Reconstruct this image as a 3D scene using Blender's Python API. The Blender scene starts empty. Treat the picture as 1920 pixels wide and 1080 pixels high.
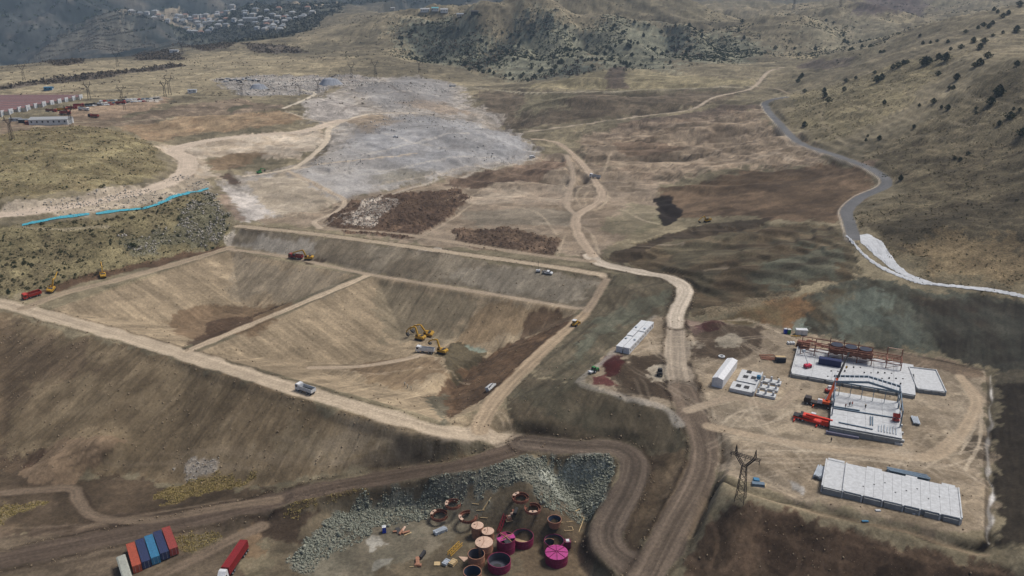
import bpy, math, random
import numpy as np
from mathutils import Vector, Matrix
from mathutils.geometry import delaunay_2d_cdt

random.seed(7)
RNG = np.random.default_rng(11)
S = bpy.context.scene
COL = S.collection
R = math.radians

# ------------------------------------------------------------------ camera
CAM_H, PITCH, FPX = 135.0, R(20.0), 1450.0          # drone 135 m above the works, focal length in photo pixels
cam_d = bpy.data.cameras.new('camera'); cam = bpy.data.objects.new('camera', cam_d); COL.objects.link(cam)
cam.location = (0, 0, CAM_H); cam.rotation_euler = (R(90) - PITCH, 0, 0)
cam_d.sensor_width = 36.0; cam_d.lens = 36.0 * FPX / 1920.0
cam_d.clip_start = 1.0; cam_d.clip_end = 20000.0
S.camera = cam

# ------------------------------------------------------------------ sky, sun, exposure (thin overcast)
SUN_EL, SUN_AZ = R(60.0), R(66.0)                    # azimuth clockwise from +Y: light from behind the hills, to the right
w = bpy.data.worlds.new('World'); S.world = w; w.use_nodes = True
nt = w.node_tree; bg = nt.nodes['Background']
sky = nt.nodes.new('ShaderNodeTexSky'); sky.sky_type = 'NISHITA'; sky.sun_disc = False
sky.sun_elevation = SUN_EL; sky.sun_rotation = SUN_AZ
sky.altitude = 1500; sky.air_density = 0.45; sky.dust_density = 9.0; sky.ozone_density = 0.3
nt.links.new(sky.outputs[0], bg.inputs[0]); bg.inputs[1].default_value = 0.08
sd = bpy.data.lights.new('sun', 'SUN'); sun = bpy.data.objects.new('sun', sd); COL.objects.link(sun)
sd.energy = 1.5; sd.angle = R(15.0); sd.color = (1.0, 0.965, 0.92)
sdir = Vector((math.sin(SUN_AZ) * math.cos(SUN_EL), math.cos(SUN_AZ) * math.cos(SUN_EL), math.sin(SUN_EL)))
sun.rotation_euler = sdir.to_track_quat('Z', 'Y').to_euler(); sun.location = (0, 0, 400)
S.view_settings.view_transform = 'Standard'; S.view_settings.look = 'None'
S.view_settings.gamma = 1.0; S.view_settings.exposure = 0.94
S.cycles.volume_bounces = 0; S.cycles.max_bounces = 6; S.cycles.volume_max_steps = 64

# ------------------------------------------------------------------ pixel -> direction helpers
CP, SP = math.cos(PITCH), math.sin(PITCH)
def ray(px, py):
    a = (px - 960.0) / FPX; b = (py - 540.0) / FPX
    return a, CP - b * SP, -(SP + b * CP)
def PZ(px, py, z):
    """where the line of sight through a photo pixel meets the level z"""
    a, b, c = ray(px, py); t = (z - CAM_H) / c
    return (a * t, b * t, z)
def PD(px, py, d):
    """a point seen at a pixel that stands d metres away"""
    a, b, c = ray(px, py)
    return (a * d, b * d, CAM_H + c * d)
def lin(r, g, b):
    f = lambda c: (c / 255.0 / 12.92) if c / 255.0 <= 0.04045 else ((c / 255.0 + 0.055) / 1.055) ** 2.4
    return np.array([f(r), f(g), f(b)])

# ------------------------------------------------------------------ numpy noise
_T = RNG.random((256, 256)).astype(np.float32)
def vn(x, y):
    xi = np.floor(x).astype(np.int64); yi = np.floor(y).astype(np.int64)
    fx = (x - xi).astype(np.float32); fy = (y - yi).astype(np.float32)
    fx = fx * fx * (3 - 2 * fx); fy = fy * fy * (3 - 2 * fy)
    x0 = xi & 255; x1 = (xi + 1) & 255; y0 = yi & 255; y1 = (yi + 1) & 255
    a = _T[x0, y0] * (1 - fx) + _T[x1, y0] * fx
    b = _T[x0, y1] * (1 - fx) + _T[x1, y1] * fx
    return (a * (1 - fy) + b * fy) * 2 - 1
def fbm(x, y, o=4, g=0.5, s=0.0):
    v = 0; a = 1.0; n = 0
    for i in range(o):
        c_, s_ = math.cos(i * 1.3 + s), math.sin(i * 1.3 + s)
        v = v + a * vn((x * c_ - y * s_) * 2 ** i + 17.3 * i + s * 31, (x * s_ + y * c_) * 2 ** i + 5.1 * i + s * 57)
        n += a; a *= g
    return v / n
def sstep(a, b, x):
    t = np.clip((x - a) / (b - a), 0, 1); return t * t * (3 - 2 * t)
HAZE_DENSITY = 0.0001

def fbmM(M, x, y, *a):
    """noise evaluated only where the mask is set"""
    o = np.zeros(M.shape, np.float32); o[M] = fbm(np.broadcast_to(x, M.shape)[M], np.broadcast_to(y, M.shape)[M], *a); return o
# ------------------------------------------------------------------ terrain: surveyed break lines -> triangles -> fine sheet
def px_line(*pts): return [PZ(a, b, c) for a, b, c in pts]
LINES = [
 # crest of the lower dam, inner and outer edge, and its toe
 px_line((-260,505,1),(18,586,0),(345,677,0),(573,749,-.5),(800,817,-1.5),(940,848,-3)),
 px_line((-240,490,1),(50,570,0),(345,654,0),(600,722,-.3),(830,790,-1.5),(975,815,-3)),
 px_line((-420,790,-22),(0,868,-24),(150,885,-24.5),(330,905,-24),(520,906,-19),(700,885,-12.5),(880,857,-5)),
 # lower road, S bend, main road
 px_line((990,838,-3.5),(880,866,-6.3),(760,891,-11),(620,913,-15.5),(500,942,-19),(400,966,-21),(200,1010,-23),(0,1050,-24),(-300,1110,-26)),
 px_line((1000,832,-3.5),(1080,836,-4.5),(1150,838,-5.5),(1190,866,-7),(1178,915,-9),(1146,970,-12),(1136,1005,-14),(1152,1042,-15.5),(1195,1066,-16.5)),
 px_line((1275,560,5.5),(1266,620,4),(1270,690,3.2),(1290,750,2.3),(1316,800,.4),(1322,855,-3),(1298,925,-7.5),(1258,1000,-12),(1216,1075,-16.5),(1170,1160,-20)),
 # rubble slope above the tank yard: foot
 px_line((560,985,-21.5),(640,962,-21),(720,945,-20.5),(830,922,-20),(920,905,-19),(1000,902,-18.5),(1070,940,-19),(1100,990,-19.5),(1112,1050,-20.5)),
 px_line((700,905,-14),(860,878,-9),(1000,858,-5.5),(1120,850,-6.2),(1155,878,-8.5),(1140,930,-11),(1112,985,-14.5)),
 # rubble/ground in the lower left
 px_line((380,995,-22.5),(200,1040,-23.5),(0,1085,-25)), px_line((450,1000,-22.5),(420,1078,-22.8)),
 # yard of the plant
 px_line((1232,588,4.3),(1160,650,3.6),(1086,716,3.4),(1180,748,2.8),(1258,772,1.6)),
 px_line((1284,600,4),(1360,600,3.5),(1450,612,3.2),(1510,628,3),(1700,660,3),(1848,692,3),(1858,800,2.6),(1855,1012,2),(1700,990,2),(1560,955,1.8),(1440,925,1.6),(1360,908,1),(1340,880,-.5)),
 px_line((1700,1010,-.5),(1560,975,-.5),(1388,938,.2),(1340,960,-4.5),(1290,1040,-12)),
 px_line((1900,1062,.5),(1700,1100,-7),(1500,1085,-11),(1360,1085,-13.5)),
 # slope from the yard down to the S bend
 px_line((935,760,-2.2),(955,800,-3),(1005,820,-3.6),(1130,822,-4.9),(1205,846,-6.3),(1222,900,-9),(1205,970,-12.2),(1190,1020,-14.5)),
 px_line((1258,772,1.6),(1284,830,-1.8),(1284,890,-6),(1250,960,-11)),
 # dark slopes right of the yard
 px_line((1868,690,3.4),(1876,800,2.8),(1878,1020,2.2)),
 px_line((1570,440,27),(1615,475,21.5),(1680,512,18),(1750,531,16.3),(1830,541,15.6),(1930,555,15.2),(2150,590,15.5),(2500,660,17)),
 px_line((2300,760,17),(2300,900,19),(2300,1080,20)),
 px_line((1284,585,5.6),(1400,565,9),(1500,542,11.5),(1590,520,15.5)),
 # upper dam
 px_line((440,463,1),(540,479,.8),(690,511,.5),(900,546,.3),(1098,577,.5)),
 px_line((452,423,10),(600,443,9.6),(800,472,9),(1000,502,8.4),(1142,520,7.4)),
 px_line((470,414,10),(610,432,9.6),(800,458,9.1),(1000,486,8.6),(1128,498,8.2)),
 px_line((1275,560,5.5),(1288,538,6.2),(1238,515,7.3),(1160,500,8),(1112,478,8.7),(1088,420,10),(1112,380,11.4),(1100,330,13.4),(1062,288,15.2),(1004,262,17)),
 px_line((600,424,9.9),(632,385,11),(760,360,12),(900,318,13.6),(1010,292,15.2)),
 # left flank
 px_line((-100,592,2),(20,562,1.6),(180,523,1.6),(300,492,1.6),(415,462,1.6),(440,440,7)),
 px_line((-250,455,24),(40,424,22),(180,404,22),(300,384,21.5),(392,358,20.5)),
 px_line((-250,408,25),(0,396,25),(150,380,25),(270,360,24.2),(325,332,24.2),(300,275,28)),
 px_line((-250,385,30),(0,379,29),(150,362,28.5),(255,345,28),(318,322,27),(285,268,31)),
 px_line((392,358,20.5),(420,390,14),(452,418,10.6)),
 px_line((205,238,41),(300,228,42),(400,216,42),(530,206,41)), px_line((275,264,31),(400,247,31),(480,240,30.5),(570,232,30)),
 px_line((350,320,22.5),(385,330,20.5),(445,312,21),(540,318,20.5),(610,262,27),(625,235,29),(700,212,33)),
 px_line((400,330,18.5),(435,338,17.5)),
]
PTS = [PZ(*p) for p in [
 (100,300,39),(250,272,36),(0,290,41),(150,250,42.5),(60,240,43.5),(-200,300,42),(-200,240,44),
 (0,212,44),(150,192,44),(300,186,43.5),(450,192,42),(0,165,47),(300,142,50.5),(450,172,44.5),(550,192,39),(600,172,41),(0,133,53),(90,122,55.5),(180,108,57),(300,95,59),
 (-150,200,45),(-150,150,50),(-150,135,53),
 (480,345,16),(440,380,13),(560,380,12.5),(600,300,22),(660,250,29),(700,300,21),(780,148,44.5),(660,152,44.5),(700,180,37),(860,192,30),(960,242,19),(900,285,22),(800,235,29.5),(800,315,17.5),(700,345,14.5),(850,162,38),
 (900,215,23),(950,168,28),(1050,212,31),(1110,188,42),(1000,192,33),(960,228,20.5),(1060,245,21),(1200,217,33),(1300,206,38),(1350,182,43),(1440,150,52),(1100,165,43),(1200,160,46),(1130,132,52),(1200,190,40),
 (1250,300,20),(1190,275,19.5),(1350,272,28),(1420,232,36),(1400,322,25),(1540,322,31),(1500,382,24),(1250,380,13.5),(1300,440,14.5),(1400,430,18),(1500,452,19.5),(1300,500,11.5),(1400,522,12),(1510,500,16.5),(1210,470,10.5),(1130,440,10),(1180,360,12.8),(1235,420,11),
 (1600,420,28),(1645,345,33.5),(1560,290,36.5),(1475,242,40),(1440,196,43),(1480,176,46),
 (1760,470,25),(1900,470,26),(1700,455,25.5),(1750,402,33),(1900,352,42.5),(1900,300,51),(1750,332,41),(1620,252,45),(1750,222,62),(1900,182,79),(1900,104,103),(1560,172,55),(2150,400,44),(2150,250,75),(2150,120,104),(2150,480,30),
 (1640,110,80),(1800,95,98),
]] + [PD(*p) for p in [
 (1555,142,930),(1700,98,840),(1850,46,850),(1920,14,900),(2100,-10,950),
 (420,86,1560),(520,64,1500),(600,100,1260),(600,62,1400),(640,14,1750),(450,76,1720),(450,26,2300),(600,40,2100),(250,40,2300),(250,75,1900),(450,14,2550),(200,22,2700),(330,82,1650),
 (700,100,1150),(740,112,1150),(880,132,1120),(1000,152,1050),(760,62,1350),(880,46,1400),(930,92,1230),(985,14,1340),(1040,40,1330),(1060,90,1180),(1100,110,1120),(1150,62,1300),(1130,26,1450),(1250,62,1350),(1250,112,1130),(1350,92,1230),(1400,62,1400),(1300,22,1700),
 (740,22,1500),(820,30,1480),(700,50,1400),(680,2,1700),(900,10,1750),(1080,4,1900),(1200,0,1950),(1400,2,2000),(820,90,1260),
 (1450,102,1230),(1600,14,1480),(1520,50,1380),(1680,50,1420),(1600,60,1320),(1700,62,1450),(1560,100,1180),(1500,128,1000),(1640,82,1250),
]] + [(-900,1600,-60),(-1300,1900,-110),(-620,1750,-40),(-1400,1500,-60),(-900,1350,40),(-640,1330,50),(-1250,1250,40),(-700,2000,40),(-950,2150,-60),(-1500,2400,-70),(-1050,2700,-20),
 (-700,3000,60),(0,2300,120),(600,2300,150),(1400,2400,190),(2300,2600,260),(450,1200,62),(700,1300,90),(900,1100,130),(1300,1400,170),(700,1700,115),(250,1700,120),(-200,2100,110),(-330,1750,95),
 (-2200,2600,150),(-2900,2200,60),(-1700,3200,290),(-800,3400,260),(-100,3300,240),(700,3400,260),(1600,3400,320),(2600,3400,380),
 (-4200,5300,760),(-2500,4600,700),(-1200,4600,600),(0,4700,480),(1200,4700,520),(2500,4700,620),(4300,5300,760),(-3900,3300,420),(-3200,1500,80),
 (-900,600,46),(-700,350,28),(-500,250,-6),(-420,150,-28),(-420,100,-30),(-150,100,-27),(60,100,-22),(160,100,-6),(420,100,26),(420,250,28),(560,380,60),(750,600,110),(1400,900,160),(3000,1500,240),(-3600,500,20),
 (200,150,-2),(120,140,-14),(-200,150,-26)]
def build_tin():
    vs, es = [], []
    for ln in LINES:
        k = len(vs)
        vs += ln; es += [(k + i, k + i + 1) for i in range(len(ln) - 1)]
    vs += PTS
    out = delaunay_2d_cdt([Vector((v[0], v[1])) for v in vs], es, [], 0, 1e-4)
    V, F, ov = out[0], out[2], out[3]
    zs = []
    src = np.array(vs)
    for i, v in enumerate(V):
        if ov[i]: zs.append(float(np.mean([vs[k][2] for k in ov[i]])))
        else:
            d = (src[:, 0] - v.x) ** 2 + (src[:, 1] - v.y) ** 2; k = np.argsort(d)[:4]
            zs.append(float(np.sum(src[k, 2] / (d[k] + 1)) / np.sum(1 / (d[k] + 1))))
    return np.array([(v.x, v.y, z) for v, z in zip(V, zs)]), F
TV, TF = build_tin()

# fine sheet: rows at growing spacing from the near edge to the mountains
Yr = [112.0]
while Yr[-1] < 5200:
    y = Yr[-1]; Yr.append(y + y * (0.0031 if y < 470 else 0.0043 if y < 1600 else 0.010))
Yr = np.array(Yr); NR = len(Yr); NC = 940
Ur = np.linspace(-0.78, 0.78, NC)
GX = (Ur[None, :] * (Yr[:, None] + 40)).astype(np.float32); GY = np.repeat(Yr[:, None], NC, 1).astype(np.float32)
GZ = np.full((NR, NC), np.nan)
for f in TF:
    for a, b, c in ((f[0], f[k], f[k + 1]) for k in range(1, len(f) - 1)):
        p, q, r = TV[a], TV[b], TV[c]
        j0 = np.searchsorted(Yr, min(p[1], q[1], r[1])); j1 = np.searchsorted(Yr, max(p[1], q[1], r[1]))
        if j1 <= j0: continue
        us = [v[0] / (max(v[1], 1) + 40) for v in (p, q, r)]
        yy = Yr[j0:j1]
        xs = (p[0], q[0], r[0]); umin = min(min(xs) / (yy[0] + 40), min(xs) / (yy[-1] + 40)); umax = max(max(xs) / (yy[0] + 40), max(xs) / (yy[-1] + 40))
        i0 = np.searchsorted(Ur, umin); i1 = np.searchsorted(Ur, umax) + 1
        if i1 <= i0: continue
        X = GX[j0:j1, i0:i1]; Y = GY[j0:j1, i0:i1]
        d = (q[1] - r[1]) * (p[0] - r[0]) + (r[0] - q[0]) * (p[1] - r[1])
        if abs(d) < 1e-9: continue
        l1 = ((q[1] - r[1]) * (X - r[0]) + (r[0] - q[0]) * (Y - r[1])) / d
        l2 = ((r[1] - p[1]) * (X - r[0]) + (p[0] - r[0]) * (Y - r[1])) / d
        m = (l1 >= -1e-6) & (l2 >= -1e-6) & (l1 + l2 <= 1 + 1e-6)
        Z = l1 * p[2] + l2 * q[2] + (1 - l1 - l2) * r[2]
        GZ[j0:j1, i0:i1][m] = Z[m]
for j in range(NR):                                     # outer rim of the sheet
    ok = ~np.isnan(GZ[j])
    if ok.any(): GZ[j] = np.interp(Ur, Ur[ok], GZ[j][ok])
for j in range(NR):
    if np.isnan(GZ[j]).any(): GZ[j] = GZ[j - 1] if j and not np.isnan(GZ[j - 1]).any() else 0
def box(a, r, ax):
    pad = [(0, 0), (0, 0)]; pad[ax] = (r + 1, r)
    c = np.cumsum(np.pad(a, pad, mode='edge'), axis=ax)
    n = a.shape[ax]
    return (np.take(c, range(2 * r + 1, 2 * r + 1 + n), ax) - np.take(c, range(0, n), ax)) / (2 * r + 1)
def blur(a, r, it=2):
    for _ in range(it): a = box(box(a, r, 0), r, 1)
    return a

def hz(x, y, G=None):
    G = GZ if G is None else G
    x = np.asarray(x, float); y = np.asarray(y, float)
    fj = np.interp(y, Yr, np.arange(NR)); fi = np.clip((x / (y + 40) - Ur[0]) / (Ur[1] - Ur[0]), 0, NC - 1.001)
    j = np.clip(fj.astype(int), 0, NR - 2); i = fi.astype(int); fj = np.clip(fj - j, 0, 1); fi = fi - i
    return (G[j, i] * (1 - fi) + G[j, i + 1] * fi) * (1 - fj) + (G[j + 1, i] * (1 - fi) + G[j + 1, i + 1] * fi) * fj
_TT = 130 * 1.0035 ** np.arange(1060)
def P(px, py):
    """first point of the terrain seen through a photo pixel"""
    a, b, c = ray(px, py)
    x, y, z = a * _TT, b * _TT, CAM_H + c * _TT
    g = z - hz(x, y)
    k = np.nonzero(g < 0)[0]
    k = int(k[0]) if len(k) else len(_TT) - 1
    if k == 0: t = _TT[0]
    else:
        g0, g1 = g[k - 1], g[k]; t = _TT[k - 1] + (_TT[k] - _TT[k - 1]) * (g0 / (g0 - g1) if g0 != g1 else 0)
    return np.array((a * t, b * t, CAM_H + c * t))
def poly_sd(poly, X, Y):
    """signed distance to a polygon, positive inside"""
    n = len(poly); d = np.full(X.shape, 1e9); ins = np.zeros(X.shape, bool)
    for k in range(n):
        x0, y0 = poly[k][0], poly[k][1]; x1, y1 = poly[(k + 1) % n][0], poly[(k + 1) % n][1]
        dx, dy = x1 - x0, y1 - y0; L = dx * dx + dy * dy + 1e-9
        t = np.clip(((X - x0) * dx + (Y - y0) * dy) / L, 0, 1)
        d = np.minimum(d, (X - x0 - t * dx) ** 2 + (Y - y0 - t * dy) ** 2)
        cr = ((y0 > Y) != (y1 > Y)) & (X < (x1 - x0) * (Y - y0) / (y1 - y0 + 1e-12) + x0)
        ins ^= cr
    d = np.sqrt(d); return np.where(ins, d, -d)

# works area keeps its sharp engineered edges; the natural hills are smoothed
ENG = [PZ(*p)[:2] for p in [(-420,620,0),(-100,600,1),(20,552,1),(440,435,8),(470,408,10),(1130,480,8),(1300,520,8),(1300,590,4),(1520,600,5),(1880,640,8),(1900,700,5),(1905,1120,2),(-420,1120,-24)]]
eng = sstep(-14, 6, poly_sd(ENG, GX, GY))
far = sstep(700, 1000, GY)
GZ = (blur(GZ, 2, 2) * eng + blur(GZ, 11, 3) * (1 - eng)) * (1 - far) + blur(GZ, 7, 3) * far
nat = 1 - eng
rid = 1 - np.abs(fbm(GX / 230, GY / 230, 5, 0.5, 2.0)) * 2
gully = 1 - np.abs(fbm(GX / 75 + .02 * GY, GY / 75, 4, .5, 4.0)) * 2.2
hillm = sstep(850, 1100, GY) * sstep(-330, -150, GX)
mtn = sstep(2100, 3200, GY + np.where(GX < -350, 500, 0)) * 1.0
GZ += nat * (fbm(GX / 90, GY / 90, 4, .5, 1.0) * 1.6 * sstep(380, 700, GY) + fbm(GX / 25, GY / 25, 4, .5) * .5)
GZ += hillm * (rid * 20 + gully * 9 - 16) * (1 - mtn) * sstep(70, 120, GZ + 30)
ridm = 1 - np.abs(fbm(GX / 620, GY / 620, 5, .48, 3.3)) * 2
GZ += mtn * (ridm * 120 + gully * 6 - 60)
righth = sstep(150, 260, GX - (GY - 400) * .25) * sstep(300, 380, GY) * (1 - far)
GZ += righth * (fbm(GX / 60 + .01 * GY, GY / 34, 4, .5, 3.0) * 3.2 + (1 - np.abs(fbm((GX - GY * .5) / 60, (GY + GX * .5) / 24, 5, .55, 8.8)) * 2.4) * 2.6 - 1.2)
mid_ = nat * sstep(450, 560, GY) * (1 - sstep(980, 1150, GY)) * sstep(-120, 40, GX)
GZ += mid_ * ((1 - np.abs(fbm((GX - GY * .25) / 110, (GY + GX * .25) / 42, 5, .55, 6.6)) * 2.4) * 5.0 - 2.4) * (1 - righth)
lft_ = nat * sstep(380, 470, GY) * (1 - sstep(900, 1100, GY)) * (1 - sstep(-160, 20, GX))
GZ += lft_ * ((1 - np.abs(fbm(GX / 70, GY / 46, 5, .55, 4.4)) * 2.4) * 2.6 - 1.2)

# the two basins of the lower dam
def lines_of(poly):
    out = []
    for k in range(len(poly)):
        (x0, y0), (x1, y1) = poly[k][:2], poly[(k + 1) % len(poly)][:2]
        L = math.hypot(x1 - x0, y1 - y0); out.append((x0, y0, (x1 - x0) / L, (y1 - y0) / L))
    return out
CELL1 = [PZ(*p)[:2] for p in [(88,583,0),(432,473,0),(668,517,0),(338,653,0)]]
CELL2 = [PZ(*p)[:2] for p in [(368,661,0),(702,518,0),(1086,583,0),(922,752,-1),(838,788,-1)]]
PITC = []
for poly, dep, ks in ((CELL1, 14.5, (2.9, 2.3, 1.9, 2.6)), (CELL2, 15.0, (2.6, 2.0, 2.1, 2.3, 2.9))):
    cx = sum(p[0] for p in poly) / len(poly); cy = sum(p[1] for p in poly) / len(poly)
    h = np.full(GX.shape, 1e9); tt = np.zeros(GX.shape); which = np.zeros(GX.shape, int)
    wob = fbmM((GY > 200) & (GY < 500), GX / 14, GY / 14, 3) * .7
    for e, ((x0, y0, ux, uy), k) in enumerate(zip(lines_of(poly), ks)):
        s = 1 if ux * (cy - y0) - uy * (cx - x0) > 0 else -1
        d = s * (ux * (GY - y0) - uy * (GX - x0)) + wob
        m = d / k < h
        h = np.where(m, d / k, h); tt = np.where(m, (GX - x0) * ux + (GY - y0) * uy, tt); which = np.where(m, e, which)
    PITC.append((h, tt, which, dep))
    GZ = np.where(h > 0, np.minimum(GZ, 0.4) - np.minimum(h, dep + .25 * np.minimum(0, dep - h)), GZ)
# working bench and ramp in the second basin
def flat_poly(pts, z, soft=5.0):
    global GZ
    pl = [PZ(a, b, z)[:2] for a, b in pts]
    m = sstep(-soft, soft * .3, poly_sd(pl, GX, GY)); GZ = GZ * (1 - m) + (z + fbmM(m > .01, GX / 8, GY / 8, 3) * .5) * m
flat_poly([(560,690),(640,684),(800,664),(845,668),(850,690),(790,735),(740,735),(690,725)], -11.0, 6)
flat_poly([(770,628),(850,640),(850,672),(780,668)], -13.2, 5)

# heaps and knolls that stand on it
def knoll(px, py, rx, ry, h, rot=0.0, p=1.0, dd=None):
    global GZ
    x, y = (PD(px, py, dd) if dd else P(px, py))[:2]; c, s_ = math.cos(rot), math.sin(rot)
    u = ((GX - x) * c + (GY - y) * s_) / rx; v = (-(GX - x) * s_ + (GY - y) * c) / ry
    GZ = GZ + h * np.exp(-(u * u + v * v) ** p)
knoll(150, 862, 12, 9, 4.5, .3); knoll(185, 848, 8, 5, 3.0, .5); knoll(95, 880, 8, 6, 3.0); knoll(215, 838, 7, 4, 2.0)
knoll(985, 60, 55, 45, 46, 0, .8, 1310); knoll(1045, 70, 40, 60, 22, .4, 1, 1270); knoll(850, 75, 90, 50, 20, .2, 1, 1320); knoll(1160, 70, 90, 50, 30, -.2, 1, 1290); knoll(1270, 80, 50, 70, 18, .3, 1, 1270); knoll(1380, 85, 70, 50, 16, 0, 1, 1300); knoll(1600, 50, 90, 70, 24, 0, 1, 1400)
knoll(930, 100, 25, 90, -22, -.35, 1, 1240); knoll(1095, 95, 18, 70, -16, .3, 1, 1220); knoll(1110, 150, 60, 25, 9, 0, 1, 960); knoll(1330, 588, 12, 4, 2.2, .2)
knoll(1150, 686, 5.5, 3.0, 1.6, .8); knoll(1128, 711, 5, 1.8, .8, -.2); knoll(1338, 609, 6, 2.6, 1.6, .1); knoll(1252, 395, 5, 16, -3.2, .15)
# folds of the valley and overlapping far ridges
for a in ((830,262,70,45,8,.2),(740,175,60,50,8,0),(940,225,25,60,-7,-.3),(1050,205,80,22,8,-.2),(1150,285,40,10,3,.2),(1250,265,60,9,4,.2),(1340,250,60,12,4.5,.15),(1200,300,70,9,-3,.1),(1300,282,80,8,-3,.15),(1400,240,60,9,-3,.2),(1180,235,70,10,3.5,.1),(1450,330,50,10,3,.1),(1330,455,50,6,3.5,.12),(1400,480,60,7,2.5,.15),(1230,470,30,5,-2.5,.2),(1480,500,50,6,2.5,.2),(1340,520,40,5,2.0,.2),(620,205,40,18,5,.2),(480,300,25,10,-3,.1),(560,360,30,14,2.5,-.3)): knoll(*a[:5], a[5])
for a in ((1200,45,130,60,34,-.15,1480),(1330,55,110,60,30,.2,1440),(1440,80,60,80,26,.3,1290),(1100,45,110,50,36,.1,1460),(800,55,110,60,26,.2,1420),(1520,75,50,90,20,-.3,1260),(900,70,40,90,18,.2,1300),(1180,100,30,60,14,.4,1180),(1250,95,22,70,-16,-.2,1230),(1340,95,22,70,-12,.2,1230),(800,95,22,60,-12,.3,1230),(1010,105,20,60,-12,.2,1190),(1640,35,120,60,26,0,1650),(1740,60,90,60,18,0,1350)): knoll(*a[:5], a[5], 1, a[6])
# ------------------------------------------------------------------ roads and tracks, graded into the terrain
def spline(pts, step=3.0):
    pts = [np.array(p, float) for p in pts]
    q = [2 * pts[0] - pts[1]] + pts + [2 * pts[-1] - pts[-2]]
    out = []
    for k in range(1, len(q) - 2):
        a, b, c, d = q[k - 1:k + 3]; n = max(2, int(np.linalg.norm(c - b) / step))
        for i in range(n):
            t = i / n
            out.append(.5 * (2 * b + (c - a) * t + (2 * a - 5 * b + 4 * c - d) * t * t + (3 * b - 3 * c + d - a) * t ** 3))
    out.append(pts[-1]); return np.array(out)
GZ0 = GZ.copy()
ROADS = []      # name, width m, colour, rut strength, pixels
def road(name, wd, col, rut, *px): ROADS.append((name, wd, lin(*col), rut, px))
LT, MD, DK = (172,156,130), (142,126,103), (104,90,75)
road('dam_crest_road', 8.5, (166,150,124), .5, (-60,556),(35,578),(190,619),(345,665),(573,735),(800,800),(900,818),(990,836))
road('haul_road', 8.5, (100,85,70), 1.0, (990,836),(880,866),(760,891),(620,913),(500,942),(400,966),(200,1010),(0,1050),(-160,1085))
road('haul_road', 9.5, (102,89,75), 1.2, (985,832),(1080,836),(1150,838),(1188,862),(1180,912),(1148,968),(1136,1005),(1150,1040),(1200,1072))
road('access_road', 9.0, (150,137,117), 1.0, (1266,612),(1268,650),(1272,690),(1282,732))
road('access_road', 10.5, (114,99,82), 1.2, (1280,728),(1300,775),(1320,830),(1312,890),(1272,975),(1216,1075),(1190,1120))
road('access_road', 7.5, (172,160,140), .7, (1105,478),(1130,496),(1200,509),(1255,522),(1284,542),(1268,590),(1266,612))
road('pit_road', 7.0, (150,133,106), .6, (45,578),(120,550),(220,525),(340,492),(432,464))
road('divider_road', 4.6, (168,150,122), .7, (352,658),(450,617),(560,571),(690,516))
road('pit_road', 3.8, (150,134,110), .5, (430,467),(540,482),(690,514),(900,548),(1092,580))
road('pit_road', 6.0, (156,136,106), .7, (1098,588),(1040,638),(985,690),(935,742),(905,785),(900,812))
road('dam_crest_road', 5.5, (158,142,116), .5, (448,424),(600,440),(800,467),(1000,495),(1130,515))
road('dirt_track', 4.2, (145,128,104), .5, (1138,520),(1120,555),(1100,585))
road('dirt_track', 3.2, (158,141,116), .6, (580,690),(680,686),(760,672),(800,662))
road('dirt_track', 5.0, (146,130,106), .5, (600,428),(760,440),(900,462),(1020,480),(1110,490))
road('dirt_track', 3.6, (166,150,126), .4, (600,428),(590,415),(625,400),(645,378),(600,352),(540,320))
road('dirt_track', 5.0, (176,162,138), .4, (460,330),(540,318),(575,300),(612,265),(622,238),(690,214),(780,212))
road('dirt_track', 3.4, (168,154,132), .3, (540,318),(640,305),(780,290))
road('quarry_road', 14.0, (176,160,138), .3, (-60,410),(60,396),(180,378),(290,352),(345,325),(352,300),(330,280),(400,262),(500,252),(570,246),(640,225))
road('dirt_track', 5.0, (178,168,146), .2, (532,203),(560,192),(590,176),(565,168))
road('dirt_track', 3.0, (165,152,128), .2, (535,208),(580,224),(622,232))
road('dirt_track', 6.0, (160,142,118), .6, (1112,480),(1085,440),(1082,405),(1125,375),(1120,345),(1085,300),(1045,268),(1000,260))
road('dirt_track', 4.0, (152,136,114), .4, (1082,405),(1062,380),(1075,330),(1062,290))
road('dirt_track', 4.5, (158,144,122), .3, (985,248),(1100,232),(1200,218),(1295,205),(1340,182),(1410,165),(1440,135),(1470,126))
road('asphalt_road', 6.6, (104,106,108), 0, (1602,448),(1592,415),(1588,395),(1612,372),(1662,345),(1640,320),(1570,292),(1500,268),(1465,235),(1438,205),(1438,190),(1475,181))
road('dirt_track', 3.5, (135,120,96), .2, (1415,164),(1455,166),(1480,176))
road('dirt_track', 3.6, (150,142,118), .2, (850,163),(900,165),(960,172),(1100,172),(1300,165),(1420,162))
road('dirt_track', 4.0, (148,132,108), .5, (1290,770),(1380,745),(1450,765),(1490,735))
road('dirt_track', 4.5, (158,140,112), .3, (1330,800),(1480,830),(1650,850),(1760,850),(1830,760),(1800,705))
road('dirt_track', 4.0, (120,103,82), .6, (520,935),(400,955),(280,975),(180,970),(145,935),(130,915),(0,925))
road('dirt_track', 4.5, (122,105,84), .6, (490,985),(440,1010),(360,1050),(300,1080))
LATD = np.full(GX.shape, 1e9); ROADID = np.full(GX.shape, -1, int)
ROADL = []
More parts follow.
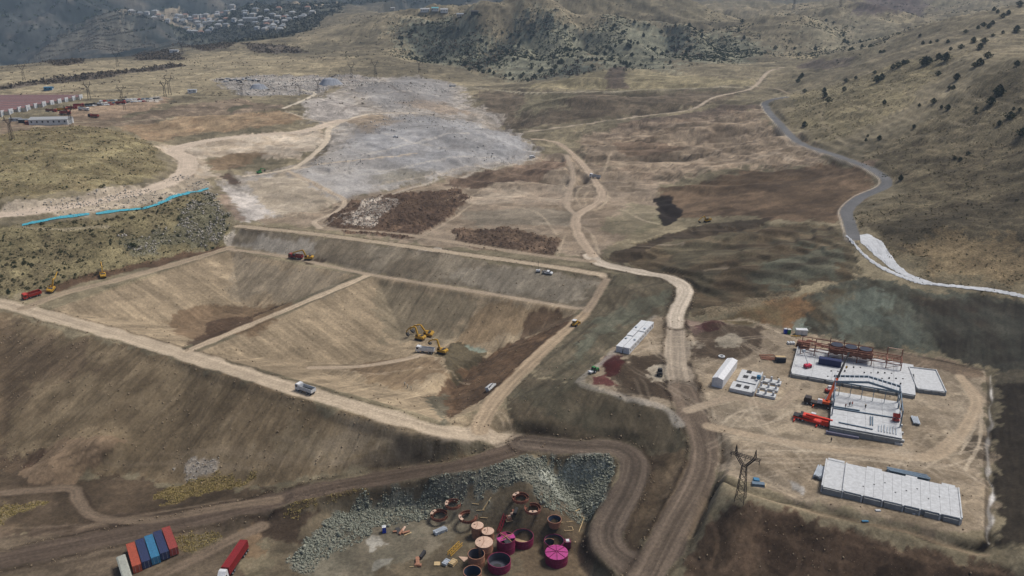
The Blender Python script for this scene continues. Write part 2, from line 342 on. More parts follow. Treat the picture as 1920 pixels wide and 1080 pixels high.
def lateral(line, reach):
    D = np.full(GX.shape, 1e9); SG = np.zeros(GX.shape); AL = np.zeros(GX.shape); ZZ = np.zeros(GX.shape)
    s = 0.0
    for k in range(len(line) - 1):
        (x0, y0, z0), (x1, y1, z1) = line[k], line[k + 1]
        dx, dy = x1 - x0, y1 - y0; L = math.hypot(dx, dy)
        if L < 1e-6: continue
        ylo, yhi = min(y0, y1) - reach, max(y0, y1) + reach; xlo, xhi = min(x0, x1) - reach, max(x0, x1) + reach
        j0, j1 = np.searchsorted(Yr, ylo), np.searchsorted(Yr, yhi)
        if j1 <= j0: s += L; continue
        ya, yb = Yr[j0] + 40, Yr[j1 - 1] + 40
        i0 = np.searchsorted(Ur, min(xlo / ya, xlo / yb)); i1 = np.searchsorted(Ur, max(xhi / ya, xhi / yb))
        if i1 <= i0: s += L; continue
        sl = (slice(j0, j1), slice(i0, i1))
        X, Y = GX[sl], GY[sl]
        t = np.clip(((X - x0) * dx + (Y - y0) * dy) / (L * L), 0, 1)
        d = np.hypot(X - x0 - t * dx, Y - y0 - t * dy)
        m = d < D[sl]
        D[sl] = np.where(m, d, D[sl]); SG[sl] = np.where(m, np.sign(dx * (Y - y0) - dy * (X - x0)) * d, SG[sl])
        AL[sl] = np.where(m, s + t * L, AL[sl]); ZZ[sl] = np.where(m, z0 + t * (z1 - z0), ZZ[sl])
        s += L
    return D, SG, AL, ZZ
for rid_, (name, wd, col, rut, px) in enumerate(ROADS):
    ln = spline([P(*p) for p in px], 2.5)
    k = max(3, int(14 / 2.5)) ; zz = np.convolve(np.pad(ln[:, 2], k, mode='edge'), np.ones(2 * k + 1) / (2 * k + 1), 'valid'); ln[:, 2] = zz
    D, SG, AL, ZZ = lateral(ln, wd * .5 + 9)
    NM = D < 1e8
    e = fbmM(NM, AL / 9, SG / 30, 3, .6, rid_ * .7) * min(1.7, wd * .18) * (0.25 if name == 'asphalt_road' else 1)
    core = D + e
    m = 1 - sstep(wd * .5 - .3, wd * .5 + 4.0, D)
    GZ = GZ * (1 - m) + (ZZ + .08 * rut * fbmM(NM, AL / 45, SG / .8, 2, .6, 0.0)) * m
    GZ += .35 * np.exp(-((D - wd * .5 - .7) / .7) ** 2) * (D < 1e8) * (.3 + .7 * fbmM(NM, AL / 6, AL * 0 + rid_, 1)) * (name in ('haul_road', 'access_road', 'dam_crest_road'))
    ROADL.append((name, wd, col, rut, core, SG, AL))
    inn = core < wd * .5
    ROADID = np.where(inn, rid_, ROADID)
# ditch and channel beside the yard
def carve(px, wd, depth):
    global GZ
    ln = spline([P(*p) for p in px], 2.0); D, SG, AL, ZZ = lateral(ln, wd + 3)
    GZ = GZ - depth * np.exp(-(D / wd) ** 2) * (D < 1e8)
    return ln, D, SG, AL
DITCH = carve([(1300,1000),(1335,925),(1400,915),(1470,935),(1600,965),(1740,1000),(1845,1026),(1856,1000)], 1.4, 1.5)
CHAN = carve([(1858,700),(1860,760),(1856,830),(1858,900),(1856,960),(1857,1015)], 1.2, .8)
# ------------------------------------------------------------------ relief detail and soil colours
wx = GX + fbm(GX / 11, GY / 11, 5, .62, 5.0) * 4.2 + fbm(GX / 60, GY / 60, 2, .5, 6.0) * np.clip((GY - 300) / 60, 0, 9)
wy = GY + fbm(GX / 11, GY / 11, 5, .62, 7.0) * 4.2 + fbm(GX / 60, GY / 60, 2, .5, 8.0) * np.clip((GY - 300) / 40, 0, 14)
ALB = np.zeros(GX.shape + (3,))
n1 = fbm(GX / 45, GY / 45, 4, .55, 1.5); n2 = fbm(GX / 9, GY / 9, 4, .6, 2.5); n3 = fbm(GX / 2.4, GY / 2.4, 3, .6, 3.5); nL = fbm(GX / 260, GY / 260, 4, .5, 9.0)
def mixc(m, c):
    global ALB
    ALB = ALB * (1 - m[..., None]) + np.asarray(c) * m[..., None]
# dry grassland everywhere first
ALB[:] = lin(118,109,83)
mixc(sstep(-.15, .35, n1), lin(134,123,93)); mixc(sstep(.05, .5, nL) * .6, lin(104,98,73)); mixc(sstep(.1, .45, n2) * .45, lin(90,84,61))
MASK = {}
E = (.88, -.47)
def mk(k): return MASK.get(k, np.zeros(GX.shape))
def paint(col, pts, soft=4.0, amt=1.0, warp=1.0, col2=None, key=None, raw=None):
    pl = [P(*p)[:2] for p in pts] if raw is None else raw
    xs = [p[0] for p in pl]; ys = [p[1] for p in pl]; mg = soft + 30
    j0, j1 = np.searchsorted(Yr, min(ys) - mg), np.searchsorted(Yr, max(ys) + mg)
    if j1 <= j0: return
    ya, yb = Yr[j0] + 40, Yr[min(j1, NR - 1)] + 40
    i0 = np.searchsorted(Ur, min((min(xs) - mg) / ya, (min(xs) - mg) / yb)); i1 = np.searchsorted(Ur, max((max(xs) + mg) / ya, (max(xs) + mg) / yb))
    if i1 <= i0: return
    sl = (slice(j0, j1), slice(i0, i1))
    X = GX[sl] * (1 - warp) + wx[sl] * warp; Y = GY[sl] * (1 - warp) + wy[sl] * warp
    sd_ = poly_sd(pl, X, Y) + soft * (1.0 * n2[sl] + .8 * n3[sl]); soft = max(.35, soft * .22)
    m = sstep(-soft, soft, sd_) * amt
    c = lin(*col)
    if col2 is not None:
        q = sstep(-.3, .4, n2[sl] + .5 * n1[sl])[..., None]; c = c * (1 - q) + lin(*col2) * q
    ALB[sl] = ALB[sl] * (1 - m[..., None]) + c * m[..., None]
    if key:
        M = MASK.setdefault(key, np.zeros(GX.shape)); M[sl] = np.maximum(M[sl], m)
# --- far country
mt = sstep(1900, 2700, GY + np.where(GX < -500, 700, 0))
mixc(mt, lin(70,76,74)); mixc(mt * sstep(-.1, .15, fbm(GX / 120, GY / 120, 6, .66, 2.2)), lin(44,55,53)); mixc(mt * sstep(.15, .4, fbm(GX / 200, GY / 90, 4, .6, 7.2)), lin(98,94,84))
paint((112,108,92), [(60,110),(130,60),(230,18),(420,90),(300,88)], 40, .7, key='scrub')
paint((74,80,72), [(215,35),(330,20),(560,8),(650,10),(600,40),(540,70),(420,82),(330,62)], 30, .9, col2=(92,94,80), key='village')
paint((152,138,112), [(200,24),(330,16),(480,8),(640,4),(600,12),(400,22),(230,32)], 20, .8)
for pts in ([(740,50),(800,36),(900,40),(930,70),(880,130),(760,110)], [(930,90),(985,20),(1040,30),(1090,70),(1120,120),(1000,150),(890,130)], [(1090,70),(1150,30),(1260,50),(1300,90),(1250,130),(1120,130)], [(1280,70),(1340,60),(1440,90),(1400,120),(1290,120)]):
    paint((108,112,92), pts, 45, .85, col2=(126,126,102), key='hillgrass')
for pts in ([(860,120),(930,80),(1000,20),(960,100),(900,130)], [(985,15),(1040,35),(1050,60),(960,80)], [(1000,150),(1080,110),(1120,135)], [(1230,40),(1300,60),(1310,110),(1260,90)], [(740,60),(800,45),(900,60),(880,110),(780,100)]):
    paint((78,86,76), pts, 30, .8, key='scrub')
paint((140,132,104), [(1500,60),(1600,14),(1700,55),(1640,95),(1520,100)], 40, .6, col2=(122,118,94))
paint((96,84,80), [(1600,20),(1640,-6),(1730,-6),(1740,20),(1680,24)], 30, .9)
paint((94,84,74), [(1495,125),(1520,112),(1600,112),(1590,124),(1530,132)], 8, .9)
paint((134,124,88), [(985,165),(1100,135),(1240,132),(1400,150),(1420,160),(1200,172)], 15, .8)
paint((96,82,68), [(1135,128),(1170,124),(1180,158),(1145,165)], 5, .9)
paint((112,98,78), [(900,172),(1100,176),(1400,168),(1340,190),(1200,212),(1050,232),(960,240),(895,215)], 15, .85, col2=(94,82,64))
paint((124,118,88), [(990,178),(1080,176),(1060,205),(960,218)], 12, .7)
paint((98,82,70), [(1210,222),(1300,206),(1400,190),(1430,200),(1300,232),(1120,258)], 10, .8)
# --- plateau
paint((150,138,104), [(-100,170),(0,135),(200,112),(430,95),(640,120),(560,170),(300,180)], 30, .8, col2=(138,126,94))
for pts in ([(-60,168),(60,152),(200,135),(330,118),(350,124),(200,146),(40,164),(-60,176)], [(250,102),(340,100),(345,112),(260,112)], [(450,82),(560,88),(580,100),(480,98)], [(90,118),(130,112),(150,118),(110,124)], [(340,88),(420,72),(440,86),(380,96)]):
    paint((94,84,74), pts, 8, .85, key='scrub')
paint((156,132,104), [(140,200),(230,188),(320,180),(300,195),(230,222),(150,225),(60,232),(0,245)], 8, .9, col2=(142,120,94))
paint((150,148,142), [(225,186),(300,180),(300,186),(225,196)], 4, .8)
paint((132,112,88), [(0,180),(80,172),(160,178),(60,190)], 6, .8)
paint((122,104,82), [(0,225),(120,222),(250,222),(180,240),(0,262)], 6, .8)
paint((118,102,82), [(205,236),(320,200),(440,185),(540,202),(400,216)], 6, .85, col2=(134,116,94))
paint((84,84,60), [(428,206),(455,196),(475,200),(440,210)], 3, .8)
paint((150,128,94), [(205,238),(400,216),(530,206),(570,224),(480,240),(400,247),(275,262)], 4, .95, col2=(136,112,80), key='embank')
paint((150,146,140), [(410,148),(480,142),(600,140),(640,150),(620,172),(520,178),(450,180)], 12, .9, col2=(134,128,120), key='rubble')
paint((156,150,142), [(620,140),(660,138),(720,150),(700,165),(630,165)], 8, .9, col2=(140,132,124), key='rubble')
# --- light rock hill
paint((152,147,139), [(560,190),(620,175),(700,145),(780,138),(860,160),(880,190),(940,215),(1005,275),(1005,296),(900,318),(760,352),(640,380),(560,410),(450,415),(400,345),(460,330),(540,318),(600,290),(620,240),(580,228)], 10, .95, col2=(140,132,119))
paint((154,157,160), [(680,235),(760,218),(900,232),(985,262),(1000,290),(900,305),(760,345),(700,330),(640,290)], 16, .8, col2=(136,137,138), key='greyrock')
paint((146,145,143), [(660,170),(760,140),(840,152),(850,190),(740,208)], 14, .85, col2=(130,128,125), key='greyrock')
paint((156,155,152), [(600,300),(670,262),(780,345),(640,382),(560,330)], 6, .8, col2=(142,139,133), key='greyrock')
paint((152,146,138), [(580,190),(620,178),(690,205),(640,225),(570,215)], 8, .8)
paint((146,126,96), [(640,225),(720,215),(760,228),(700,245)], 7, .7)
paint((118,112,92), [(700,330),(760,318),(820,322),(800,338),(720,348)], 8, .75)
paint((140,120,94), [(740,192),(840,190),(880,210),(820,212)], 10, .6)
paint((176,163,142), [(290,270),(400,258),(520,250),(600,244),(610,262),(560,300),(440,285),(380,300),(420,330),(350,335),(330,300)], 7, .9, col2=(158,142,118))
paint((130,108,78), [(385,300),(440,285),(500,284),(470,300),(440,318),(400,318)], 4, .9)
paint((92,72,56), [(418,330),(440,326),(450,342),(432,344)], 2, .9)
paint((168,162,154), [(410,345),(450,355),(540,400),(500,412),(450,412)], 5, .8)
paint((132,112,92), [(400,345),(430,375),(470,412),(450,415),(415,380)], 3, .8)
paint((150,137,113), [(460,340),(540,322),(640,382),(590,412),(520,408)], 8, .8)
# --- left flank
paint((134,124,82), [(-60,272),(60,240),(200,240),(285,268),(318,322),(255,345),(150,362),(-60,384)], 6, .95, col2=(120,108,72), key='grass')
paint((126,116,76), [(-60,560),(-60,430),(40,428),(200,406),(390,362),(430,400),(440,430),(420,458),(300,488),(180,520),(20,558)], 4, .95, col2=(108,98,66), key='bushslope')
paint((98,98,76), [(390,362),(430,400),(435,430),(380,460),(240,480),(220,450),(330,420)], 8, .7, key='stony')
paint((168,154,130), [(-60,392),(0,386),(150,368),(260,350),(330,330),(380,335),(400,350),(300,378),(150,402),(-60,428)], 4, .9, col2=(152,140,120), key='stony2')
paint((98,72,50), [(60,548),(190,508),(330,478),(420,458),(425,464),(300,496),(180,526),(60,556)], 1.5, .85)
paint((158,150,136), [(420,440),(440,428),(445,460),(425,464)], 2, .8)
# --- basin behind the upper dam
paint((142,126,104), [(480,412),(590,400),(640,380),(900,318),(1010,292),(1070,290),(1240,340),(1240,400),(1120,480),(800,462),(600,428)], 6, .95, col2=(128,112,90))
paint((92,70,54), [(610,424),(632,390),(700,374),(860,350),(885,372),(830,420),(770,450),(660,438)], 2.5, .9, col2=(112,88,66), key='mounds')
paint((182,172,156), [(640,425),(690,378),(760,378),(730,400),(700,430)], 3, .75, key='mounds2')
paint((98,78,62), [(830,345),(900,322),(1040,290),(1066,298),(1060,312),(1010,342),(900,350)], 2.5, .9, col2=(116,96,76), key='plough')
paint((94,74,58), [(850,432),(960,430),(1050,452),(1040,482),(930,472),(850,458)], 2.5, .9, col2=(118,96,74), key='mounds')
paint((156,142,120), [(920,348),(1010,345),(1060,318),(1075,330),(1062,385),(900,385),(870,378)], 4, .9, col2=(146,130,108))
paint((126,118,100), [(860,400),(1000,388),(1090,400),(1060,425),(900,425)], 5, .7)
paint((190,184,172), [(778,466),(820,466),(850,478),(790,476)], 1.5, .7)
paint((112,108,80), [(1130,430),(1180,380),(1235,388),(1250,420),(1170,440)], 6, .6)
# --- right of the valley
paint((148,130,106), [(1090,250),(1240,225),(1420,200),(1440,230),(1560,300),(1400,310),(1240,345),(1100,300)], 9, .85, col2=(126,108,86), key='strata')
paint((104,82,62), [(1140,265),(1230,262),(1300,275),(1260,292),(1180,300)], 6, .6, key='strata')
paint((98,78,56), [(1240,352),(1400,318),(1560,302),(1630,320),(1640,345),(1590,390),(1580,420),(1400,408),(1260,410)], 6, .9, col2=(112,90,66))
paint((46,37,32), [(1228,366),(1255,362),(1280,405),(1250,425),(1236,420)], 1, .95)
paint((98,83,59), [(1145,488),(1200,450),(1330,425),(1560,420),(1600,450),(1600,520),(1500,540),(1300,585),(1290,530)], 6, .9, col2=(84,77,57), key='strata')
paint((70,58,44), [(1136,484),(1200,452),(1330,420),(1450,408),(1400,430),(1250,452),(1200,482),(1160,498)], 3, .8)
paint((92,100,84), [(1400,510),(1500,460),(1580,470),(1560,510),(1440,545)], 8, .55)
paint((118,104,78), [(1310,578),(1400,560),(1480,545),(1480,560),(1400,585),(1330,592)], 2, .8, key='rubble')
paint((116,98,60), [(1330,600),(1400,575),(1500,552),(1580,540),(1520,620),(1450,610)], 4, .8, col2=(128,92,52))
paint((84,90,77), [(1500,560),(1600,520),(1700,535),(1800,545),(1940,570),(1950,700),(1870,690),(1700,655),(1515,625)], 5, .9, col2=(66,64,52), key='cut')
paint((96,108,96), [(1560,570),(1620,545),(1680,560),(1650,610),(1580,620)], 8, .6); paint((98,84,56), [(1500,575),(1560,545),(1600,540),(1560,600)], 8, .5); paint((88,98,88), [(1640,600),(1720,590),(1740,640),(1680,650)], 7, .5); paint((80,66,48), [(1720,555),(1800,560),(1820,600),(1750,590)], 7, .6)
paint((128,94,52), [(1460,585),(1500,565),(1530,575),(1500,610),(1470,612)], 3, .55)
paint((112,128,116), [(1490,600),(1512,595),(1520,622),(1495,622)], 1.5, .7)
paint((60,56,48), [(1700,570),(1800,560),(1960,575),(2300,700),(2300,1100),(1880,1040),(1862,1010),(1866,690),(1760,668)], 5, .62, col2=(54,50,43), key='cut')
paint((48,39,32), [(1870,720),(1990,720),(2100,1000),(1872,1030)], 3, .7)
paint((112,102,74), [(1602,300),(1680,260),(2000,100),(2300,60),(2300,600),(1930,552),(1750,528),(1640,460),(1600,420),(1690,345)], 10, .9, col2=(96,86,62), key='righthill')
paint((132,122,84), [(1480,180),(1560,160),(1700,110),(1800,100),(1700,200),(1560,260),(1480,235)], 14, .75, col2=(116,106,74), key='righthill')
paint((80,72,54), [(1620,430),(1700,395),(1900,360),(2000,400),(1960,520),(1800,500),(1700,470)], 12, .6)
paint((128,108,70), [(1700,470),(1760,430),(1900,440),(1960,530),(1800,520)], 10, .5)
paint((150,124,104), [(1598,298),(1640,300),(1640,312),(1600,308)], 3, .6)
# --- lower dam face and lower left
TAN = (146,129,99)
paint((118,101,72), [(-420,600),(18,588),(345,679),(573,751),(800,819),(935,850),(880,858),(700,886),(520,905),(330,904),(150,885),(-420,840)], 3, .97, col2=(130,113,82), key='damface')
paint((98,81,60), [(-420,640),(0,600),(150,650),(200,700),(60,720),(0,860),(-420,850)], 9, .7, key='damface')
paint((118,104,76), [(560,790),(680,800),(860,850),(760,868),(560,860),(480,840)], 5, .75, col2=(132,118,92))
paint((84,68,50), [(-420,880),(0,860),(150,880),(330,905),(520,908),(600,915),(450,950),(300,985),(150,1000),(-420,1060)], 5, .85, col2=(98,80,60))
paint((130,108,80), [(20,895),(70,850),(110,822),(180,818),(230,830),(160,890),(120,910),(60,912)], 2.5, .9)
paint((84,62,48), [(50,860),(85,835),(80,855),(40,880)], 2, .7)
paint((128,110,62), [(290,925),(330,905),(400,895),(480,888),(440,912),(360,935),(320,942)], 2.5, .85, key='grass')
paint((126,112,76), [(-60,950),(0,940),(80,948),(0,985),(-60,1000)], 2.5, .85, key='grass')
paint((150,146,138), [(335,880),(360,858),(400,862),(395,878),(365,890)], 3, .6, key='stonypatch')
paint((94,78,62), [(-420,1040),(0,1000),(200,970),(400,945),(520,950),(500,1010),(430,1090),(-420,1120)], 4, .75, col2=(106,90,72))
paint((116,104,72), [(325,1015),(400,995),(430,1000),(400,1030),(340,1045)], 2, .85, key='grass')
paint((128,104,72), [(440,1005),(480,988),(495,1020),(500,1045),(470,1050)], 2.5, .8)
# --- rubble slope and tank yard
paint((112,100,76), [(520,960),(700,905),(860,876),(1000,856),(1120,848),(1160,880),(1130,960),(1105,1000),(1110,1120),(480,1120),(500,1040)], 3, .95, col2=(98,88,68))
paint((122,124,110), [(520,1060),(590,985),(700,912),(870,882),(1010,860),(1120,852),(1152,880),(1126,950),(1090,985),(960,908),(850,948),(720,985),(650,1015),(580,1085)], 3, .9, col2=(106,108,94), key='rubble')
paint((154,161,148), [(985,880),(1040,858),(1125,852),(1150,880),(1120,945),(1075,960),(1010,900)], 3, .7, key='rubble')
paint((112,108,90), [(640,985),(760,945),(860,930),(930,925),(900,960),(760,1060),(600,1100),(560,1075)], 4, .8, col2=(120,112,92))
paint((108,90,66), [(1010,915),(1080,950),(1105,1000),(1110,1080),(980,1090),(960,1000)], 4, .7)
paint((168,168,158), [(675,1015),(700,1005),(712,1020),(690,1030)], 2, .55); paint((160,162,152), [(700,1055),(730,1048),(728,1066),(705,1070)], 2, .4)
paint((118,100,58), [(560,930),(680,900),(690,915),(600,950),(540,960)], 2, .7, key='grass')
paint((80,64,50), [(490,985),(560,945),(600,955),(560,985),(560,1020),(510,1010)], 2.5, .8)
paint((92,76,56), [(1190,840),(1280,835),(1285,890),(1250,960),(1200,1040),(1160,1040),(1185,930)], 3, .9, col2=(116,98,72))
# --- green slope and yard
paint((100,90,69), [(945,745),(985,690),(1086,716),(1180,748),(1262,775),(1286,840),(1250,850),(1200,835),(1130,822),(1005,820),(955,800)], 3, .95, col2=(84,79,61), key='cut')
paint((100,86,64), [(945,790),(1000,815),(1100,822),(1050,790),(960,750)], 5, .5)
paint((108,98,76), [(1105,590),(1140,520),(1240,515),(1275,545),(1235,588),(1160,650),(1086,716),(985,695)], 4, .9, col2=(88,83,64), key='cut')
paint((100,106,88), [(1120,600),(1190,555),(1250,545),(1225,580),(1130,630),(1080,680)], 6, .55)
YARD = [(1086,714),(1160,650),(1232,588),(1284,600),(1450,612),(1510,628),(1700,660),(1848,692),(1856,800),(1853,1010),(1700,985),(1560,952),(1440,922),(1345,905),(1325,830),(1300,775),(1240,765),(1180,746)]
paint((151,136,111), YARD, 2.5, .97, col2=(132,117,93), key='yard')
paint((158,145,120), [(1330,745),(1480,740),(1520,800),(1640,850),(1760,870),(1830,760),(1790,720),(1760,850),(1500,840),(1400,830),(1340,830)], 7, .6, col2=(150,136,110))
paint((84,71,54), [(1120,700),(1190,665),(1240,680),(1300,720),(1290,750),(1230,745),(1170,735)], 4, .85)
paint((86,71,54), [(1290,620),(1350,608),(1430,615),(1430,645),(1370,680),(1290,670)], 4, .85)
paint((150,142,122), [(1335,632),(1375,625),(1392,640),(1370,655),(1340,650)], 2, .8)
paint((78,64,48), [(1145,692),(1180,668),(1260,665),(1305,690),(1292,748),(1222,743),(1165,722)], 2, .85); paint((168,158,136), [(1202,692),(1235,681),(1268,690),(1272,714),(1228,712)], 1.5, .85); paint((82,34,34), [(1124,694),(1146,664),(1178,664),(1166,684),(1140,706)], 1.0, .95); paint((118,60,58), [(1102,704),(1130,700),(1158,718),(1108,717)], 1.0, .9)
paint((84,40,40), [(1308,612),(1320,597),(1358,596),(1366,612),(1330,622)], 1, .9); paint((128,100,94), [(1285,600),(1310,596),(1320,620),(1300,626)], 3, .5)
paint((170,162,142), [(1225,690),(1245,682),(1270,690),(1270,714),(1240,705)], 2.5, .6); paint((168,160,140), [(1280,640),(1300,640),(1320,655),(1282,658)], 2, .6)
paint((150,150,146), [(1470,905),(1500,908),(1505,925),(1480,922)], 2, .7)
paint((76,66,52), [(1812,820),(1850,822),(1850,870),(1815,860)], 3, .8)
paint((96,72,52), [(1640,652),(1760,672),(1840,695),(1820,720),(1760,690),(1680,680)], 3, .5)
paint((92,74,56), [(1290,1045),(1345,962),(1390,940),(1440,950),(1560,980),(1700,1012),(1860,1045),(1960,1070),(1960,1200),(1230,1200)], 3, .95, col2=(108,86,64), key='mounds3')
paint((66,50,38), [(1440,960),(1560,990),(1700,1025),(1900,1065),(1900,1160),(1500,1160),(1420,1040)], 4, .6)
# --- basins
for (h, tt, which, dep), k in zip(PITC, (0, 1)):
    m = sstep(-.15, .25, h)
    M = h > -1
    st = fbmM(M, tt / .9, h / 11, 3, .6, k + 1.0); st2 = fbmM(M, tt / 7, h / 22, 3, .5, k + 3.0)
    c = lin(*TAN)[None, None] * (1 + .18 * st + .22 * st2)[..., None]
    ALB = ALB * (1 - m[..., None]) + c * m[..., None]
paint((112,88,60), [(300,600),(400,560),(520,570),(545,580),(480,625),(390,640),(340,630)], 5, .75)
paint((76,56,42), [(345,640),(400,600),(455,595),(540,558),(548,565),(450,622),(370,650)], 2, .7)  # dark shadow below the steep divider slope, painted into the ground colour
paint((126,117,98), [(430,475),(660,515),(600,560),(500,545),(430,560)], 6, .5)
paint((114,106,84), [(700,520),(850,545),(930,560),(830,640),(720,640),(690,560)], 8, .6)
paint((136,114,80), [(920,560),(1060,585),(1010,610),(880,650),(850,640)], 3, .75)
paint((84,62,46), [(1000,580),(1085,585),(1060,605),(980,632),(985,600)], 3, .7)
paint((104,78,52), [(1060,604),(1080,602),(1010,665),(940,720),(840,785),(790,745),(850,690),(930,648)], 3, .9, col2=(84,64,46), key='cut')
paint((92,84,60), [(820,660),(860,640),(910,655),(915,665),(850,715),(835,700)], 2.5, .85, col2=(76,70,50), key='stony')
paint((120,136,122), [(865,648),(885,645),(920,655),(905,662)], 1, .8)
paint((98,98,80), [(790,745),(835,735),(845,775),(830,790)], 2.5, .7)
paint((108,84,56), [(650,690),(740,672),(830,672),(830,700),(740,730),(690,715)], 4, .6, col2=(126,104,70))
paint((142,124,94), [(850,790),(900,770),(950,760),(960,790),(970,812),(900,808)], 3, .7)
# upper dam face
paint((128,118,98), [(430,462),(452,424),(600,444),(800,473),(1000,503),(1140,521),(1098,575),(900,545),(690,510),(540,478)], 1.5, .92, col2=(114,103,83), key='updam')
paint((140,136,126), [(440,458),(500,440),(600,452),(590,482),(530,476)], 3, .6); paint((142,134,116), [(850,505),(960,500),(1120,525),(1080,565),(960,550),(830,525)], 4, .6)
paint((72,56,42), [(565,484),(600,480),(612,492),(580,494)], 1.2, .8)

# streaks running down the cut and filled faces
gx = np.gradient(GZ, axis=1) / np.gradient(GX, axis=1); gy = np.gradient(GZ, axis=0) / np.gradient(GY, axis=0)
Zb = blur(GZ, 6, 1)
sx = np.gradient(Zb, axis=1) / np.gradient(GX, axis=1); sy = (np.gradient(Zb, axis=0) - sx * np.gradient(GX, axis=0)) / np.gradient(GY, axis=0)
def streak(key, amt, e, fine=1.0, lng=16.0, s=1.0):
    global ALB
    if key not in MASK: return
    t = GX * e[0] + GY * e[1]; n = -GX * e[1] + GY * e[0]
    M = MASK[key] > .01
    t = t + n2 * 2
    q = fbmM(M, t / fine, n / lng, 3, .6, s) + .7 * fbmM(M, t / (fine * 4), n / (lng * 2), 2, .5, s + 2)
    ALB = ALB * (1 + MASK[key] * amt * q)[..., None]
streak('damface', .09, E, 1.1, 16, 1.2); streak('updam', .22, E, 1.2, 8, 2.2); streak('embank', .3, (.97, -.2), 2.5, 12, 3.2)
streak('cut', .3, (.96, .27), 1.2, 9, 4.2); streak('strata', .45, (.25, .97), 2.6, 60, 5.2); streak('plough', .4, (.75, -.66), 1.3, 60, 6.2); streak('righthill', .3, (-.45, .9), 3.0, 40, 7.2)
# contour banding of the grazed hillsides
q = fbm(GX / 90, GZ * .55 + GY / 160, 4, .6, 12.0) + .6 * fbm(GX / 30, GZ * 1.3 + GY / 60, 3, .6, 13.0)
ALB *= (1 + nat * sstep(330, 520, GY) * (1 - .6 * mk('greyrock')) * .26 * q)[..., None]
def patches(x, y, s): return sstep(.0, .09, fbm(x, y, 6, .64, s)) - .5
slp = np.clip(mk('damface') + mk('updam') + mk('embank') + (PITC[0][0] > 0) + (PITC[1][0] > 0) + .6 * mk('cut'), 0, 1); hd = 1 - .5 * slp
ALB *= (1 + .17 * patches(GX / 46, GY / 30, 21.0) + .17 * hd * patches(GX / 15, GY / 11, 22.0) + .12 * hd * patches(GX / 5, GY / 4, 23.0) + .05 * hd * patches(GX / 1.8, GY / 1.6, 24.0))[..., None]
Ms = slp > .02; te, ne = GX * E[0] + GY * E[1], -GX * E[1] + GY * E[0]
for h_, t_, w_, d_ in PITC: te = np.where(h_ > 0, t_, te); ne = np.where(h_ > 0, h_ * 2.3, ne)
for a_, b_, amt_, s_ in ((9, 30, .06, 41.0), (2.2, 26, .10, 42.0), (.8, 20, .08, 43.0)):
    q = np.zeros(GX.shape); q[Ms] = patches(te[Ms] / a_, ne[Ms] / b_, s_); ALB *= (1 + slp * amt_ * q)[..., None]
gr_ = .4 + .6 * np.maximum.reduce([mk('grass'), mk('bushslope'), mk('righthill'), sstep(620, 760, GY)])
ALB *= (1 + .13 * n2 + .10 * n1 + .12 * n3 * gr_)[..., None]
mixc(mk('mounds2') * (vn(GX / 2.4, GY / 1.7) < .05), lin(96,74,58))
prof = RNG.normal(size=6000) * (RNG.random(6000) < .14); prof = np.convolve(prof, (.5, 1, .5), 'same')
q = np.zeros(GX.shape); q[Ms] = prof[np.clip(((te[Ms] + 1.2 * n1[Ms] + 700) * 2.4), 0, 5999).astype(int)] * sstep(-.05, .2, fbm(te[Ms] / 7, ne[Ms] / 9, 3, .6, 51.0))
ALB *= np.clip(1 + slp * .13 * q, .5, 1.5)[..., None]
gk = np.clip(mk('greyrock'), 0, 1)[..., None] * .7
ALB = ALB * (1 - gk) + np.stack([blur(ALB[..., c], 4, 2) for c in range(3)], -1) * .9 * gk
streak('greyrock', .16, (.55, .83), 2.6, 30, 9.9)
# worn paths, plough lines and scars
def mark(col, wd, amt, *px):
    ln = spline([P(*p) for p in px], 3.0); D, SG, AL, ZZ = lateral(ln, wd * 2 + 6)
    M = D < 1e8
    d = D + fbmM(M, AL / 7, SG / 5, 2, .6, 1.0) * wd * .45
    w_ = ((1 - sstep(wd * .3, wd * .75, d[M])) * amt * np.clip(.65 + .6 * fbm(AL[M] / 16, SG[M] / 8, 2, .6, 2.0), 0, 1))[:, None]
    ALB[M] = ALB[M] * (1 - w_) + lin(*col) * w_
PA, DA = (150,138,108), (72,62,48)
for px in ([(1655,155),(1730,170),(1815,180)], [(1590,190),(1640,210),(1700,222),(1800,232),(1840,240)], [(1540,200),(1545,235),(1580,265),(1620,275)], [(1700,255),(1760,258),(1830,245)], [(1500,140),(1600,105),(1700,85),(1830,45)], [(1650,160),(1760,175),(1900,200)]): mark(PA, 2.2, .6, *px)
for px in ([(1650,290),(1700,275),(1760,262),(1840,240)], [(1700,340),(1780,320),(1860,300),(1920,285)], [(1690,330),(1800,290),(1920,262)], [(1600,262),(1680,285),(1690,300)], [(1720,400),(1800,385),(1920,372)]): mark(DA, 2.2, .55, *px)
for px in ([(1190,292),(1250,285),(1320,262),(1400,245)], [(1105,262),(1200,258),(1240,250)], [(1150,300),(1300,290),(1400,268),(1440,262)], [(1280,350),(1400,318),(1540,295)], [(1330,440),(1450,430),(1590,425)], [(1300,470),(1450,455),(1560,440)], [(1310,545),(1400,520),(1520,490),(1590,470)], [(1200,520),(1320,500),(1440,480)], [(1300,250),(1380,232),(1425,222)], [(1010,245),(1060,225),(1150,205)], [(970,215),(1010,195),(1060,185)]): mark((66,52,40), 3.2, .6, *px)
for px in ([(862,192),(900,205),(935,218),(985,252),(1012,280)], [(820,212),(880,225),(930,240),(985,268)], [(620,258),(612,280),(590,300)], [(1150,165),(1160,140)], [(700,150),(740,165),(770,178)], [(640,210),(680,200),(720,208)], [(425,335),(440,345),(450,352)], [(440,310),(430,318),(445,338)]): mark((84,72,60), 3.0, .7, *px)
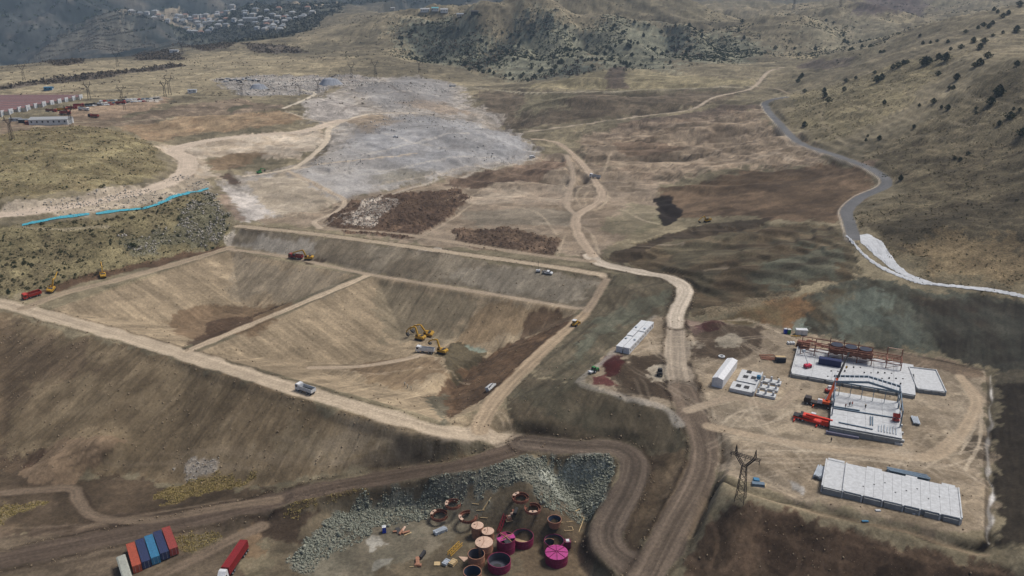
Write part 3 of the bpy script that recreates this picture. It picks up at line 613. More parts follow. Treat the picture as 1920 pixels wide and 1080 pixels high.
for px in ([(604,424),(700,378),(780,350),(900,320),(1006,296)], [(640,300),(720,285),(800,262),(880,250)], [(700,250),(760,262),(840,280)], [(660,330),(740,318),(830,300),(930,296)], [(560,330),(620,360),(640,378)], [(620,178),(650,168),(700,160)], [(640,196),(700,180),(760,172),(830,180)]): mark((184,176,160), 2.0, .6, *px)
for px in ([(1322,505),(1345,500),(1362,497)], [(1300,330),(1400,300),(1500,280)], [(1250,310),(1340,285),(1420,262)], [(1230,240),(1330,225),(1420,205)], [(1440,250),(1500,275)], [(1340,300),(1440,285),(1540,300)], [(1200,460),(1280,455)]): mark((172,156,132), 2.4, .6, *px)
for px in ([(900,385),(1000,395),(1045,440)], [(1130,330),(1140,300),(1148,285)], [(1125,375),(1160,390),(1200,410),(1235,420)], [(1085,420),(1110,440),(1125,480)], [(1090,390),(1080,370),(1090,350),(1120,345),(1140,362),(1130,385),(1105,395)], [(1100,385),(1095,370),(1105,358),(1125,362),(1120,380)], [(700,350),(800,330),(900,310)], [(640,395),(700,372),(800,352)], [(520,412),(600,398),(640,385)], [(830,380),(920,350),(1000,345)], [(780,450),(840,415),(890,380)], [(1060,440),(1045,480)], [(1150,400),(1230,398)]): mark((176,160,132), 1.5, .6, *px)
for px in ([(0,145),(150,132),(300,125)], [(150,180),(300,172),(450,165)], [(200,160),(300,150),(400,148)], [(380,128),(480,118),(600,115)], [(640,60),(700,75),(740,78)], [(620,80),(690,92),(735,95)], [(560,105),(650,112),(730,120)], [(90,295),(130,282),(200,285)], [(60,330),(100,305),(150,285)], [(255,345),(300,335),(322,322)]): mark((98,88,68), 2.2, .6, *px)
for px in ([(60,166),(200,168),(300,172),(350,178)], [(330,150),(400,132),(445,122)], [(640,40),(780,38),(800,34)], [(0,242),(100,235),(180,228)], [(180,228),(260,226),(330,222)], [(30,425),(100,430),(200,425)]): mark((170,158,128), 2.6, .7, *px)
for px in ([(300,830),(370,770)], [(360,820),(470,740)], [(270,800),(340,750)], [(160,800),(230,720)], [(420,830),(520,755)], [(90,760),(150,690)], [(480,840),(560,780)]): mark((84,68,48), .9, .6, *px)
for px in ([(250,815),(330,745)], [(380,830),(460,765)], [(130,800),(200,730)], [(20,790),(90,700)], [(540,850),(610,795)]): mark((140,124,96), .8, .5, *px)
for px in ([(500,820),(600,830),(700,850)], [(400,850),(600,870),(760,866)], [(300,850),(420,842),(560,862)], [(620,830),(700,840)], [(200,870),(330,868),(470,880)]): mark((138,122,96), 1.6, .45, *px)
for px in ([(985,700),(1040,665),(1120,600)], [(960,750),(1020,720),(1090,670)], [(1130,640),(1180,600),(1230,570)], [(1150,560),(1200,540),(1240,530)], [(990,790),(1100,800),(1200,820)]): mark((64,60,46), 2.0, .55, *px)
for px in ([(880,800),(930,740),(990,690)], [(890,800),(945,745),(1010,680)], [(900,805),(925,770),(945,800)], [(912,800),(936,772),(962,812)], [(780,690),(850,700),(880,720)], [(600,690),(700,700),(790,690)], [(650,705),(740,700)]): mark((172,154,124), .9, .65, *px)
for px in ([(640,800),(760,830)], [(1150,700),(1200,735),(1262,745)], [(1240,690),(1215,700),(1235,720),(1262,725)], [(1290,680),(1340,672),(1420,660),(1440,640),(1400,615),(1330,612)], [(1290,700),(1380,690),(1460,650)], [(1300,750),(1360,770),(1480,790)]): mark((84,70,54), 2.4, .5, *px)
for px in ([(0,1020),(150,990),(300,960),(450,935)], [(0,1062),(120,1040),(260,1012)], [(0,1035),(200,995),(380,958)], [(0,1078),(200,1030),(400,985)], [(100,1078),(250,1035),(330,1015)], [(0,990),(140,985),(200,985)]): mark((128,111,88), 1.5, .6, *px)
for px in ([(0,1012),(150,983),(300,953)], [(0,1056),(200,1018),(360,975)], [(30,1075),(220,1038)], [(0,905),(100,915),(140,922)], [(560,985),(500,1000),(470,985)], [(330,1062),(420,1015),(470,990)]): mark((66,53,40), 1.6, .6, *px)
for px in ([(1320,630),(1340,612),(1385,610),(1420,625),(1418,648),(1380,672),(1335,668),(1312,650),(1320,630)], [(1330,640),(1350,622),(1385,620),(1402,635),(1385,655),(1345,656),(1330,640)]): mark((74,60,46), 2.6, .75, *px)
for px in ([(1340,760),(1420,745),(1480,745),(1500,720)], [(1330,790),(1400,800),(1450,790),(1485,770)], [(1345,830),(1380,790),(1400,770)], [(1335,810),(1380,775),(1440,760)], [(1350,815),(1450,832),(1560,852),(1700,872)], [(1345,850),(1400,845),(1500,845),(1600,850)], [(1700,850),(1760,875),(1820,860)], [(1720,830),(1780,860),(1830,900)], [(1730,880),(1790,840),(1830,800)], [(1720,860),(1800,850),(1840,840)], [(1780,715),(1815,740),(1825,800),(1800,850)], [(1790,705),(1832,740),(1838,820),(1810,880)], [(1330,745),(1340,790),(1345,840),(1330,890)], [(1400,730),(1470,750),(1500,765)], [(1290,610),(1400,600),(1500,640)]): mark((178,164,138), 1.0, .7, *px)
for px in ([(60,872),(90,846),(100,838)], [(105,862),(140,850),(185,838)], [(125,875),(165,862),(210,845)], [(150,885),(170,875),(195,858)]): mark((58,44,34), 1.0, .8, *px)
for px in ([(0,925),(90,918),(135,925),(150,950),(175,975),(280,984),(420,962),(560,930)], [(180,960),(165,935),(150,915)], [(480,1000),(500,975),(540,952),(580,945)]): mark((62,48,36), 1.4, .75, *px)
for px in ([(1470,560),(1400,575),(1330,592)], [(1430,575),(1370,586)]): mark((132,118,88), 2.0, .7, *px)
for px in ([(1180,850),(1240,870),(1270,900)], [(1225,880),(1275,860)], [(1200,940),(1260,930)], [(1170,990),(1215,985)]): mark((58,46,36), 1.2, .6, *px)
for px in ([(1310,965),(1345,1010),(1330,1070)], [(1400,980),(1380,1050)], [(1450,960),(1500,1050),(1480,1080)], [(1500,1000),(1700,1040),(1900,1075)], [(1470,1010),(1600,1060)], [(1390,965),(1440,1000),(1500,1010)]): mark((126,102,76), 1.2, .5, *px)
# roads over it all
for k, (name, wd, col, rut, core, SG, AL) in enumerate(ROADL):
    m = 1 - sstep(wd * .5 - .7, wd * .5 + .5, core)
    if name == 'asphalt_road': m = 1 - sstep(wd * .5 - .3, wd * .5 + .3, core)
    M = core < 1e8
    tone = 1 + .10 * fbmM(M, AL / 30, SG / 3, 3, .5, k) + rut * .2 * (np.exp(-((np.abs(SG + .9 * fbmM(M, AL / 30, AL * 0 + k, 2)) - wd * .24) / .4) ** 2) - .4) + rut * .38 * fbmM(M, AL / 90, (SG + 1.2 * fbmM(M, AL / 22, AL * 0 + k * 3.0, 1)) / .8, 3, .6, 0.0) * (core < wd)
    ALB = ALB * (1 - m[..., None]) + (col[None, None] * tone[..., None]) * m[..., None]
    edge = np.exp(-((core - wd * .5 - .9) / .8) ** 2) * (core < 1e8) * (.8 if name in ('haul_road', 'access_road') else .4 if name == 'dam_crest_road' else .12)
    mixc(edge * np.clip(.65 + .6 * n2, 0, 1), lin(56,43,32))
    if name == 'asphalt_road':
        mixc(np.exp(-((SG - wd * .5 - .7) / .55) ** 2) * (core < 1e8) * .8, lin(168,158,140))
for (ln, D, SG, AL), c, wdt in ((DITCH, (34,27,21), .75), (CHAN, (190,188,182), .42)):
    mixc((D < 1e8) * np.exp(-(np.maximum(np.abs(SG + .9 * vn(AL / 6, AL * 0 + 1)) - .5 * vn(AL / 5, AL * 0), 0) / wdt) ** 2) * (.8 + .2 * vn(AL / 9, AL * 0 + 3)), lin(*c))
for px in ([(1228,592),(1195,620),(1160,652),(1120,686),(1088,714),(1130,732),(1185,748),(1245,765),(1275,795)],): mark((150,146,136), 2.6, .75, *px)
for px in ([(1852,694),(1856,780),(1850,860),(1852,940),(1850,1012)], [(1520,632),(1700,664),(1845,694)]): mark((44,36,28), 1.6, .8, *px)
for px in ([(1340,938),(1400,926),(1470,946),(1600,976),(1740,1011),(1850,1040)], [(1290,1010),(1325,940)]): mark((150,128,98), 1.4, .6, *px)
# wheel marks on the yard
tw = np.zeros(GX.shape, np.float32)
ja, jb = np.searchsorted(Yr, 190), np.searchsorted(Yr, 345); ys_ = slice(ja, jb)
gxs, gys = GX[ys_], GY[ys_]; wv = [fbm(gxs / 34, gys / 34, 2, .5, k) * 9 for k in range(4)]
for k in range(34):
    a = random.uniform(0, math.pi); c0, s0 = math.cos(a), math.sin(a)
    off = c0 * random.uniform(40, 190) + s0 * random.uniform(200, 320)
    q = (gxs + wv[k % 4]) * c0 + (gys + wv[(k * 3 + 1) % 4]) * s0
    f = random.uniform(.3, 1) * sstep(-.1, .3, vn(gxs / 17 + k * 7, gys / 17))
    tw[ys_] += f * (np.exp(-((q - off) / .45) ** 2) + np.exp(-((q - off - 2.1) / .45) ** 2))
tw = np.clip(tw, 0, 1)
mixc(tw * MASK['yard'] * .42, lin(172,158,134))
ALB *= (1 + .05 * n2 + .06 * n3)[..., None]
lum = (ALB @ np.array([.2126, .7152, .0722]))[..., None]
ALB = np.clip((lum + (ALB - lum) * .76) * .93 * (lum / .17) ** .28 * np.array([1.03, .995, .95]), .006, .8)
# relief
GZ += mk('greyrock') * ((1 - np.abs(fbm(GX / 26, GY / 20, 5, .58, 31.0)) * 2.2) * .9 + .5 * np.floor(GZ / 2.2 + fbm(GX / 30, GY / 30, 3) * 1.5) % 2 * .8)
def heaps(M, sp=3.3):
    x, y = GX[M] / sp, GY[M] / sp; xi, yi = np.floor(x).astype(int), np.floor(y).astype(int); best = np.full(x.shape, 9.0)
    for a in (-1, 0, 1):
        for b in (-1, 0, 1):
            jx, jy = _T[(xi + a) & 255, (yi + b) & 255], _T[(yi + b + 91) & 255, (xi + a + 37) & 255]
            best = np.minimum(best, (x - xi - a - jx) ** 2 + (y - yi - b - jy) ** 2)
    o = np.zeros(GX.shape); o[M] = np.maximum(0, 1 - best / .5) * 1.7; return o
onroad = np.zeros(GX.shape)
for r_ in ROADL: onroad = np.maximum(onroad, 1 - sstep(r_[1] * .5, r_[1] * .5 + 1.5, r_[4]))
free = 1 - onroad
# relief: benches cut along the slopes
ter = np.clip(mk('strata') + .7 * mk('greyrock') + mid_ * .55, 0, 1)
zq = (GZ + fbm(GX / 45, GY / 45, 4, .55, 61.0) * 3.5) / 2.6; fr_q = zq - np.floor(zq)
GZ += free * ter * 2.6 * (sstep(.62, 1.0, fr_q) - fr_q) * .8
GZ += free * (fbm(GX / 7, GY / 7, 3, .55, 1.1) * .22 + fbm(GX / 2.2, GY / 2.2, 2, .6, 1.7) * .08) * np.where(MASK['yard'] > .3, .35, 1)
GZ += free * mk('rubble') * (np.abs(fbmM(mk('rubble') > .01, GX / 1.7, GY / 1.7, 3, .6, 2.7)) * .7 - .15) * np.where(GY > 500, .5, 1)
GZ += free * mk('mounds') * heaps(mk('mounds') > .02) + free * mk('mounds2') * .25 * vn(GX / 2, GY / 2)
GZ += free * mk('mounds3') * fbmM(mk('mounds3') > .01, GX / 6, GY / 6, 4, .55, 3.7) * .9
GZ += free * mk('plough') * .25 * np.cos((GX * .75 - GY * .66) * 1.6)
GZ += free * (mk('stony') + mk('stony2')) * np.abs(fbmM(mk('stony') + mk('stony2') > .01, GX / 2, GY / 2, 2, .6, 4.7)) * .8
GZ += free * (mk('damface') * .3 + mk('cut') * .55) * fbmM(mk('damface') + mk('cut') > .01, (GX * E[0] + GY * E[1]) / 1.6, (-GX * E[1] + GY * E[0]) / 14, 3, .6, 1.2)
GZ += free * mk('strata') * .8 * fbmM(mk('strata') > .01, (GX * .25 + GY * .97) / 5, (-GX * .97 + GY * .25) / 60, 3, .6, 5.2)
for (h, tt, which, dep) in PITC:
    GZ += free * (h > .3) * .34 * fbmM(h > .3, tt / 1.1, h / 12, 3, .6, 1.0)

# ------------------------------------------------------------------ ground material
def ground_mat(name, bump=.9, c=1.0):
    m = bpy.data.materials.new(name); m.use_nodes = True; t = m.node_tree; b = t.nodes['Principled BSDF']
    N = t.nodes.new; L = t.links.new
    at = N('ShaderNodeAttribute'); at.attribute_name = 'soil'
    tc = N('ShaderNodeTexCoord')
    n_a = N('ShaderNodeTexNoise'); n_a.inputs['Scale'].default_value = 1.1; n_a.inputs['Detail'].default_value = 7; n_a.inputs['Roughness'].default_value = .68
    n_b = N('ShaderNodeTexNoise'); n_b.inputs['Scale'].default_value = .11; n_b.inputs['Detail'].default_value = 6; n_b.inputs['Roughness'].default_value = .65
    vo = N('ShaderNodeTexVoronoi'); vo.inputs['Scale'].default_value = .9
    for q in (n_a, n_b, vo): L(tc.outputs['Object'], q.inputs['Vector'])
    def mr(src, lo, hi, f0=.25, f1=.75):
        r = N('ShaderNodeMapRange'); r.inputs[1].default_value = f0; r.inputs[2].default_value = f1; r.inputs[3].default_value = lo; r.inputs[4].default_value = hi
        L(src, r.inputs[0]); return r.outputs[0]
    mu = N('ShaderNodeMath'); mu.operation = 'MULTIPLY'; L(mr(n_a.outputs[0], 1 - .45 * c, 1 + .45 * c, .36, .64), mu.inputs[0]); L(mr(n_b.outputs[0], .82, 1.18, .38, .62), mu.inputs[1])
    lp = N('ShaderNodeMix'); lp.data_type = 'FLOAT'; lp.inputs[2].default_value = 1.0; L(at.outputs['Alpha'], lp.inputs[0]); L(mu.outputs[0], lp.inputs[3])
    bs = N('ShaderNodeMath'); bs.operation = 'MULTIPLY'; bs.inputs[1].default_value = bump; L(at.outputs['Alpha'], bs.inputs[0])
    mx = N('ShaderNodeMix'); mx.data_type = 'RGBA'; mx.blend_type = 'MULTIPLY'; mx.inputs[0].default_value = 1.0
    L(at.outputs['Color'], mx.inputs[6]); L(lp.outputs[0], mx.inputs[7]); L(mx.outputs[2], b.inputs['Base Color'])
    b.inputs['Roughness'].default_value = .95; b.inputs['Specular IOR Level'].default_value = .12
    bp = N('ShaderNodeBump'); L(bs.outputs[0], bp.inputs['Strength']); bp.inputs['Distance'].default_value = .35
    L(n_a.outputs[0], bp.inputs['Height']); L(bp.outputs[0], b.inputs['Normal'])
    return m
GMAT = ground_mat('soil')
AMAT = ground_mat('asphalt', .3, .6); RMAT = ground_mat('packed_dirt', .8, .9)

# ------------------------------------------------------------------ sheet -> named pieces of the setting
VERT = np.stack([GX, GY, GZ], -1).reshape(-1, 3).astype(np.float32)
idx = np.arange(NR * NC).reshape(NR, NC)
Q = np.stack([idx[:-1, :-1], idx[:-1, 1:], idx[1:, 1:], idx[1:, :-1]], -1).reshape(-1, 4)
dX = np.stack([np.gradient(GX, axis=1), np.zeros_like(GX), np.gradient(GZ, axis=1)], -1)
dY_ = np.stack([np.gradient(GX, axis=0), np.gradient(GY, axis=0), np.gradient(GZ, axis=0)], -1)
NRM = np.cross(dX, dY_).reshape(-1, 3); NRM /= np.linalg.norm(NRM, axis=1, keepdims=True)
REG = np.zeros(GX.shape, int); NAMES = ['ground']
def region(name, m):
    NAMES.append(name); REG[m] = len(NAMES) - 1
region('mountain', (GY > 2650) | ((GX < -350) & (GY > 2250)))
region('hill', (hillm > .5) & (GY < 2000) & (GY > 1080))
region('hillside', mk('righthill') > .45)
region('grass_slope', mk('bushslope') > .45); region('grass_hill', mk('grass') > .45)
region('dam_slope', mk('damface') > .45); region('upper_dam_slope', mk('updam') > .45)
region('plant_yard', mk('yard') > .5)
region('excavated_basin', PITC[0][0] > .2); region('excavated_basin', PITC[1][0] > .2)
NB = len(NAMES)
for k, r_ in enumerate(ROADS): NAMES.append(r_[0])
REG = np.where(ROADID >= 0, NB + ROADID, REG)
FREG = REG[:-1, :-1].reshape(-1)
grassy = np.maximum.reduce([mk('grass'), mk('bushslope'), mk('righthill'), mk('rubble'), sstep(620, 760, GY)]) * (1 - mk('greyrock'))
ROUGH = np.clip(.48 + .52 * grassy, .3, 1) * np.where(slp > .5, .8, 1)
ALBF = np.concatenate([ALB.reshape(-1, 3), ROUGH.reshape(-1, 1)], 1).astype(np.float32)
for rid_ in np.unique(FREG):
    fq = Q[FREG == rid_]
    used, inv = np.unique(fq.reshape(-1), return_inverse=True)
    me = bpy.data.meshes.new(NAMES[rid_]); nf = len(fq)
    me.vertices.add(len(used)); me.vertices.foreach_set('co', VERT[used].ravel())
    me.loops.add(nf * 4); me.loops.foreach_set('vertex_index', inv.astype(np.int32))
    me.polygons.add(nf); me.polygons.foreach_set('loop_start', np.arange(0, nf * 4, 4, dtype=np.int32))
    me.update(calc_edges=True)
    ca = me.color_attributes.new('soil', 'FLOAT_COLOR', 'POINT'); ca.data.foreach_set('color', ALBF[used].ravel())
    me.polygons.foreach_set('use_smooth', np.ones(nf, bool))
    me.normals_split_custom_set_from_vertices(NRM[used].astype(np.float32))
    me.materials.append(AMAT if NAMES[rid_] == 'asphalt_road' else RMAT if ('road' in NAMES[rid_] or 'track' in NAMES[rid_]) else GMAT)
    o = bpy.data.objects.new(NAMES[rid_], me); COL.objects.link(o); o['kind'] = 'structure'
# ------------------------------------------------------------------ helpers for things
MATS = {}
def mat(name, rgb, rough=.6, metal=0.0, var=.18, scale=1.5, spec=.3):
    if name in MATS: return MATS[name]
    m = bpy.data.materials.new(name); m.use_nodes = True; t = m.node_tree; b = t.nodes['Principled BSDF']
    c = lin(*rgb)
    tc = t.nodes.new('ShaderNodeTexCoord'); n = t.nodes.new('ShaderNodeTexNoise'); n.inputs['Scale'].default_value = scale; n.inputs['Detail'].default_value = 6; n.inputs['Roughness'].default_value = .65
    t.links.new(tc.outputs['Object'], n.inputs['Vector'])
    r = t.nodes.new('ShaderNodeValToRGB'); r.color_ramp.elements[0].position = .28; r.color_ramp.elements[1].position = .72
    dust = lin(120,104,80)
    lo = c * (1 - var) * .9 + dust * var * .25; hi = np.minimum(c * (1 + var * .5), .9)
    r.color_ramp.elements[0].color = (*lo, 1); r.color_ramp.elements[1].color = (*hi, 1)
    t.links.new(n.outputs[0], r.inputs[0]); t.links.new(r.outputs[0], b.inputs['Base Color'])
    b.inputs['Roughness'].default_value = rough; b.inputs['Metallic'].default_value = metal; b.inputs['Specular IOR Level'].default_value = spec
    MATS[name] = m; return m
M_ = dict(
 black=mat('tyre_rubber', (34,34,36), .9), dark=mat('dark_steel', (48,48,50), .7), glass=mat('window_glass', (28,34,40), .15, spec=.6),
 white=mat('white_paint', (204,206,205), .5), cab=mat('white_cab', (214,215,214), .45), yellow=mat('machine_yellow', (190,148,50), .6, var=.4),
 red=mat('truck_red', (176,58,48), .55), dred=mat('trailer_red', (136,38,42), .55), orange=mat('container_orange', (164,80,60), .7, var=.35), cred=mat('container_red', (146,66,60), .7, var=.35),
 navy=mat('container_navy', (44,56,90), .7, var=.35), sky=mat('container_blue', (54,116,150), .65, var=.3), rust=mat('primer_steel', (128,82,66), .75, var=.3), rust2=mat('rusty_steel', (104,62,48), .8, var=.35),
 conc=mat('concrete', (190,192,191), .9, var=.2, scale=.9), conc2=mat('concrete_wall', (140,142,140), .9, var=.2, scale=.6), steel=mat('blue_grey_steel', (104,122,136), .5, .3), galv=mat('galvanised_steel', (176,184,190), .45, .3),
 tan=mat('primer_tan', (156,112,88), .7, var=.4), tanlid=mat('primer_lid', (198,168,146), .7, var=.3), mag=mat('magenta_paint', (120,24,68), .6, var=.35), magroof=mat('magenta_roof', (168,58,124), .6, var=.3), inner=mat('tank_lining', (70,72,82), .7), innerb=mat('blue_lining', (52,66,86), .6),
 wood=mat('timber', (190,166,124), .8, var=.25), grey=mat('grey_tarpaulin', (158,160,148), .85, var=.2), blue=mat('plastic_blue', (30,62,170), .5), green=mat('plastic_green', (46,120,62), .5),
 tarp=mat('turquoise_sheet', (66,160,176), .6, var=.4), geo=mat('white_geotextile', (192,194,194), .9, var=.18, scale=.4), orang=mat('crane_orange', (206,84,34), .5), cred2=mat('crane_red', (214,56,34), .5),
 lattice=mat('tower_steel', (46,38,38), .8), pink=mat('pink_roof', (140,106,102), .8), bark=mat('bark', (70,58,46), .9),
 skin=mat('skin', (176,130,104), .7), cloth=mat('dark_clothes', (50,52,60), .9), hivis=mat('orange_vest', (206,88,40), .8), whitevest=mat('pale_vest', (216,214,196), .8), silver=mat('silver_paint', (170,174,178), .4, .2), stonewall=mat('render_wall', (196,186,168), .9), roofw=mat('pale_metal_roof', (158,160,159), .6), roofg=mat('grey_metal_roof', (128,133,137), .6), roofr=mat('rusty_roof', (146,110,94), .7), roofb=mat('blue_green_roof', (96,160,164), .6))
class MB:
    def __init__(s): s.v, s.f = [], []
    def quadbox(s, c8):
        k = len(s.v); s.v += [tuple(p) for p in c8]
        s.f += [tuple(k + i for i in q) for q in ((3, 2, 1, 0), (4, 5, 6, 7), (0, 1, 5, 4), (1, 2, 6, 5), (2, 3, 7, 6), (3, 0, 4, 7))]; return s
    def box(s, x0, x1, y0, y1, z0, z1):
        return s.quadbox([(x0, y0, z0), (x1, y0, z0), (x1, y1, z0), (x0, y1, z0), (x0, y0, z1), (x1, y0, z1), (x1, y1, z1), (x0, y1, z1)])
    def bar(s, p, q, w=.1, h=None):
        p, q = Vector(p), Vector(q); d = (q - p)
        if d.length < 1e-6: return s
        d.normalize(); up = Vector((0, 0, 1)) if abs(d.z) < .95 else Vector((1, 0, 0))
        a = d.cross(up).normalized() * (w / 2); b = d.cross(a).normalized() * ((h or w) / 2)
        return s.quadbox([p - a - b, p + a - b, p + a + b, p - a + b, q - a - b, q + a - b, q + a + b, q - a + b])
    def cyl(s, p, q, r0, r1=None, n=14, cap=True):
        p, q = Vector(p), Vector(q); r1 = r0 if r1 is None else r1; d = (q - p).normalized(); up = Vector((0, 0, 1)) if abs(d.z) < .95 else Vector((1, 0, 0))
        a = d.cross(up).normalized(); b = d.cross(a)
        k = len(s.v)
        for c, r in ((p, r0), (q, r1)):
            for i in range(n):
                t = 2 * math.pi * i / n; s.v.append(tuple(c + (a * math.cos(t) + b * math.sin(t)) * r))
        s.f += [(k + i, k + (i + 1) % n, k + n + (i + 1) % n, k + n + i) for i in range(n)]
        if cap: s.f += [tuple(k + i for i in range(n))[::-1], tuple(k + n + i for i in range(n))]
        return s
    def prism(s, prof, y0, y1, ins=0.0):
        """side profile in x,z pushed across y; ins narrows the points above half height"""
        zm = (max(p[1] for p in prof) + min(p[1] for p in prof)) / 2; n = len(prof); k = len(s.v)
        for y, sg in ((y0, 1), (y1, -1)):
            s.v += [(x, y + (sg * ins if z > zm else 0), z) for x, z in prof]
        s.f += [(k + i, k + (i + 1) % n, k + n + (i + 1) % n, k + n + i) for i in range(n)]
        s.f += [tuple(k + i for i in range(n))[::-1], tuple(k + n + i for i in range(n))]
        return s
    def slab(s, poly, z0, z1):
        n = len(poly); k = len(s.v); s.v += [(x, y, z0) for x, y in poly] + [(x, y, z1) for x, y in poly]
        s.f += [(k + i, k + (i + 1) % n, k + n + (i + 1) % n, k + n + i) for i in range(n)]
        s.f += [tuple(k + i for i in range(n))[::-1], tuple(k + n + i for i in range(n))]; return s
    def shell(s, r0, r1, z0, z1, a0=0, a1=2 * math.pi, n=36, rt=None):
        """ring wall: inner radius r0, outer r1 (rt = outer radius at the top)"""
        k = len(s.v); full = abs(a1 - a0 - 2 * math.pi) < 1e-6; m = n if full else n + 1
        sc = (rt / r1) if rt else 1.0
        for i in range(m):
            t = a0 + (a1 - a0) * i / n; c, d = math.cos(t), math.sin(t)
            s.v += [(r0 * c, r0 * d, z0), (r1 * c, r1 * d, z0), (r1 * sc * c, r1 * sc * d, z1), (r0 * sc * c, r0 * sc * d, z1)]
        for i in range(n):
            a = k + 4 * i; b = k + 4 * ((i + 1) % m)
            s.f += [(a, a + 1, b + 1, b), (a + 1, a + 2, b + 2, b + 1), (a + 2, a + 3, b + 3, b + 2), (a + 3, a, b, b + 3)]
        if not full: s.f += [(k, k + 3, k + 2, k + 1), (k + 4 * n, k + 4 * n + 1, k + 4 * n + 2, k + 4 * n + 3)]
        return s
    def mesh(s, name, m):
        me = bpy.data.meshes.new(name); me.from_pydata(s.v, [], s.f); me.materials.append(m if not isinstance(m, str) else M_[m]); me.update(); 
        import bmesh
        bm = bmesh.new(); bm.from_mesh(me); bmesh.ops.recalc_face_normals(bm, faces=bm.faces); bm.to_mesh(me); bm.free()
        return me
    def build(s, name, m, parent=None, loc=None, rz=0.0):
        o = bpy.data.objects.new(name, s.mesh(name, m)); COL.objects.link(o)
        if parent is not None: o.parent = parent
        if loc is not None: o.location = loc
        o.rotation_euler[2] = rz
        return o
def tag(o, label, cat, group=None):
    o['label'] = label; o['category'] = cat
    if group: o['group'] = group
    return o
def thing(name, label, cat, loc=(0, 0, 0), rz=0.0, group=None):
    o = bpy.data.objects.new(name, None); COL.objects.link(o); o.location = loc; o.rotation_euler = (0, 0, rz); o.empty_display_size = .2
    return tag(o, label, cat, group)
def copy_tree(o, parent=None):
    c = o.copy(); COL.objects.link(c); c.parent = parent
    for ch in o.children: copy_tree(ch, c)
    return c
def B(): return MB()
def at(px, py): p = P(px, py); return (float(p[0]), float(p[1]), float(p[2]))
def ground(x, y): return float(hz(x, y))
def head(a, b, z=None):
    """direction on the ground from one photo pixel to another"""
    p = P(*a) if z is None else PZ(*a, z); q = P(*b) if z is None else PZ(*b, z)
    return math.atan2(q[1] - p[1], q[0] - p[0])
def settle(o, r=2.5):
    """tilt a thing to the slope it stands on and rest it on the surface"""
    x, y = o.location[0], o.location[1]; rz = o.rotation_euler[2]
    c, s_ = math.cos(rz), math.sin(rz)
    f = ground(x + c * r, y + s_ * r); b = ground(x - c * r, y - s_ * r); l = ground(x - s_ * r * .5, y + c * r * .5); g = ground(x + s_ * r * .5, y - c * r * .5)
    o.location[2] = max((f + b) / 2, (l + g) / 2, ground(x, y)) - .02
    o.rotation_euler = (math.atan2(l - g, r), -math.atan2(f - b, 2 * r), rz)
def wheels(t, xs, y, r, w=.34, m='black', name='wheel'):
    me = B().cyl((0, -w / 2, 0), (0, w / 2, 0), r, n=14).mesh(name, m); rim = B().cyl((0, -w / 2 - .02, 0), (0, w / 2 + .02, 0), r * .5, n=10).mesh('rim', 'galv')
    for x in xs:
        for s in (-1, 1):
            o = bpy.data.objects.new(name, me); COL.objects.link(o); o.parent = t; o.location = (x, s * y, r)
            q = bpy.data.objects.new('rim', rim); COL.objects.link(q); q.parent = o

# ------------------------------------------------------------------ machines (forward is +x)
def dump_truck(px, py, rz, label, cabm='cab', bodym='white', load=None, group='tipper trucks on the works', L=8.4, loc=None):
    t = thing('dump_truck', label, 'truck', loc or at(px, py), rz, group)
    x1 = L / 2; x0 = -L / 2
    B().box(x0 + .2, x1 - .5, -.45, .45, .75, 1.05).build('chassis', 'dark', t)
    c = B().prism([(x1 - 2.0, .75), (x1 - .05, .75), (x1, 1.7), (x1 - .18, 2.85), (x1 - .5, 3.05), (x1 - 2.0, 3.0)], -1.24, 1.24, .06).build('cab', cabm, t)
    B().prism([(x1 + .02, 1.75), (x1 - .14, 2.7), (x1 - .2, 2.7), (x1 - .06, 1.75)], -1.1, 1.1).build('windscreen', 'glass', c)
    for s in (-1, 1): B().box(x1 - 1.3, x1 - .35, s * 1.255 - .02, s * 1.255 + .02, 1.8, 2.6).build('side_window', 'glass', c)
    B().box(x1 - .12, x1 + .1, -1.2, 1.2, .5, .85).build('bumper', 'dark', t)
    b0, b1 = x0, x1 - 2.2
    b = B().box(b0, b1, -1.25, 1.25, 1.1, 1.25).box(b0, b1, -1.27, -1.17, 1.26, 2.55).box(b0, b1, 1.17, 1.27, 1.26, 2.55).box(b1 - .1, b1 + .02, -1.16, 1.16, 1.26, 2.85).box(b0 - .02, b0 + .08, -1.16, 1.16, 1.26, 2.4)
    b = b.build('tipper_body', bodym, t)
    rm_ = B().box(-.06, .06, -.035, .035, 1.2, 2.5).mesh('side_rib', bodym)
    for k in range(7):
        for s in (-1, 1): o = bpy.data.objects.new('side_rib', rm_); COL.objects.link(o); o.parent = b; o.location = (b0 + .4 + k * (b1 - b0 - .8) / 6, s * 1.31, 0)
    if load: B().slab([(b0 + .15, -1.1), (b1 - .15, -1.1), (b1 - .15, 1.1), (b0 + .15, 1.1)], 1.3, 1.9).build('soil_load', mat('load_soil', (92, 72, 54), .95), t)
    else: B().box(b0 + .1, b1 - .12, -1.14, 1.14, 1.26, 1.3).build('body_floor', 'dark', b)
    wheels(t, (x1 - 1.3, x1 - 3.1, x0 + 2.3, x0 + 1.0), 1.02, .52)
    settle(t, 3); return t
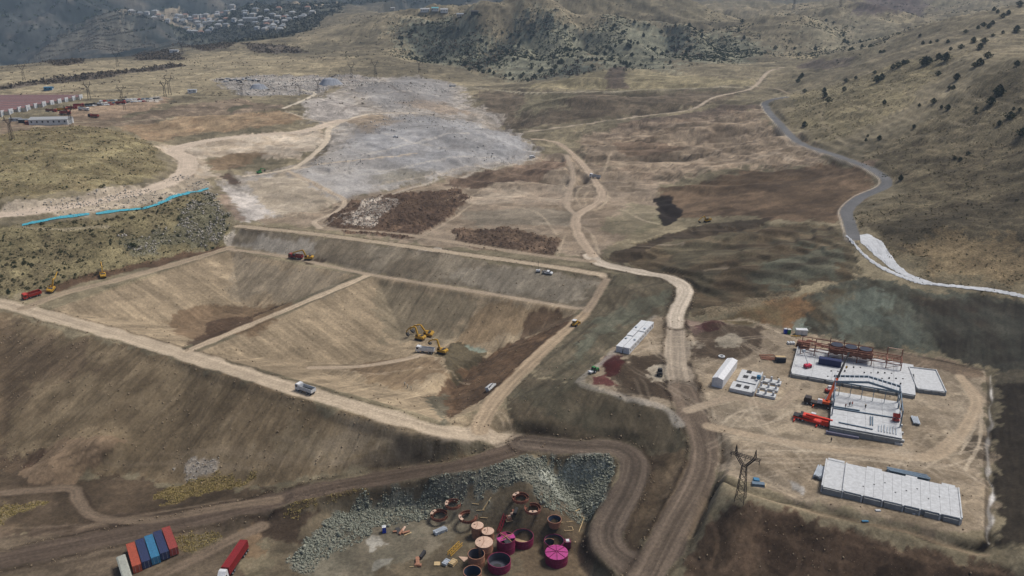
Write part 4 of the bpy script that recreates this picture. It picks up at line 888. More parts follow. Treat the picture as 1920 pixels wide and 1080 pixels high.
def excavator(px, py, rz, swing, label, reach=(0, 5.2, 8.6), hs=(2.0, 5.6, 3.4), tip=(7.9, .9), col='yellow', group='excavators digging on the works', sc=1.0, loc=None):
    t = thing('excavator', label, 'excavator', loc or at(px, py), rz, group)
    for s in (-1, 1):
        k = B().prism([(-2.0, .25), (-1.75, 0), (1.75, 0), (2.0, .25), (2.0, .65), (1.75, .9), (-1.75, .9), (-2.0, .65)], s * 1.2 - .3, s * 1.2 + .3).build('track', 'dark', t)
    B().box(-1.1, 1.1, -.9, .9, .4, .98).build('undercarriage', 'dark', t)
    def rot(o): o.rotation_euler[2] = swing; return o
    h = rot(B().box(-2.3, 1.6, -1.4, 1.4, 1.0, 1.25).box(-2.2, -.3, -1.38, 1.38, 1.26, 2.3).box(-.3, 1.2, -1.36, -.5, 1.26, 2.1).build('house', col, t))
    rot(B().prism([(-3.0, 1.15), (-2.25, 1.05), (-2.25, 2.2), (-2.8, 2.2), (-3.05, 1.9)], -1.35, 1.35).build('counterweight', col, t))
    B().box(-2.0, -.6, -1.1, 1.1, 2.31, 2.4).build('engine_cover', 'dark', h)
    c = rot(B().prism([(-.2, 1.26), (1.5, 1.26), (1.62, 1.9), (1.3, 2.95), (-.15, 2.95)], .42, 1.4, .04).build('cab', col, t))
    B().prism([(1.66, 1.95), (1.36, 2.85), (1.28, 2.85), (1.56, 1.95)], .5, 1.32).build('windscreen', 'glass', c); B().box(0, 1.25, 1.4, 1.43, 1.95, 2.8).box(-.1, 1.2, .55, 1.3, 2.955, 2.98).build('window', 'glass', c)
    y = -.1
    a0 = Vector((.9, y, hs[0] - .3)); am = Vector((reach[1] * .45, y, hs[1])); a1 = Vector((reach[1], y, hs[1] - .5)); a2 = Vector((reach[2], y, hs[2])); a3 = Vector((tip[0], y, tip[1]))
    rot(B().bar(a0, am, .5, .75).bar(am, a1, .48, .6).build('boom', col, t))
    st = rot(B().bar(a1 + (a1 - a2) * .12, a2, .38, .5).bar(a2, a2 + (a3 - a2) * .35, .34, .4).build('stick', col, t))
    rot(B().bar(am * .55 + a0 * .45 + Vector((0, 0, .55)), a1 + Vector((-.4, 0, .5)), .16).build('hydraulic_ram', 'galv', t))
    d = (a3 - a2)
    b0 = a2 + d * .3
    rot(B().prism([(b0.x - .1, b0.z + .1), (b0.x + .35, b0.z - .1), (a3.x + .2, a3.z + .25), (a3.x - .75, a3.z), (a3.x - .95, a3.z + .5), (b0.x - .45, b0.z - .25)], y - .65, y + .65).build('bucket', 'dark', t))
    t.scale = (sc,) * 3
    settle(t, 2); return t
def car(px, py, rz, label, m='white', kind='van', group=None, L=4.6, name=None, cat=None, loc=None):
    t = thing(name or kind, label, cat or kind, loc or at(px, py), rz, group)
    h = L / 2
    prof = {'van': [(-h, .4), (h, .4), (h + .02, .95), (h - .75, 1.15), (h - 1.35, 1.85), (-h + .1, 1.95), (-h, 1.2)],
            'pickup': [(-h, .45), (h, .45), (h + .02, .95), (h - 1.1, 1.1), (h - 1.75, 1.75), (h - 3.0, 1.78), (h - 3.25, 1.1), (-h, 1.1)],
            'car': [(-h, .32), (h, .32), (h, .72), (h - 1.1, .92), (h - 1.85, 1.42), (-h + .85, 1.42), (-h + .2, .95), (-h, .9)]}[kind]
    b = B().prism(prof, -.88, .88, .1).build('body', m, t)
    zt = max(p[1] for p in prof); 
    f = {'van': (h - .82, h - 1.28), 'pickup': (h - 1.18, h - 1.68), 'car': (h - 1.2, h - 1.75)}[kind]; zl = {'van': 1.25, 'pickup': 1.16, 'car': .98}[kind]
    B().prism([(f[0] + .06, zl), (f[1] + .06, zt - .08), (f[1] - .02, zt - .08), (f[0] - .02, zl)], -.76, .76).build('windscreen', 'glass', b)
    xr = {'van': -h + .5, 'pickup': h - 2.95, 'car': -h + 1.0}[kind]
    for s in (-1, 1): B().box(xr, f[1] - .1, s * .82 - .02, s * .82 + .02, zl + .05, zt - .18).build('side_window', 'glass', b)
    if kind == 'car': B().prism([(-h + .28, 1.0), (-h + .8, 1.36), (-h + .86, 1.36), (-h + .36, 1.0)], -.72, .72).build('rear_window', 'glass', b)
    if kind == 'pickup': B().box(-h + .12, h - 3.35, -.7, .7, 1.101, 1.12).build('bed_liner', 'dark', b)
    wheels(t, (h - .85, -h + .85), .78, .33, .22)
    settle(t, 1.4); return t
def bulldozer(px, py, rz, label, group='bulldozers on the works', roof='white'):
    t = thing('bulldozer', label, 'bulldozer', at(px, py), rz, group)
    for s in (-1, 1): B().prism([(-1.8, .3), (-1.4, 0), (1.4, 0), (1.8, .3), (1.7, .8), (-1.5, .95)], s * 1.05 - .28, s * 1.05 + .28).build('track', 'dark', t)
    B().box(-1.6, 1.7, -.7, .7, .5, 1.3).box(.3, 1.8, -.55, .55, 1.31, 1.9).build('body', 'yellow', t)
    c = B().box(-1.2, .25, -.7, .7, 1.31, 2.7).build('cab', 'yellow', t); B().box(-1.22, .27, -.72, .72, 1.8, 2.5).build('window', 'glass', c)
    B().box(-1.4, .5, -.9, .9, 2.71, 2.85).build('cab_roof', roof, t)
    B().prism([(2.3, .05), (2.5, .05), (2.4, .6), (2.55, 1.2), (2.35, 1.2), (2.22, .6)], -1.7, 1.7).build('blade', 'yellow', t)
    for s in (-1, 1): B().bar((-.3, s * 1.42, .45), (2.3, s * 1.42, .4), .18).build('push_arm', 'yellow', t)
    settle(t, 1.5); return t
def container_mesh_parts(t, m, L=12.19, W=2.44, H=2.59, z0=0.0, door='dark'):
    b = B().box(-L / 2 + .08, L / 2 - .08, -W / 2 + .06, W / 2 - .06, z0 + .1, z0 + H - .06).build('body', m, t)
    fr = B()
    for x in (-L / 2 + .08, L / 2 - .08):
        for y in (-W / 2 + .08, W / 2 - .08): fr.box(x - .08, x + .08, y - .08, y + .08, z0, z0 + H)
    for y in (-W / 2 + .06, W / 2 - .06):
        for z in (z0 + .07, z0 + H - .07): fr.box(-L / 2 + .16, L / 2 - .16, y - .055, y + .055, z - .065, z + .065)
    for x in (-L / 2 + .07, L / 2 - .07):
        for z in (z0 + .07, z0 + H - .07): fr.box(x - .06, x + .06, -W / 2 + .16, W / 2 - .16, z - .065, z + .065)
    fr.build('frame', m, t)
    co = B(); n = int(L / .28)
    for k in range(n):
        x = -L / 2 + .25 + k * (L - .5) / (n - 1)
        for s in (-1, 1): co.box(x - .06, x + .06, s * (W / 2 - .045) - .02, s * (W / 2 - .045) + .02, z0 + .16, z0 + H - .16)
        co.box(x - .06, x + .06, -W / 2 + .2, W / 2 - .2, z0 + H - .065, z0 + H - .035)
    co.build('corrugation', m, b)
    for s in (-1, 1):
        d = B().box(-L / 2 + .0, -L / 2 + .07, s * .02 if s > 0 else -W / 2 + .18, W / 2 - .18 if s > 0 else -.02, z0 + .15, z0 + H - .15).build('door', m, t)
        B().bar((-L / 2 - .03, s * .55, z0 + .2), (-L / 2 - .03, s * .55, z0 + H - .2), .05).build('locking_bar', 'galv', d)
    return b
def semi_cab(t, x1, m='cab'):
    """tractor cab whose front is at x1"""
    c = B().prism([(x1 - 2.2, .9), (x1 - .05, .9), (x1, 1.8), (x1 - .2, 3.0), (x1 - .6, 3.3), (x1 - 1.2, 3.85), (x1 - 2.2, 3.9)], -1.22, 1.22, .08).build('cab', m, t)
    B().prism([(x1 + .03, 1.9), (x1 - .16, 2.9), (x1 - .24, 2.9), (x1 - .05, 1.9)], -1.1, 1.1).build('windscreen', 'glass', c)
    for s in (-1, 1): B().box(x1 - 1.3, x1 - .35, s * 1.235 - .02, s * 1.235 + .02, 1.95, 2.75).build('side_window', 'glass', c); B().box(x1 - .2, x1 - .02, s * 1.45 - .09, s * 1.45 + .09, 2.1, 2.7).build('mirror', 'dark', c)
    B().box(x1 - .1, x1 + .08, -1.2, 1.2, .45, .9).build('bumper', 'dark', t); B().box(x1 - 6.2, x1 - .4, -.42, .42, .7, 1.0).build('chassis', 'dark', t)
    wheels(t, (x1 - 1.2, x1 - 4.4, x1 - 5.6), 1.02, .52)
# ------------------------------------------------------------------ vehicles and machines
dump_truck(573, 735, head((573,735),(540,724),0), 'white tipper truck driving on the pale dam crest road')
dump_truck(60, 557, head((70,554),(48,560),1), 'red tipper truck parked behind a yellow excavator on the dam corner', 'red', 'red')
dump_truck(797, 661, head((815,662),(780,660),-13), 'white tipper truck being loaded by excavators in the deep basin', 'cab', 'white')
dump_truck(555, 485, head((575,486),(545,483),0), 'red tipper truck beside an excavator under the upper dam slope', 'cred', 'dred', load=True)
dump_truck(1115, 334, head((1122,334),(1106,333),13), 'white tipper truck on the track across the upper basin', 'cab', 'silver', group=None)
excavator(97, 545, R(95), 0, 'yellow excavator with arm straight up the bushy slope, behind the red truck', (0,4.2,7.4), (2.0,5.4,6.8), (7.2,5.2))
excavator(193, 519, R(120), 0, 'yellow excavator reaching into the stony slope beside the basin road', (0,4.6,7.4), (2.0,5.0,5.2), (7.2,3.6))
excavator(578, 487, R(170), .1, 'yellow excavator loading the red truck under the upper dam slope', (0,5.0,8.4), (2.0,5.8,4.2), (8.0,2.4))
excavator(787, 637, R(150), 0, 'yellow excavator standing lowest of the pair digging at the basin floor', (0,4.8,7.6), (2.0,6.0,3.0), (7.2,.6))
excavator(803, 629, R(155), .05, 'yellow excavator standing above its twin at the foot of the basin slope', (0,5.4,8.8), (2.0,6.4,3.4), (8.2,.9))
excavator(828, 662, R(165), -.3, 'yellow and white excavator loading the white truck in the basin', (0,4.6,7.0), (2.0,6.2,4.4), (6.6,3.0))
excavator(487, 325, R(60), 0, 'dark green excavator on the grey bench below the quarry road', (0,4.0,6.6), (2.0,4.4,3.0), (6.2,.8), 'green', None, .8)
excavator(1326, 416, R(190), .2, 'small yellow excavator on the brown terrace beyond the dark bank', (0,4.2,6.6), (2.0,4.4,2.6), (6.2,.5), 'yellow', None, .85)
bulldozer(1078, 610, R(60), 'yellow bulldozer with white roof at the brown basin corner', None)
car(922, 729, head((922,729),(934,720),-1), 'white van driving up the track out of the deep basin', 'white', 'van', L=5.2)
car(1027, 513, head((1018,512),(1036,514),8), 'white pickup parked on the upper dam crest', 'white', 'pickup', L=5.2)
dr = thing('drilling_rig', 'small white drilling rig with a thin mast on the upper dam crest', 'drill rig', at(1009, 510))
B().box(-1, 1, -.7, .7, .3, 1.2).build('body', 'white', dr); B().bar((0, 0, 1.2), (0, 0, 6.0), .16).build('mast', 'dark', dr)
for s in (-1, 1): B().box(-1.1, 1.1, s * .6 - .15, s * .6 + .15, 0, .35).build('track', 'dark', dr)
car(742, 258, R(170), 'white pickup on the grey rock hill below the track', 'white', 'pickup', L=5.2)
dump_truck(848, 163, R(5), 'pale truck on the far track above the grey rock hill', 'cab', 'white', group=None)
car(998, 296, R(20), 'white van at the foot of the grey rock hill beside the ploughed field', 'white', 'van', L=5.0)
# road roller and green tractor on the yard
rr = thing('road_roller', 'black road roller parked on the pale patch beside the access road', 'roller', at(1237, 702), head((1237,704),(1238,690),3))
B().cyl((1.7, -.95, .75), (1.7, .95, .75), .75, n=18).build('front_drum', 'dark', rr); wheels(rr, (-1.5,), .85, .72, .5)
B().box(-2.2, .4, -.75, .75, .8, 1.6).build('body', 'dark', rr); c = B().box(-1.1, .3, -.7, .7, 1.61, 2.7).build('cab', 'dark', rr); B().box(-1.12, .32, -.72, .72, 1.9, 2.5).build('window', 'glass', c); B().bar((.4, 0, 1.0), (2.0, 0, 1.0), .3).build('drum_yoke', 'dark', rr)
gt = thing('tractor', 'small green tractor between the two dark red soil piles', 'tractor', at(1116, 697), R(40))
B().box(-.4, 1.7, -.4, .4, .6, 1.3).build('bonnet', 'green', gt); c = B().box(-1.4, -.3, -.7, .7, .8, 2.4).build('cab', 'green', gt); B().box(-1.42, -.28, -.72, .72, 1.4, 2.2).build('window', 'glass', c)
wheels(gt, (-1.0,), .85, .7, .4); wheels(gt, (1.3,), .7, .42, .3)
B().box(-3.2, -1.5, -.8, .8, .6, 1.1).build('rear_tool', 'white', gt)

# ------------------------------------------------------------------ containers and lorries in the lower left
def mid(*pts): return tuple(sum(p[i] for p in pts) / len(pts) for i in range(3))
zc0 = float(P(285, 1045)[2]); zt = zc0 + 2.59
c1 = mid(PZ(248,1058.3,zt), PZ(263,1056,zt), PZ(236,1022,zt), PZ(253,1017.5,zt)); c5 = mid(PZ(317.5,1033,zt), PZ(333,1027.5,zt), PZ(304.7,996,zt), PZ(320,991,zt))
nr = mid(PZ(248,1058.3,zt), PZ(263,1056,zt)); fr_ = mid(PZ(236,1022,zt), PZ(253,1017.5,zt)); rz = math.atan2(fr_[1] - nr[1], fr_[0] - nr[0])
for k, (m, lb) in enumerate([('orange','orange shipping container at the open end of the row, beside the grey trailer'), ('navy','navy blue shipping container between the orange one and the light blue one'), ('sky','light blue shipping container in the middle of the row'), ('navy','navy blue shipping container between the light blue one and the red one'), ('cred','brick red shipping container at the end of the row beside the grass')]):
    f = k / 4; x = c1[0] + (c5[0] - c1[0]) * f; y = c1[1] + (c5[1] - c1[1]) * f
    t = thing('shipping_container', lb, 'container', (x, y, ground(x, y) + .02), rz, 'shipping containers standing side by side')
    container_mesh_parts(t, m)
    zs = [ground(x + a * math.cos(rz) * 5.5 - b * math.sin(rz), y + a * math.sin(rz) * 5.5 + b * math.cos(rz)) for a in (-1, 1) for b in (-1, 1)]
    t.location[2] = sum(zs) / 4 + .15
    sl = B()
    for a in (-1, 1): sl.box(a * 5.2 - .15, a * 5.2 + .15, -1.2, 1.2, -1.2, -.01)
    sl.build('sleeper', 'wood', t)
def lorry(name, lb, roof, ztop, bodym, cabend, body='container'):
    z = float(P(*roof[0])[2]); p0, p1 = PZ(*roof[0], z + ztop), PZ(*roof[1], z + ztop)       # front and rear middle of the roof
    rz = math.atan2(p0[1] - p1[1], p0[0] - p1[0]); cx, cy = (p0[0] + p1[0]) / 2, (p0[1] + p1[1]) / 2
    t = thing(name, lb, 'lorry', (cx, cy, ground(cx, cy)), rz)
    if body == 'container':
        container_mesh_parts(t, bodym, z0=ztop - 2.59)
    else:
        L = 12.2; prof = [(-1.25, 1.3), (1.25, 1.3), (1.28, ztop - .25), (.9, ztop - .02), (-.9, ztop), (-1.28, ztop - .2)]
        o = B(); n = 24; k0 = 0
        for i in range(n + 1):
            x = -L / 2 + L * i / n; o.v += [(x, y + .03 * math.sin(i * 2.1 + y), zz + (.05 * math.sin(i * 1.7) if zz > 2 else 0)) for y, zz in prof]
        m_ = len(prof)
        for i in range(n): o.f += [(i * m_ + j, i * m_ + (j + 1) % m_, (i + 1) * m_ + (j + 1) % m_, (i + 1) * m_ + j) for j in range(m_)]
        o.f += [tuple(range(m_)), tuple(n * m_ + j for j in range(m_))]
        o.build('tarpaulin_body', bodym, t)
    B().box(-6.1, 6.1, -.5, .5, .95, ztop - 2.7 if body == 'container' else 1.28).build('trailer_chassis', 'dark', t)
    wheels(t, (-5.4, -4.1, -2.8), 1.0, .5); semi_cab(t, 9.0)
    settle(t, 5); return t
lorry('semi_trailer_truck', 'white articulated lorry carrying a dark red container', ((424,1061),(457,1014.5)), 3.9, 'dred', None)
lorry('semi_trailer_truck', 'articulated lorry with a grey tarpaulin trailer beside the orange container', ((240,1082),(228,1044)), 3.6, 'grey', None, 'tarp')

# ------------------------------------------------------------------ tanks and steelwork yard
GT = 'storage tanks under assembly'
def tank(px, py, d, h, lb, m, inner='inner', roof=None, rt=None, a0=0, a1=2 * math.pi, group=GT):
    """px,py: middle of the top rim in the photo"""
    z = -20.0
    for _ in range(4): p = PZ(px, py, z + h); z = ground(p[0], p[1])
    t = thing('storage_tank', lb, 'tank', (p[0], p[1], z - .05), 0, group); r = d / 2
    B().shell(r - .05, r, 0, h, a0, a1, rt=rt).build('shell', m, t)
    B().shell(r * .985 - .06, r - .055, .06, h - .05, a0, a1, rt=(rt * .985 if rt else None)).build('lining', inner, t)
    B().shell(r - .02, r + .07, h * .48, h * .48 + .1, a0, a1, rt=None).build('hoop', m, t) if not rt else None
    B().shell((rt or r) - .12, (rt or r) + .05, h - .04, h + .06, a0, a1).build('rim', m, t)
    B().cyl((0, 0, .02), (0, 0, .1), r * .97, n=32).build('floor', inner, t)
    if roof:
        rf = B(); n = 36; rf.v += [(r * 1.02 * math.cos(2 * math.pi * i / n), r * 1.02 * math.sin(2 * math.pi * i / n), h + .07) for i in range(n)] + [(0, 0, h + d * .055)]
        rf.f += [(i, (i + 1) % n, n) for i in range(n)] + [tuple(range(n))[::-1]]
        rf.build('roof', roof, t)
        if roof == 'magroof':
            for i in range(8):
                a = 2 * math.pi * i / 8; B().bar((r * .06 * math.cos(a), r * .06 * math.sin(a), h + d * .055 + .04), (r * math.cos(a), r * math.sin(a), h + .12), .14).build('roof_rib', mat('magenta_dark', (104, 18, 66)), t)
        else:
            a = 1.2; B().bar((-r * .9 * math.cos(a), -r * .9 * math.sin(a), h + .14), (0, 0, h + d * .055 + .05), .08).bar((0, 0, h + d * .055 + .05), (r * .9 * math.cos(a + .5), r * .9 * math.sin(a + .5), h + .14), .08).build('roof_seam', 'rust', t)
            B().cyl((-r * .45, r * .2, h + .1), (-r * .45, r * .2, h + .5), .25, n=10).build('hatch', 'tanlid', t)
    return t
t1 = tank(895.2, 985, 3.75, 4.2, 'tall tan steel tank with pale lid beside the ring sections', 'tan', roof='tanlid')
t2 = tank(914.7, 995.5, 3.8, 3.4, 'tan tank with pale lid squeezed between the two other lidded tanks', 'tan', roof='tanlid')
t3 = tank(907.7, 1016.3, 5.3, 4.2, 'broad tan tank with pale lid behind the open tan tank', 'tan', roof='tanlid')
t4 = tank(893, 1038, 5.0, 3.8, 'open tan tank with dark inside, in front of the broad lidded tank', 'tan')
t5 = tank(885.8, 1071, 5.2, 3.4, 'open tan tank with greenish inside, last in the tan row', 'tan', inner='innerb')
t6 = tank(936, 1049.5, 6.8, 2.7, 'open magenta tank with a dark stain on its grey floor', 'mag')
B().cyl((-.6, .3, .1), (-.6, .3, .16), 1.2, n=16).build('stain', 'dark', t6)
t7 = tank(1043.7, 1035.5, 6.7, 3.3, 'magenta tank with a bright pink ribbed cone roof', 'mag', roof='magroof')
t8 = tank(980.3, 978.6, 6.6, 2.7, 'wide open dark magenta tank with sandy floor on a concrete pad', 'mag')
B().cyl((0, 0, .1), (0, 0, .3), 3.1, n=30).build('sand_floor', mat('sand', (176, 152, 118), .95), t8)
t9 = tank(948.6, 1008, 5.6, 4.6, 'tall magenta tank with a half finished roof', 'mag')
for k, (a, m) in enumerate(((.3, 'magroof'), (2.0, 'mag'), (3.6, 'magroof'), (5.0, 'dark'))):
    B().prism([(.3, 4.75), (2.7, 4.62), (2.7, 4.72), (.3, 4.85)], -1.0, 1.0).build('roof_panel', m, t9, rz=a)
for k in range(4):
    a = k * math.pi / 2 + .7; B().bar((0, 0, 5.0), (2.7 * math.cos(a), 2.7 * math.sin(a), 4.75), .22).build('rafter', 'tan', t9)
t10 = tank(1039, 1013, 6.0, 3.0, 'dark magenta open tank tucked behind the pink roofed tank', mat('magenta_dark', (104, 18, 66)))
t11 = tank(1040, 963.3, 3.3, 2.6, 'tan funnel shaped tank with dark blue inside', 'tan', inner='innerb', rt=2.15)
t12 = tank(1031, 985.6, 3.5, 3.0, 'tan tank with a cut away side beside the magenta tanks', 'tan', a0=.6, a1=5.6)
pd_ = [PZ(1000.6,978,-19.5), PZ(1010,980,-19.5), PZ(990,1015,-19.5), PZ(962,1008,-19.5)]
x, y = t8.location[0], t8.location[1]
pad = tag(B().slab([(p[0] - x, p[1] - y) for p in (PZ(962,958,-19.8), PZ(1008,962,-19.8), PZ(990,1012,-19.8), PZ(950,1004,-19.8))], -.6, -.06).build('concrete_pad', 'conc', None, (x, y, t8.location[2])), 'pale concrete pad under the wide open magenta tank', 'pad')
GR = 'steel ring sections lying in the yard'
for k, (px, py, d, a0, a1, lb) in enumerate([(823.9,976,5.6,.5,6.2,'steel ring with raised lip lying beside the silver steel bundle'), (849.7,959,5.0,.9,6.4,'steel ring lying at the foot of the rubble slope'), (878,983,5.9,1.4,6.6,'open steel ring touching the tall lidded tank'), (976,947,5.2,.2,6.1,'steel ring lying at the top of the tank yard below the rocks'), (998.5,967,5.2,2.6,8.2,'steel ring lying behind the wide open magenta tank')]):
    p = at(px, py); r = d / 2; zt_ = max(ground(p[0] + r * math.cos(q * .8), p[1] + r * math.sin(q * .8)) for q in range(8)); t = thing('steel_ring', lb, 'steel ring', (p[0], p[1], zt_ - .1), 0, GR)
    B().shell(r - .75, r, .05, .2, a0, a1).build('flange', 'rust', t); B().shell(r - .06, r + .04, .05, .95, a0, a1).build('rim', 'rust', t); B().shell(r - .8, r - .72, .05, .6, a0, a1).build('inner_rim', 'rust2', t)
    B().shell(r - .85, r + .08, .96, 1.06, a0 + 1.6, a0 + 2.7, n=10).build('cover_plate', 'tanlid', t); B().cyl((r * .83 * math.cos(a0 + 2.1), r * .83 * math.sin(a0 + 2.1), 1.06), (r * .83 * math.cos(a0 + 2.1), r * .83 * math.sin(a0 + 2.1), 1.12), .3, n=10).build('hatch', 'dark', t)
def truss(px0, py0, px1, py1, m, w, h, lb, name='lattice_boom', cat='lattice boom'):
    a, b = at(px0, py0), at(px1, py1); L = math.hypot(b[0] - a[0], b[1] - a[1]); rz = math.atan2(b[1] - a[1], b[0] - a[0])
    t = thing(name, lb, cat, a, rz); dz = b[2] - a[2]; n = max(5, int(L / w)); z = lambda x: .1 + dz * x / L
    for y in (-w / 2, w / 2):
        for hh in (0, h): B().bar((0, y, z(0) + hh), (L, y, z(L) + hh), .13).build('chord', m, t)
    br = B()
    for k in range(n):
        xa, xb = L * k / n, L * (k + 1) / n
        for hh in (0, h): br.bar((xa, -w / 2, z(xa) + hh), (xb, w / 2, z(xb) + hh), .08)
        for y in (-w / 2, w / 2): br.bar((xa, y, z(xa)), (xb, y, z(xb) + h), .08)
    br.build('bracing', m, t); return t
truss(935, 1000, 947, 968, mat('truss_red', (150, 40, 56)), 1.0, .8, 'dark red lattice beam lying between the rings and the magenta tanks')
truss(842, 1042, 864, 1021, 'yellow', 1.3, .9, 'yellow lattice crane section lying behind the pallets')
def bundle(px, py, rz, L, n, m, lb, layers=2, w=.34, group='steel beams stacked on the ground', name='steel_beam_bundle', cat='steel bundle', zoff=0.0):
    t = thing(name, lb, cat, at(px, py), rz, group); t.location[2] += zoff
    me = B().box(-L / 2, L / 2, -w * .42, w * .42, 0, .05).box(-L / 2, L / 2, -.03, .03, .051, .25).box(-L / 2, L / 2, -w * .42, w * .42, .251, .3).mesh('beam', m)
    for l in range(layers):
        for k in range(n):
            o = bpy.data.objects.new('beam', me); COL.objects.link(o); o.parent = t; o.location = (random.uniform(-.3, .3) * (L / 6), (k - (n - 1) / 2) * w * 1.12, .16 + l * .31); o.rotation_euler[2] = random.uniform(-.03, .03)
    for x in (-L * .3, L * .3): B().box(x - .1, x + .1, -n * w * .6, n * w * .6, 0, .15).build('timber_bearer', 'wood', t)
    return t
bundle(825.6, 998, head((812,1002),(838,991),-20), 4.2, 5, 'galv', 'silver steel sections stacked below the steel rings', 3)
def crate(px, py, rz, lb, m1, group='crates of fittings'):
    t = thing('pallet_crate', lb, 'crate', at(px, py), rz, group)
    for k in range(5): B().box(-1.3 + k * .55, -1.3 + k * .55 + .4, -.9, .9, .14, .2).build('plank', 'wood', t)
    for y in (-.8, 0, .8): B().box(-1.3, 1.3, y - .06, y + .06, 0, .13).build('bearer', 'wood', t)
    B().box(-1.2, 1.2, -.82, .82, .21, .9).build('load', m1, t)
    for x in (-.7, .7): B().box(x - .04, x + .04, -.84, .84, .2, .93).build('strap', 'dark', t)
crate(836.6, 1057, R(60), 'pallet of grey metal fittings beside the pallet of pale boxes', 'galv'); crate(849.3, 1057, R(60), 'pallet of pale wooden boxes beside the grey pallet', 'wood')
def heap(px, py, lb, parts, name='scrap_heap', cat='scrap', rz=0):
    t = thing(name, lb, cat, at(px, py), rz)
    for nm, m, (x, y, z), (sx, sy, sz), r, tilt in parts:
        o = B().box(-sx / 2, sx / 2, -sy / 2, sy / 2, 0, sz).build(nm, m, t, (x, y, z)); o.rotation_euler = (tilt, tilt * .5, r)
    return t
heap(754.5, 997, 'heap of pink steel offcuts and a black sheet beside the blue toilet', [('black_sheet','dark',(-1.3,.2,.1),(1.4,2.6,.12),.5,.35),('offcut','tan',(-.2,-.3,.05),(.7,2.6,.6),-.4,.1),('offcut','tan',(1.2,-.6,.05),(2.4,.7,.5),.5,.1),('offcut','tanlid',(.4,.6,.5),(.6,2.0,.3),-.3,.2),('plank','wood',(1.9,-1.2,.1),(2.6,.3,.1),.7,.05),('offcut','tan',(-2.4,-.2,.05),(1.2,.5,.4),.2,.1)])
heap(784, 1050, 'heap of pink duct pieces with an upright dark panel', [('duct','tan',(0,-1.2,.05),(1.1,3.4,.8),.15,.05),('duct','tan',(.3,-2.6,.05),(2.0,.9,.6),0,.05),('dark_panel','dark',(1.2,1.6,.1),(.9,2.8,1.2),-.4,.15),('offcut','tanlid',(.2,.6,.1),(1.4,.8,.5),.3,.1),('plank','wood',(-1.1,-3.1,.05),(2.2,.2,.12),0,0)])
heap(967, 961, 'dark machine parts dumped beside the top steel ring', [('part','dark',(0,0,.05),(1.0,2.6,1.0),-.3,.15),('part','tanlid',(-1.0,-.8,.05),(1.6,.6,.5),.5,.1),('part','rust',(-.8,.4,.05),(.8,1.2,.5),.2,.1)], 'machine_parts', 'scrap')
heap(954, 974, 'tan gearbox casting beside the wide open magenta tank', [('casting','tan',(0,0,.05),(1.4,1.8,1.0),.3,0),('flange','tanlid',(.2,.1,1.06),(.9,.9,.2),.3,0),('base','wood',(0,0,.0),(2.2,2.2,.05),.3,0)], 'gearbox', 'machine part')
B_ = at(869.4, 1048); tag(B().slab([(-1.6, .9), (1.6, .6), (.2, -1.5)], .05, .2).build('steel_plate', 'tanlid', None, B_), 'pale triangular steel plate beside the open tan tank', 'steel plate')
tag(B().box(-.9, .9, -.8, .8, .05, .22).build('timber_board', 'wood', None, at(819.5, 1057.5)), 'small pale wooden board lying alone beside the pallets', 'board')
GP = 'timbers and poles scattered by the tanks'
for k, (a, b, w_, lb) in enumerate([((1045,977),(1087,955),.22,'long pole lying from the funnel tank to the rocks'), ((1078,1018),(1095,972),.22,'long pole lying along the edge of the yard'), ((1052,980),(1075,978),.16,'short pole beside the funnel tank'), ((1083,966),(1096,972),.16,'short timber at the rocky corner of the yard'), ((905,957),(921,933),.3,'bent pale timber lying alone on the green rubble'), ((893,958),(909,957),.16,'thin pale lath on the ground below the rubble'), ((900,971),(914,972),.16,'thin pale lath behind the lidded tanks'), ((885,945),(898,946),.16,'thin pale lath at the foot of the rubble slope')]):
    p, q = at(*a), at(*b); o = tag(B().bar((0, 0, .12), (q[0] - p[0], q[1] - p[1], q[2] - p[2] + .12), w_).build('timber_pole', 'wood', None, p), lb, 'pole', GP)
fr2 = thing('pipe_rack', 'pale rectangular pipe frame lying behind the cut away tank', 'frame', at(1066, 992), R(10))
for a, b in (((-1.3, -.9, .1), (1.3, -.9, .1)), ((-1.3, .9, .1), (1.3, .9, .1)), ((-1.3, -.9, .1), (-1.3, .9, .1)), ((1.3, -.9, .1), (1.3, .9, .1))): B().bar(a, b, .14).build('rail', 'wood', fr2)
cb = thing('control_cabinet', 'magenta pump cabinet with white lid beside the pink roofed tank', 'cabinet', at(1064, 1026), R(5))
B().box(-.9, .9, -.9, .9, .1, 2.4).build('case', mat('magenta_dark', (104, 18, 66)), cb); B().box(-.5, .5, -.7, .7, 2.41, 2.5).build('lid', 'white', cb)
for s in (-1, 1): B().bar((s * 1.2, -1.1, .05), (s * 1.2, -1.1, 3.0), .1).build('post', 'tan', cb)
B().bar((-1.2, -1.1, 3.0), (1.2, -1.1, 3.0), .1).build('rail', 'tan', cb)
def toilet(px, py, m, lb, rz=0, group='portable toilets'):
    t = thing('portable_toilet', lb, 'toilet', at(px, py), rz, group)
    B().box(-.6, .6, -.6, .6, .05, 2.1).build('cabin', m, t); B().slab([(-.62, -.62), (.62, -.62), (.62, .62), (-.62, .62)], 2.1, 2.2).cyl((0, 0, 2.2), (0, 0, 2.34), .5, .35, n=10).build('roof', 'white', t)
    B().box(-.42, .42, -.63, -.6, .2, 1.95).build('door', m, t); B().bar((.4, .4, 2.1), (.4, .4, 2.6), .1).build('vent_pipe', 'white', t)
toilet(720.6, 998, 'blue', 'blue portable toilet with white roof in the rubble yard', .2)
toilet(1472, 625, 'blue', 'blue portable toilet beside the green one at the plant'); toilet(1479, 626, 'green', 'green portable toilet beside the blue one at the plant')

